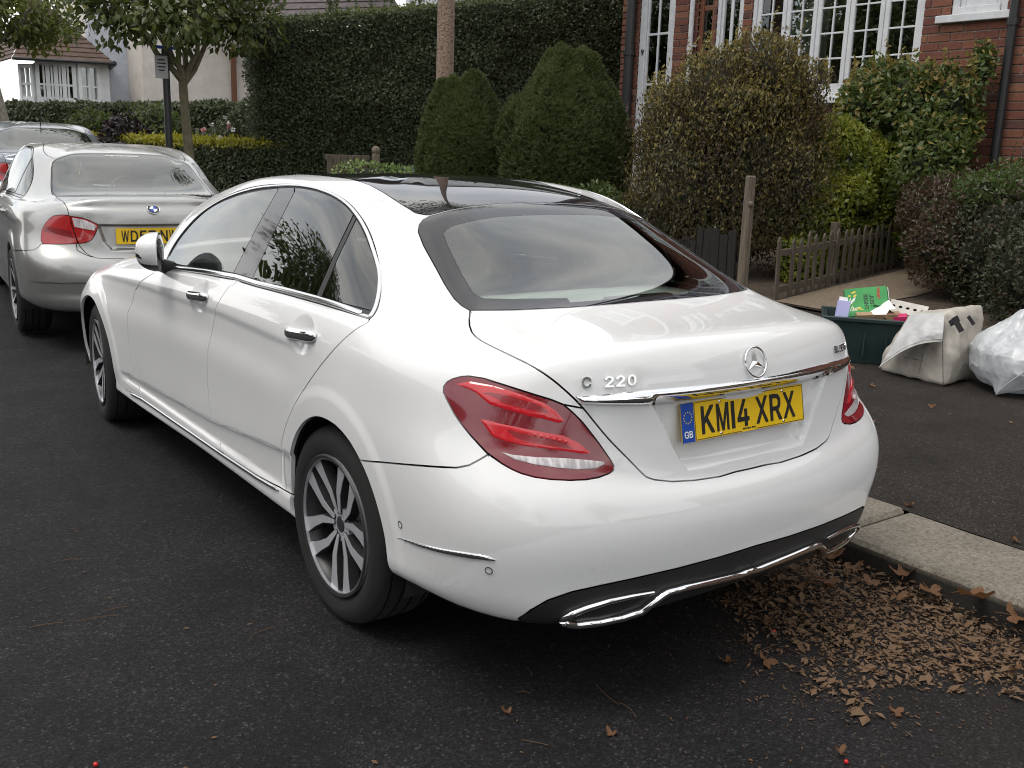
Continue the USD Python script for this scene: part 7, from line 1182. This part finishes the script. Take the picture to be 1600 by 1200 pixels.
# cereal carton leaning across the box, printing on its face
def lettering(par, txt, h, w, T, mat, rot=0.0):
    m = text_plate(txt, h, w, .0012); m.apply_translation([-w/2, 0, -h/2]); m.apply_transform(trimesh.transformations.rotation_matrix(rot, [0, 1, 0])); m.apply_transform(T); obj('lettering', m, mat, par)
ce = thing('cereal_carton', 'green cereal carton lying tilted on top of the recycling box', 'carton', in_box(-.07, .04, .40), RA_)
Tc = trimesh.transformations.euler_matrix(-.50, -.14, .10); cm_ = bevel_box(.29, .058, .215, .002); cm_.apply_transform(Tc); obj('carton', cm_, M_cereal, ce)
def T_face(x, z): M = np.eye(4); M[:3, 3] = [x, -.0298, z]; return Tc@M
lettering(ce, 'JUST', .030, .10, T_face(.035, .0), M_print, math.pi/2); lettering(ce, 'RIGHT', .030, .115, T_face(-.005, -.005), M_print, math.pi/2); lettering(ce, "Kellogg's", .026, .085, T_face(.085, .055), M_pred, math.pi/2)
r5 = np.random.default_rng(9)
for k in range(16):
    a = r5.uniform(-.6, 1.6); p = np.array([-.118+.05*abs(math.cos(a))*r5.random()*1.6, -.0298, -.055+.05*math.sin(a)*r5.random()*1.7]); m = place(bevel_box(.034, .0012, .006, .0004), (0, 0, 0), (0, -a, 0)); m.apply_translation(p); m.apply_transform(Tc); obj('printed_flake', m, M_paper if k % 3 else M_pyel, ce)
for k in range(5): m = bevel_box(.016, .0012, .012, .0004); m.apply_translation([-.12+r5.uniform(-.015, .06), -.0298, .06+r5.uniform(-.02, .035)]); m.apply_transform(Tc); obj('printed_flake', m, M_pyel, ce)
m = bevel_box(.004, .06, .20, .001); m.apply_translation([.155, .012, 0]); m.apply_transform(Tc); obj('carton_flap', m, M_paper, ce)
li = thing('small_carton', 'small lilac carton at the left end of the recycling box', 'carton', in_box(-.235, -.12, .345), RA_); obj('carton', place(bevel_box(.085, .055, .16, .002), (0, 0, 0), (-.15, .10, .1)), M_lilac, li); obj('carton_flap', place(bevel_box(.06, .004, .03, .001), (.0, .0, .09), (-.3, .1, .1)), M_paper, li)
bc = thing('card_carton', 'flattened brown carton beneath the green cereal carton', 'carton', in_box(.02, -.10, .315), RA_); obj('carton', place(bevel_box(.30, .16, .045, .003), (0, 0, 0), (.18, -.08, .15)), M_card, bc); obj('carton_flap', place(bevel_box(.28, .004, .04, .001), (-.02, -.09, .02), (.5, -.08, .15)), M_card, bc)
pc_ = thing('pink_carton', 'pink and white carton between the brown card and the egg tray', 'carton', in_box(.125, -.135, .325), RA_); q = obj('carton', place(bevel_box(.15, .07, .05, .002), (0, 0, 0), (.2, -.12, -.1)), M_pinkcard, pc_); obj('bar_code', place(bevel_box(.055, .002, .03, .0005), (.03, -.037, .004), (.2, -.12, -.1)), M_paper, pc_)
et_ = thing('egg_tray', 'grey card drinks tray with a row of round holes', 'carton', in_box(.215, .05, .375), RA_); hol = sg.box(-.13, -.06, .13, .06)
for k in range(5): hol = hol.difference(sg.Point(-.10+k*.05, .0).buffer(.013))
m = extrude(hol, .004); Te = trimesh.transformations.euler_matrix(.65, .12, -.25); m.apply_transform(Te); obj('tray', m, M_greycard, et_); m = bevel_box(.26, .004, .09, .001); m.apply_translation([0, -.06, -.042]); m.apply_transform(Te); obj('tray', m, M_greycard, et_); m = bevel_box(.004, .12, .09, .001); m.apply_translation([-.13, 0, -.042]); m.apply_transform(Te); obj('tray', m, M_greycard, et_); m = bevel_box(.25, .11, .002, .0005); m.apply_translation([0, 0, -.035]); m.apply_transform(Te); obj('tray', m, M_roomdark, et_)
jp = thing('paper_pile', 'crumpled newspapers and wrappers filling the recycling box', 'paper'); 
for k in range(9):
    g = np.linspace(-.5, .5, 7); X, Y = np.meshgrid(g*.22, g*.16); Z = .045*(meshkit.fbm(np.stack([X*14+k*3, Y*14, 0*X], -1), 3, k)-.5); V = np.stack([X.ravel(), Y.ravel(), Z.ravel()], 1); i, j = np.meshgrid(np.arange(6), np.arange(6), indexing='ij'); a = (i*7+j).ravel()
    mm = trimesh.Trimesh(V, np.vstack([np.stack([a, a+1, a+8], 1), np.stack([a, a+8, a+7], 1)]), process=False); mm.apply_transform(trimesh.transformations.euler_matrix(*r5.normal(0, .3, 2), r5.uniform(0, 3))); mm.apply_translation(in_box(r5.uniform(-.17, .17), r5.uniform(-.10, .10), .275+.01*k)); obj('paper', mm, [M_paper, M_greycard, M_card, M_lilac][k % 4], jp, smooth=True)
# ------------------------------------------------------------------ bags
M_sack = noisy('woven_sack', [(.3, (.29, .265, .23)), (.7, (.42, .39, .345))], 8, rough=.75, bump=.35, bump_scale=220, bump_dist=.002)
M_sack2 = noisy('woven_sack_flap', [(.3, (.36, .36, .36)), (.7, (.48, .48, .475))], 8, rough=.65, bump=.35, bump_scale=220, bump_dist=.002)
M_strap = pbr('black_webbing', (.02, .018, .018), .8)
def cloth_grid(P00, P10, P01, P11, n=28, amp=.02, bulge=.0, seed=0, fr=7):
    s, t = np.meshgrid(np.linspace(0, 1, n), np.linspace(0, 1, n)); P00, P10, P01, P11 = map(lambda p: np.array(p, float), (P00, P10, P01, P11))
    P = ((1-s)*(1-t))[..., None]*P00+(s*(1-t))[..., None]*P10+((1-s)*t)[..., None]*P01+(s*t)[..., None]*P11; nn = np.cross(P10-P00, P01-P00); nn /= np.linalg.norm(nn)
    P = P+nn*(bulge*np.sin(math.pi*s)*np.sin(math.pi*t)+amp*(2*meshkit.fbm(P*fr+seed, 4, seed)-1)*(.35+.65*np.sin(math.pi*np.clip(s, .05, .95))*np.sin(math.pi*np.clip(t, .05, .95))))[..., None]
    i, j = np.meshgrid(np.arange(n-1), np.arange(n-1), indexing='ij'); a = (i*n+j).ravel(); return trimesh.Trimesh(P.reshape(-1, 3), np.vstack([np.stack([a, a+1, a+n+1], 1), np.stack([a, a+n+1, a+n], 1)]), process=False)
SB_, TL_, TR_, FBL_, FBR_, BLb = (3.746, .669, .124), (3.95, 1.08, .525), (3.826, .77, .583), (3.742, 1.14, .158), (3.705, .69, .420), (3.793, 1.179, .124)
BR_, PK_, BK_, BKt = (4.085, .700, .124), (4.257, .755, .612), (4.20, 1.12, .124), (4.22, 1.05, .50)
wb_ = thing('woven_bag', 'off-white woven shopping bag with flap, slumped against the recycling box', 'bag')
def soft_bag():
    """the slumped body: a box mapped to the bag's eight corners, its edges softened and its cloth crumpled"""
    m = trimesh.creation.box([1, 1, 1])
    for _ in range(5): m = m.subdivide()
    m.merge_vertices(); q = m.vertices+.5; c = [np.array(p) for p in (BLb, SB_, BR_, BK_, TL_, TR_, PK_, BKt)]; x, y, z = q.T[:, :, None]
    f = lambda a, b, d, e: a*(1-x)*(1-y)+b*x*(1-y)+d*x*y+e*(1-x)*y
    P = f(c[0], c[1], c[2], c[3])*(1-z)+f(c[4], c[5], c[6], c[7])*z
    m.vertices = P; trimesh.smoothing.filter_laplacian(m, iterations=10); P = m.vertices.copy(); n = m.vertex_normals; mid = np.sin(math.pi*np.clip(z[:, 0], 0, 1))
    P += n*(.030*mid+.075*(meshkit.fbm(P*4.2+2, 4, 3)-.5)*(.3+mid)+.022*(1-np.abs(2*meshkit.noise(P*[9, 9, 5]+7, 5)-1)**.6-.4))[:, None]; P[:, 2] = np.maximum(P[:, 2], .1235); m.vertices = P; return m
SBAG = soft_bag(); obj('bag_body', SBAG, M_sack, wb_, smooth=True)
def sweep_flap(n=36):
    """the flap hanging over the front: follows the top edge, its lower hem sagging in a curve"""
    s, t = np.meshgrid(np.linspace(0, 1, n), np.linspace(0, 1, n)); T0, T1, B0, B1 = map(np.array, (TL_, TR_, FBL_, FBR_))
    top = (1-s)[..., None]*T0+s[..., None]*T1; hem = (1-s)[..., None]*B0+s[..., None]*B1; hem = hem+np.array([-.05, -.035, .02])*np.sin(math.pi*s)[..., None]*.6+np.array([0, 0, 1])*(.045*np.sin(math.pi*s))[..., None]
    P = (1-t)[..., None]*top+t[..., None]*hem; nn = np.array([-.80, -.55, .2]); P = P+nn*(.018+.042*np.sin(math.pi*np.clip(t*.9+.05, 0, 1))+.050*(2*meshkit.fbm(P*6, 4, 2)-1)*np.clip(t*3, .15, 1))[..., None]
    i, j = np.meshgrid(np.arange(n-1), np.arange(n-1), indexing='ij'); a = (i*n+j).ravel(); return P, trimesh.Trimesh(P.reshape(-1, 3), np.vstack([np.stack([a, a+1, a+n+1], 1), np.stack([a, a+n+1, a+n], 1)]), process=False)
FP, fm = sweep_flap(); obj('flap', fm, M_sack2, wb_, smooth=True)
obj('hem', cat_mesh([tube(FP[k], .0022, 6) for k in (-1, -4)]), M_sack, wb_, smooth=True)
def stitch(a, b, n, par):
    a, b = np.array(a), np.array(b); d = (b-a)/n; ms = []
    for k in range(n):
        c = a+d*(k+.5); ms.append(tube([c-d*.28+[-.006, -.010, .004], c+d*.28+[-.006, -.010, .004]], .0032, 5))
    tag(obj('stitching', cat_mesh(ms), M_strap, par), kind='stuff')
stitch(SB_, FBR_, 24, wb_); stitch(np.array(BLb)*.35+np.array(SB_)*.65, SB_, 15, wb_); stitch(np.array(PK_)+[.0, -.02, -.02], (4.25, .70, .5), 8, wb_)
for a, b, w in (((3.855, .735, .565), (3.895, .690, .475), .018), ((3.99, .715, .565), (4.03, .69, .51), .012), ((3.835, .745, .52), (3.885, .715, .56), .022)):
    a, b = np.array(a), np.array(b); q = unit(np.cross(b-a, [.5, .8, .1]))*w; m = trimesh.Trimesh(np.array([a-q, a+q, b+q, b-q])+[-.022, -.03, .0], [[0, 1, 2], [0, 2, 3]]); obj('strap', m, M_strap, wb_)
for s0, s1, t0, t1 in ((.62, .62, .10, .72), (.25, .62, .55, .55), (.30, .60, .30, .30)):
    pts = [(np.array(BLb)*(1-s)*(1-t)+np.array(SB_)*s*(1-t)+np.array(TL_)*(1-s)*t+np.array(TR_)*s*t)+[-.020, -.016, .004] for s, t in zip(np.linspace(s0, s1, 12), np.linspace(t0, t1, 12))]; obj('printed_line', tube(pts, .0014, 5), M_strap, wb_)
# white refuse bag
M_film = usdkit.material(stage, '/World/Looks/white_film', {'tc': ('texture_coordinate', {}), 'n': ('noise_texture', {'scale': 14, 'detail': 5, 'distortion': 1.2}), 'r': ('rgb_ramp', {'ramp': [(.3, (.42, .44, .46)), (.7, (.62, .63, .64))]}), 'b': ('bump', {'strength': .45, 'distance': .008}),
    'p': ('principled_bsdf', {'roughness': .34, 'coat_weight': .3, 'coat_roughness': .2}), 't': ('translucent_bsdf', {'color': (.7, .72, .74)}), 'm': ('mix_closure', {'fac': .28})},
    [('tc.object', 'n.vector'), ('n.fac', 'r.fac'), ('n.fac', 'b.height'), ('b.normal', 'p.normal'), ('r.color', 'p.base_color'), ('p.BSDF', 'm.closure1'), ('t.BSDF', 'm.closure2')], surface='m.closure')
rbag = thing('refuse_bag', 'full white plastic refuse bag standing rightmost on the pavement', 'bag', (4.13, .36, .122))
m = trimesh.creation.icosphere(6, 1.0); v = m.vertices.copy(); d = v.copy()
r = 1+.12*(2*meshkit.fbm(d*1.5+3, 2, 1)-1); cr = 1-np.abs(2*meshkit.noise(np.stack([d[:, 0]*3+d[:, 1]*2, d[:, 1]*3-d[:, 0]*2, d[:, 2]*1.4], 1)*1.25+5, 4)-1); r += .034*(cr**3-.25); cr2 = 1-np.abs(2*meshkit.noise(d*np.array([5.2, 5.2, 2.4])+11, 9)-1); r += .012*(cr2**4-.2)
th_ = np.arctan2(d[:, 1], d[:, 0]); r *= 1+.045*np.abs(np.sin(th_*5.5+1.2*d[:, 2]))*sstep((d[:, 2]+.35)/1.0)-.02
P = d*r[:, None]*np.array([.335, .335, .225]); P[:, 2] += .205; top = sstep((d[:, 2]-.55)/.45); P[:, 2] += .05*top; P[:, :2] *= (1-.25*top)[:, None]; bot = P[:, 2] < .012; P[bot, 2] = .004+.006*np.abs(meshkit.fbm(P[bot]*9, 2))
for c, h in (((-.06, .03), .05), ((.12, -.02), .06)):
    w = np.exp(-((P[:, 0]-c[0])**2+(P[:, 1]-c[1])**2)/.0022)*(P[:, 2] > .3); P[:, 2] += h*w
# a corner of the sack pulled out towards the road
w = np.exp(-((d-unit(np.array([-.75, -.10, -.62])))**2).sum(1)/.05); P += np.outer(w, [-.055, .03, -.06]); P[:, 2] = np.maximum(P[:, 2], .003)
m.vertices = P; obj('sack', m, M_film, rbag, smooth=True)
pk = [P[np.argmin(((d-unit(np.array(q)))**2).sum(1))]+np.array(q)*.006 for q in ((-.75, -.10, -.62), (-.75, -.30, -.2), (-.66, -.5, .2), (-.5, -.55, .6), (-.25, -.3, .9))]
obj('gusset_fold', tube(smooth_path(np.array(pk), 30), .0045, 8), M_film, rbag, smooth=True)
# ------------------------------------------------------------------ fallen leaves and litter
M_litter = leafmat('leaf_litter', G((.14, .085, .048), (.29, .195, .115), (.42, .31, .19), (.58, .47, .32), (.34, .235, .14)), .75, .15, .3)
M_dust = leafmat('litter_crumbs', G((.10, .06, .035), (.22, .14, .085), (.36, .26, .16), (.5, .40, .28)), .85, .05, .2)
M_bigleaf = leafmat('fallen_leaf', G((.13, .06, .024), (.21, .105, .042), (.27, .155, .068), (.18, .105, .058)), .65, .25, .4)
rng = np.random.default_rng(101)
dense = sg.Polygon([(.975, -.30), (.975, -2.6), (.80, -2.2), (.62, -1.55), (.46, -1.32), (.36, -1.08), (.33, -.85), (.42, -.62), (.62, -.42)])
def field(P):
    d = np.array([dense.exterior.distance(sg.Point(p))*(1 if dense.contains(sg.Point(p)) else -1) for p in P]); band = np.exp(-(((P[:, 0]-.16)/.07)**2))*np.exp(-(((P[:, 1]+1.10)/.22)**2))
    n = meshkit.fbm(np.c_[P*3.2, 0*P[:, 0]], 4, 5); n2 = meshkit.fbm(np.c_[P*9, 0*P[:, 0]], 3, 8)
    return np.clip(sstep((d+.10+.30*(n-.5))/.20)+.75*band*(n2 > .42), 0, 1), d
N0 = 60000; P = np.stack([rng.uniform(-.4, .97, N0), rng.uniform(-2.7, -.25, N0)], 1); f, dd = field(P); k = rng.random(N0) < f*.56; P, dd = P[k], dd[k]
z = .004+np.clip(dd, 0, .25)*.10*rng.random(len(P))+.010*rng.random(len(P))+.045*np.exp(-(.975-P[:, 0])/.08)*rng.random(len(P))
Q = np.c_[P, z]; flat = rng.normal(0, 1, (len(Q), 3))*[1, 1, .16]
def flat_leaves(P, size, asp, rng, tilt=.25, fold=.25):
    n = len(P); a = rng.uniform(0, 2*math.pi, n); D = np.stack([np.cos(a), np.sin(a), rng.normal(0, tilt, n)], 1); D = unit(D); up = unit(np.stack([rng.normal(0, tilt, n), rng.normal(0, tilt, n), np.ones(n)], 1)); A = unit(np.cross(up, D)); B = np.cross(D, A)
    L_ = size*np.clip(rng.lognormal(-.30, .55, n), .22, 3.0); w = (L_*asp*.5*rng.uniform(.6, 1.3, n))[:, None]; l_ = L_[:, None]; V = np.stack([P-D*l_*.5, P+A*w+B*w*fold, P+D*l_*.5+B*l_*.08, P-A*w+B*w*fold], 1).reshape(-1, 3); k = np.arange(n)*4
    return V, np.vstack([np.stack([k, k+1, k+2], 1), np.stack([k, k+2, k+3], 1)])
lit = obj('leaf_litter', flat_leaves(Q, .0185, .5, rng, .32, .45), M_litter); tag(lit, 'drift of small dry brown leaves in the gutter behind the white saloon', 'leaf litter', kind='stuff')
base = np.array([q for q in rng.uniform([.36, -2.5], [.97, -.3], (2600, 2)) if dense.contains(sg.Point(q))]); 
# crumbs, seeds and twigs spread thinly over road and pavement
N0 = 60000; P = np.stack([rng.uniform(-2.2, .97, N0), rng.uniform(-2.6, 1.5, N0)], 1); f = .62*np.exp(-((P[:, 0]-.50)/.50)**2)*sstep((-.35-P[:, 1])/.35)+.010; n = meshkit.fbm(np.c_[P*2.6, 0*P[:, 0]], 4, 6); k = rng.random(N0) < f*sstep((n-.36)/.25)*1.3; P = P[k]
cr_ = obj('litter_crumbs', flat_leaves(np.c_[P, np.full(len(P), .004)], .0095, .42, rng, .12), M_dust); tag(cr_, 'scattered crumbs of dry leaf and seed on the asphalt road', 'leaf litter', kind='stuff')
N0 = 900; P = np.stack([rng.uniform(1.5, 5.5, N0), rng.uniform(-2.5, 4.0, N0)], 1); k = rng.random(N0) < .22+.5*np.exp(-(P[:, 0]-1.46)/.12); P = P[k]
pl_ = obj('pavement_litter', flat_leaves(np.c_[P, .124+h_road(P[:, 1])], .022, .5, rng, .2), M_litter); tag(pl_, 'small dry leaves scattered over the pavement', 'leaf litter', kind='stuff')
def palmate(rng, R):
    """one curled palmate leaf: five pointed lobes round the stalk, domed and creased"""
    a = np.linspace(math.radians(-140), math.radians(140), 41); lob = .46+.54*np.abs(np.cos((a)*2.25/1.0*.8))**1.6; lob *= 1-.30*np.abs(a)/2.5; lob *= 1+.08*np.sin(a*23)
    V = np.vstack([[0, 0, 0], np.stack([lob*.55*np.sin(a), lob*.55*np.cos(a), 0*a], 1), np.stack([lob*np.sin(a), lob*np.cos(a), 0*a], 1)])*R
    n = 41; i = np.arange(n-1); F = np.vstack([np.stack([0*i, 1+i, 2+i], 1), np.stack([1+i, 1+n+i, 2+n+i], 1), np.stack([1+i, 2+n+i, 2+i], 1)])
    r2 = (V[:, 0]**2+V[:, 1]**2); V[:, 2] = r2/R*rng.uniform(.35, .85)+.34*R*(2*meshkit.fbm(V/R*2.3+rng.uniform(0, 9), 3, 1)-1)+.03*R*np.abs(np.sin(np.arctan2(V[:, 0], V[:, 1])*2.5)); V[:, 2] -= V[:, 2].min(); st = tube([(0, -.02*R, V[0, 2]), (.05*R, -.5*R, .05*R+V[0, 2]), (.02*R, -.95*R, .02*R)], .012*R+.0006, 5)
    return trimesh.util.concatenate([trimesh.Trimesh(V, F, process=False), st])
kinds = [palmate(rng, .052) for _ in range(6)]
spots = [(.90, -1.19, .10, 1.5), (.955, -1.30, .07, 1.1), (.93, -1.02, .06, 1.0), (.95, -.90, .07, 1.1), (.80, -.98, .05, .9), (.72, -.74, .03, 1.2), (.86, -.76, .05, .9), (.62, -.70, .02, .8), (.90, -.62, .05, 1.0), (.93, -1.52, .06, 1.0), (.70, -1.45, .02, .7), (.95, -1.75, .05, 1.1), (.82, -.86, .04, .8), (.78, -1.62, .03, .8), (.35, -.80, .004, .6), (.12, -.98, .004, .8), (.02, -.92, .004, .55), (-.10, -1.42, .004, .5), (.20, -1.38, .004, .55), (-1.75, .95, .004, .45), (-.72, -.78, .003, .40), (-.55, -1.02, .003, .4)]
PAVE = [(1.50, -1.02, 'brown leaf at the back edge of the kerb stone, nearest the picture edge'), (1.51, -.55, 'small brown leaf at the back edge of the kerb, halfway to the bumper'), (1.50, -.12, 'brown leaf at the kerb right beside the white bumper corner'), (3.35, .92, 'small leaf on the pavement just in front of the woven bag'), (3.2, .40, 'small leaf on the pavement in front of the white refuse bag'), (2.55, .35, 'curled leaf alone in the middle of the dark pavement'), (2.3, .95, 'leaf on the pavement close to the right rear lamp of the white saloon')]
PL = {}
for x, y, t_ in PAVE: spots.append((x, y, .122, .55)); PL[(x, y)] = t_
for x, y, zz, s in spots:
    m = kinds[int(rng.integers(6))].copy(); m.apply_scale(s); m.apply_transform(trimesh.transformations.euler_matrix(rng.normal(0, .25), rng.normal(0, .25), rng.uniform(0, 6.3))); m.apply_translation([x, y, zz-m.bounds[0, 2]*.7+float(h_road(y))])
    o = obj('fallen_leaf', m, M_bigleaf, smooth=True)
    if (x, y) in PL: tag(o, PL[(x, y)], 'leaf', 'fallen leaves on the pavement')
    elif x < -1: tag(o, 'lone small fallen leaf on the open road left of the rear wheel', 'leaf')
    else: tag(o, 'curled brown fallen leaf on the asphalt or in the gutter by the kerb', 'leaf', 'larger fallen leaves in the gutter and on the road')
for k in range(26):
    x, y = (rng.uniform(-.9, .9), rng.uniform(-1.7, -.5)) if k < 18 else (rng.uniform(-1.9, -1.0), rng.uniform(0, 1.6)); a = rng.uniform(0, 6.3); L_ = rng.uniform(.02, .06); s = np.linspace(-1, 1, 6)
    pth = np.stack([x+s*L_*math.cos(a)+.15*L_*s**2*math.sin(a), y+s*L_*math.sin(a), .004+.004*(1-s**2)], 1); tag(obj('twig', tube(pth, .0011, 5), M_dust, smooth=True), 'thin dry leaf stalk lying on the road', 'twig', 'dry stalks on the road')
for x, y in ((-.12, -1.45), (.30, -.86), (-1.72, -.42)):
    m = trimesh.creation.icosphere(2, .006); m.apply_translation([x, y, .007]); tag(obj('berry', m, pbr('red_berry', (.45, .012, .012), .3) if not stage.GetPrimAtPath('/World/Looks/red_berry') else UsdShade.Material.Get(stage, '/World/Looks/red_berry'), smooth=True), 'small red berry on the asphalt', 'berry', 'red berries on the road')
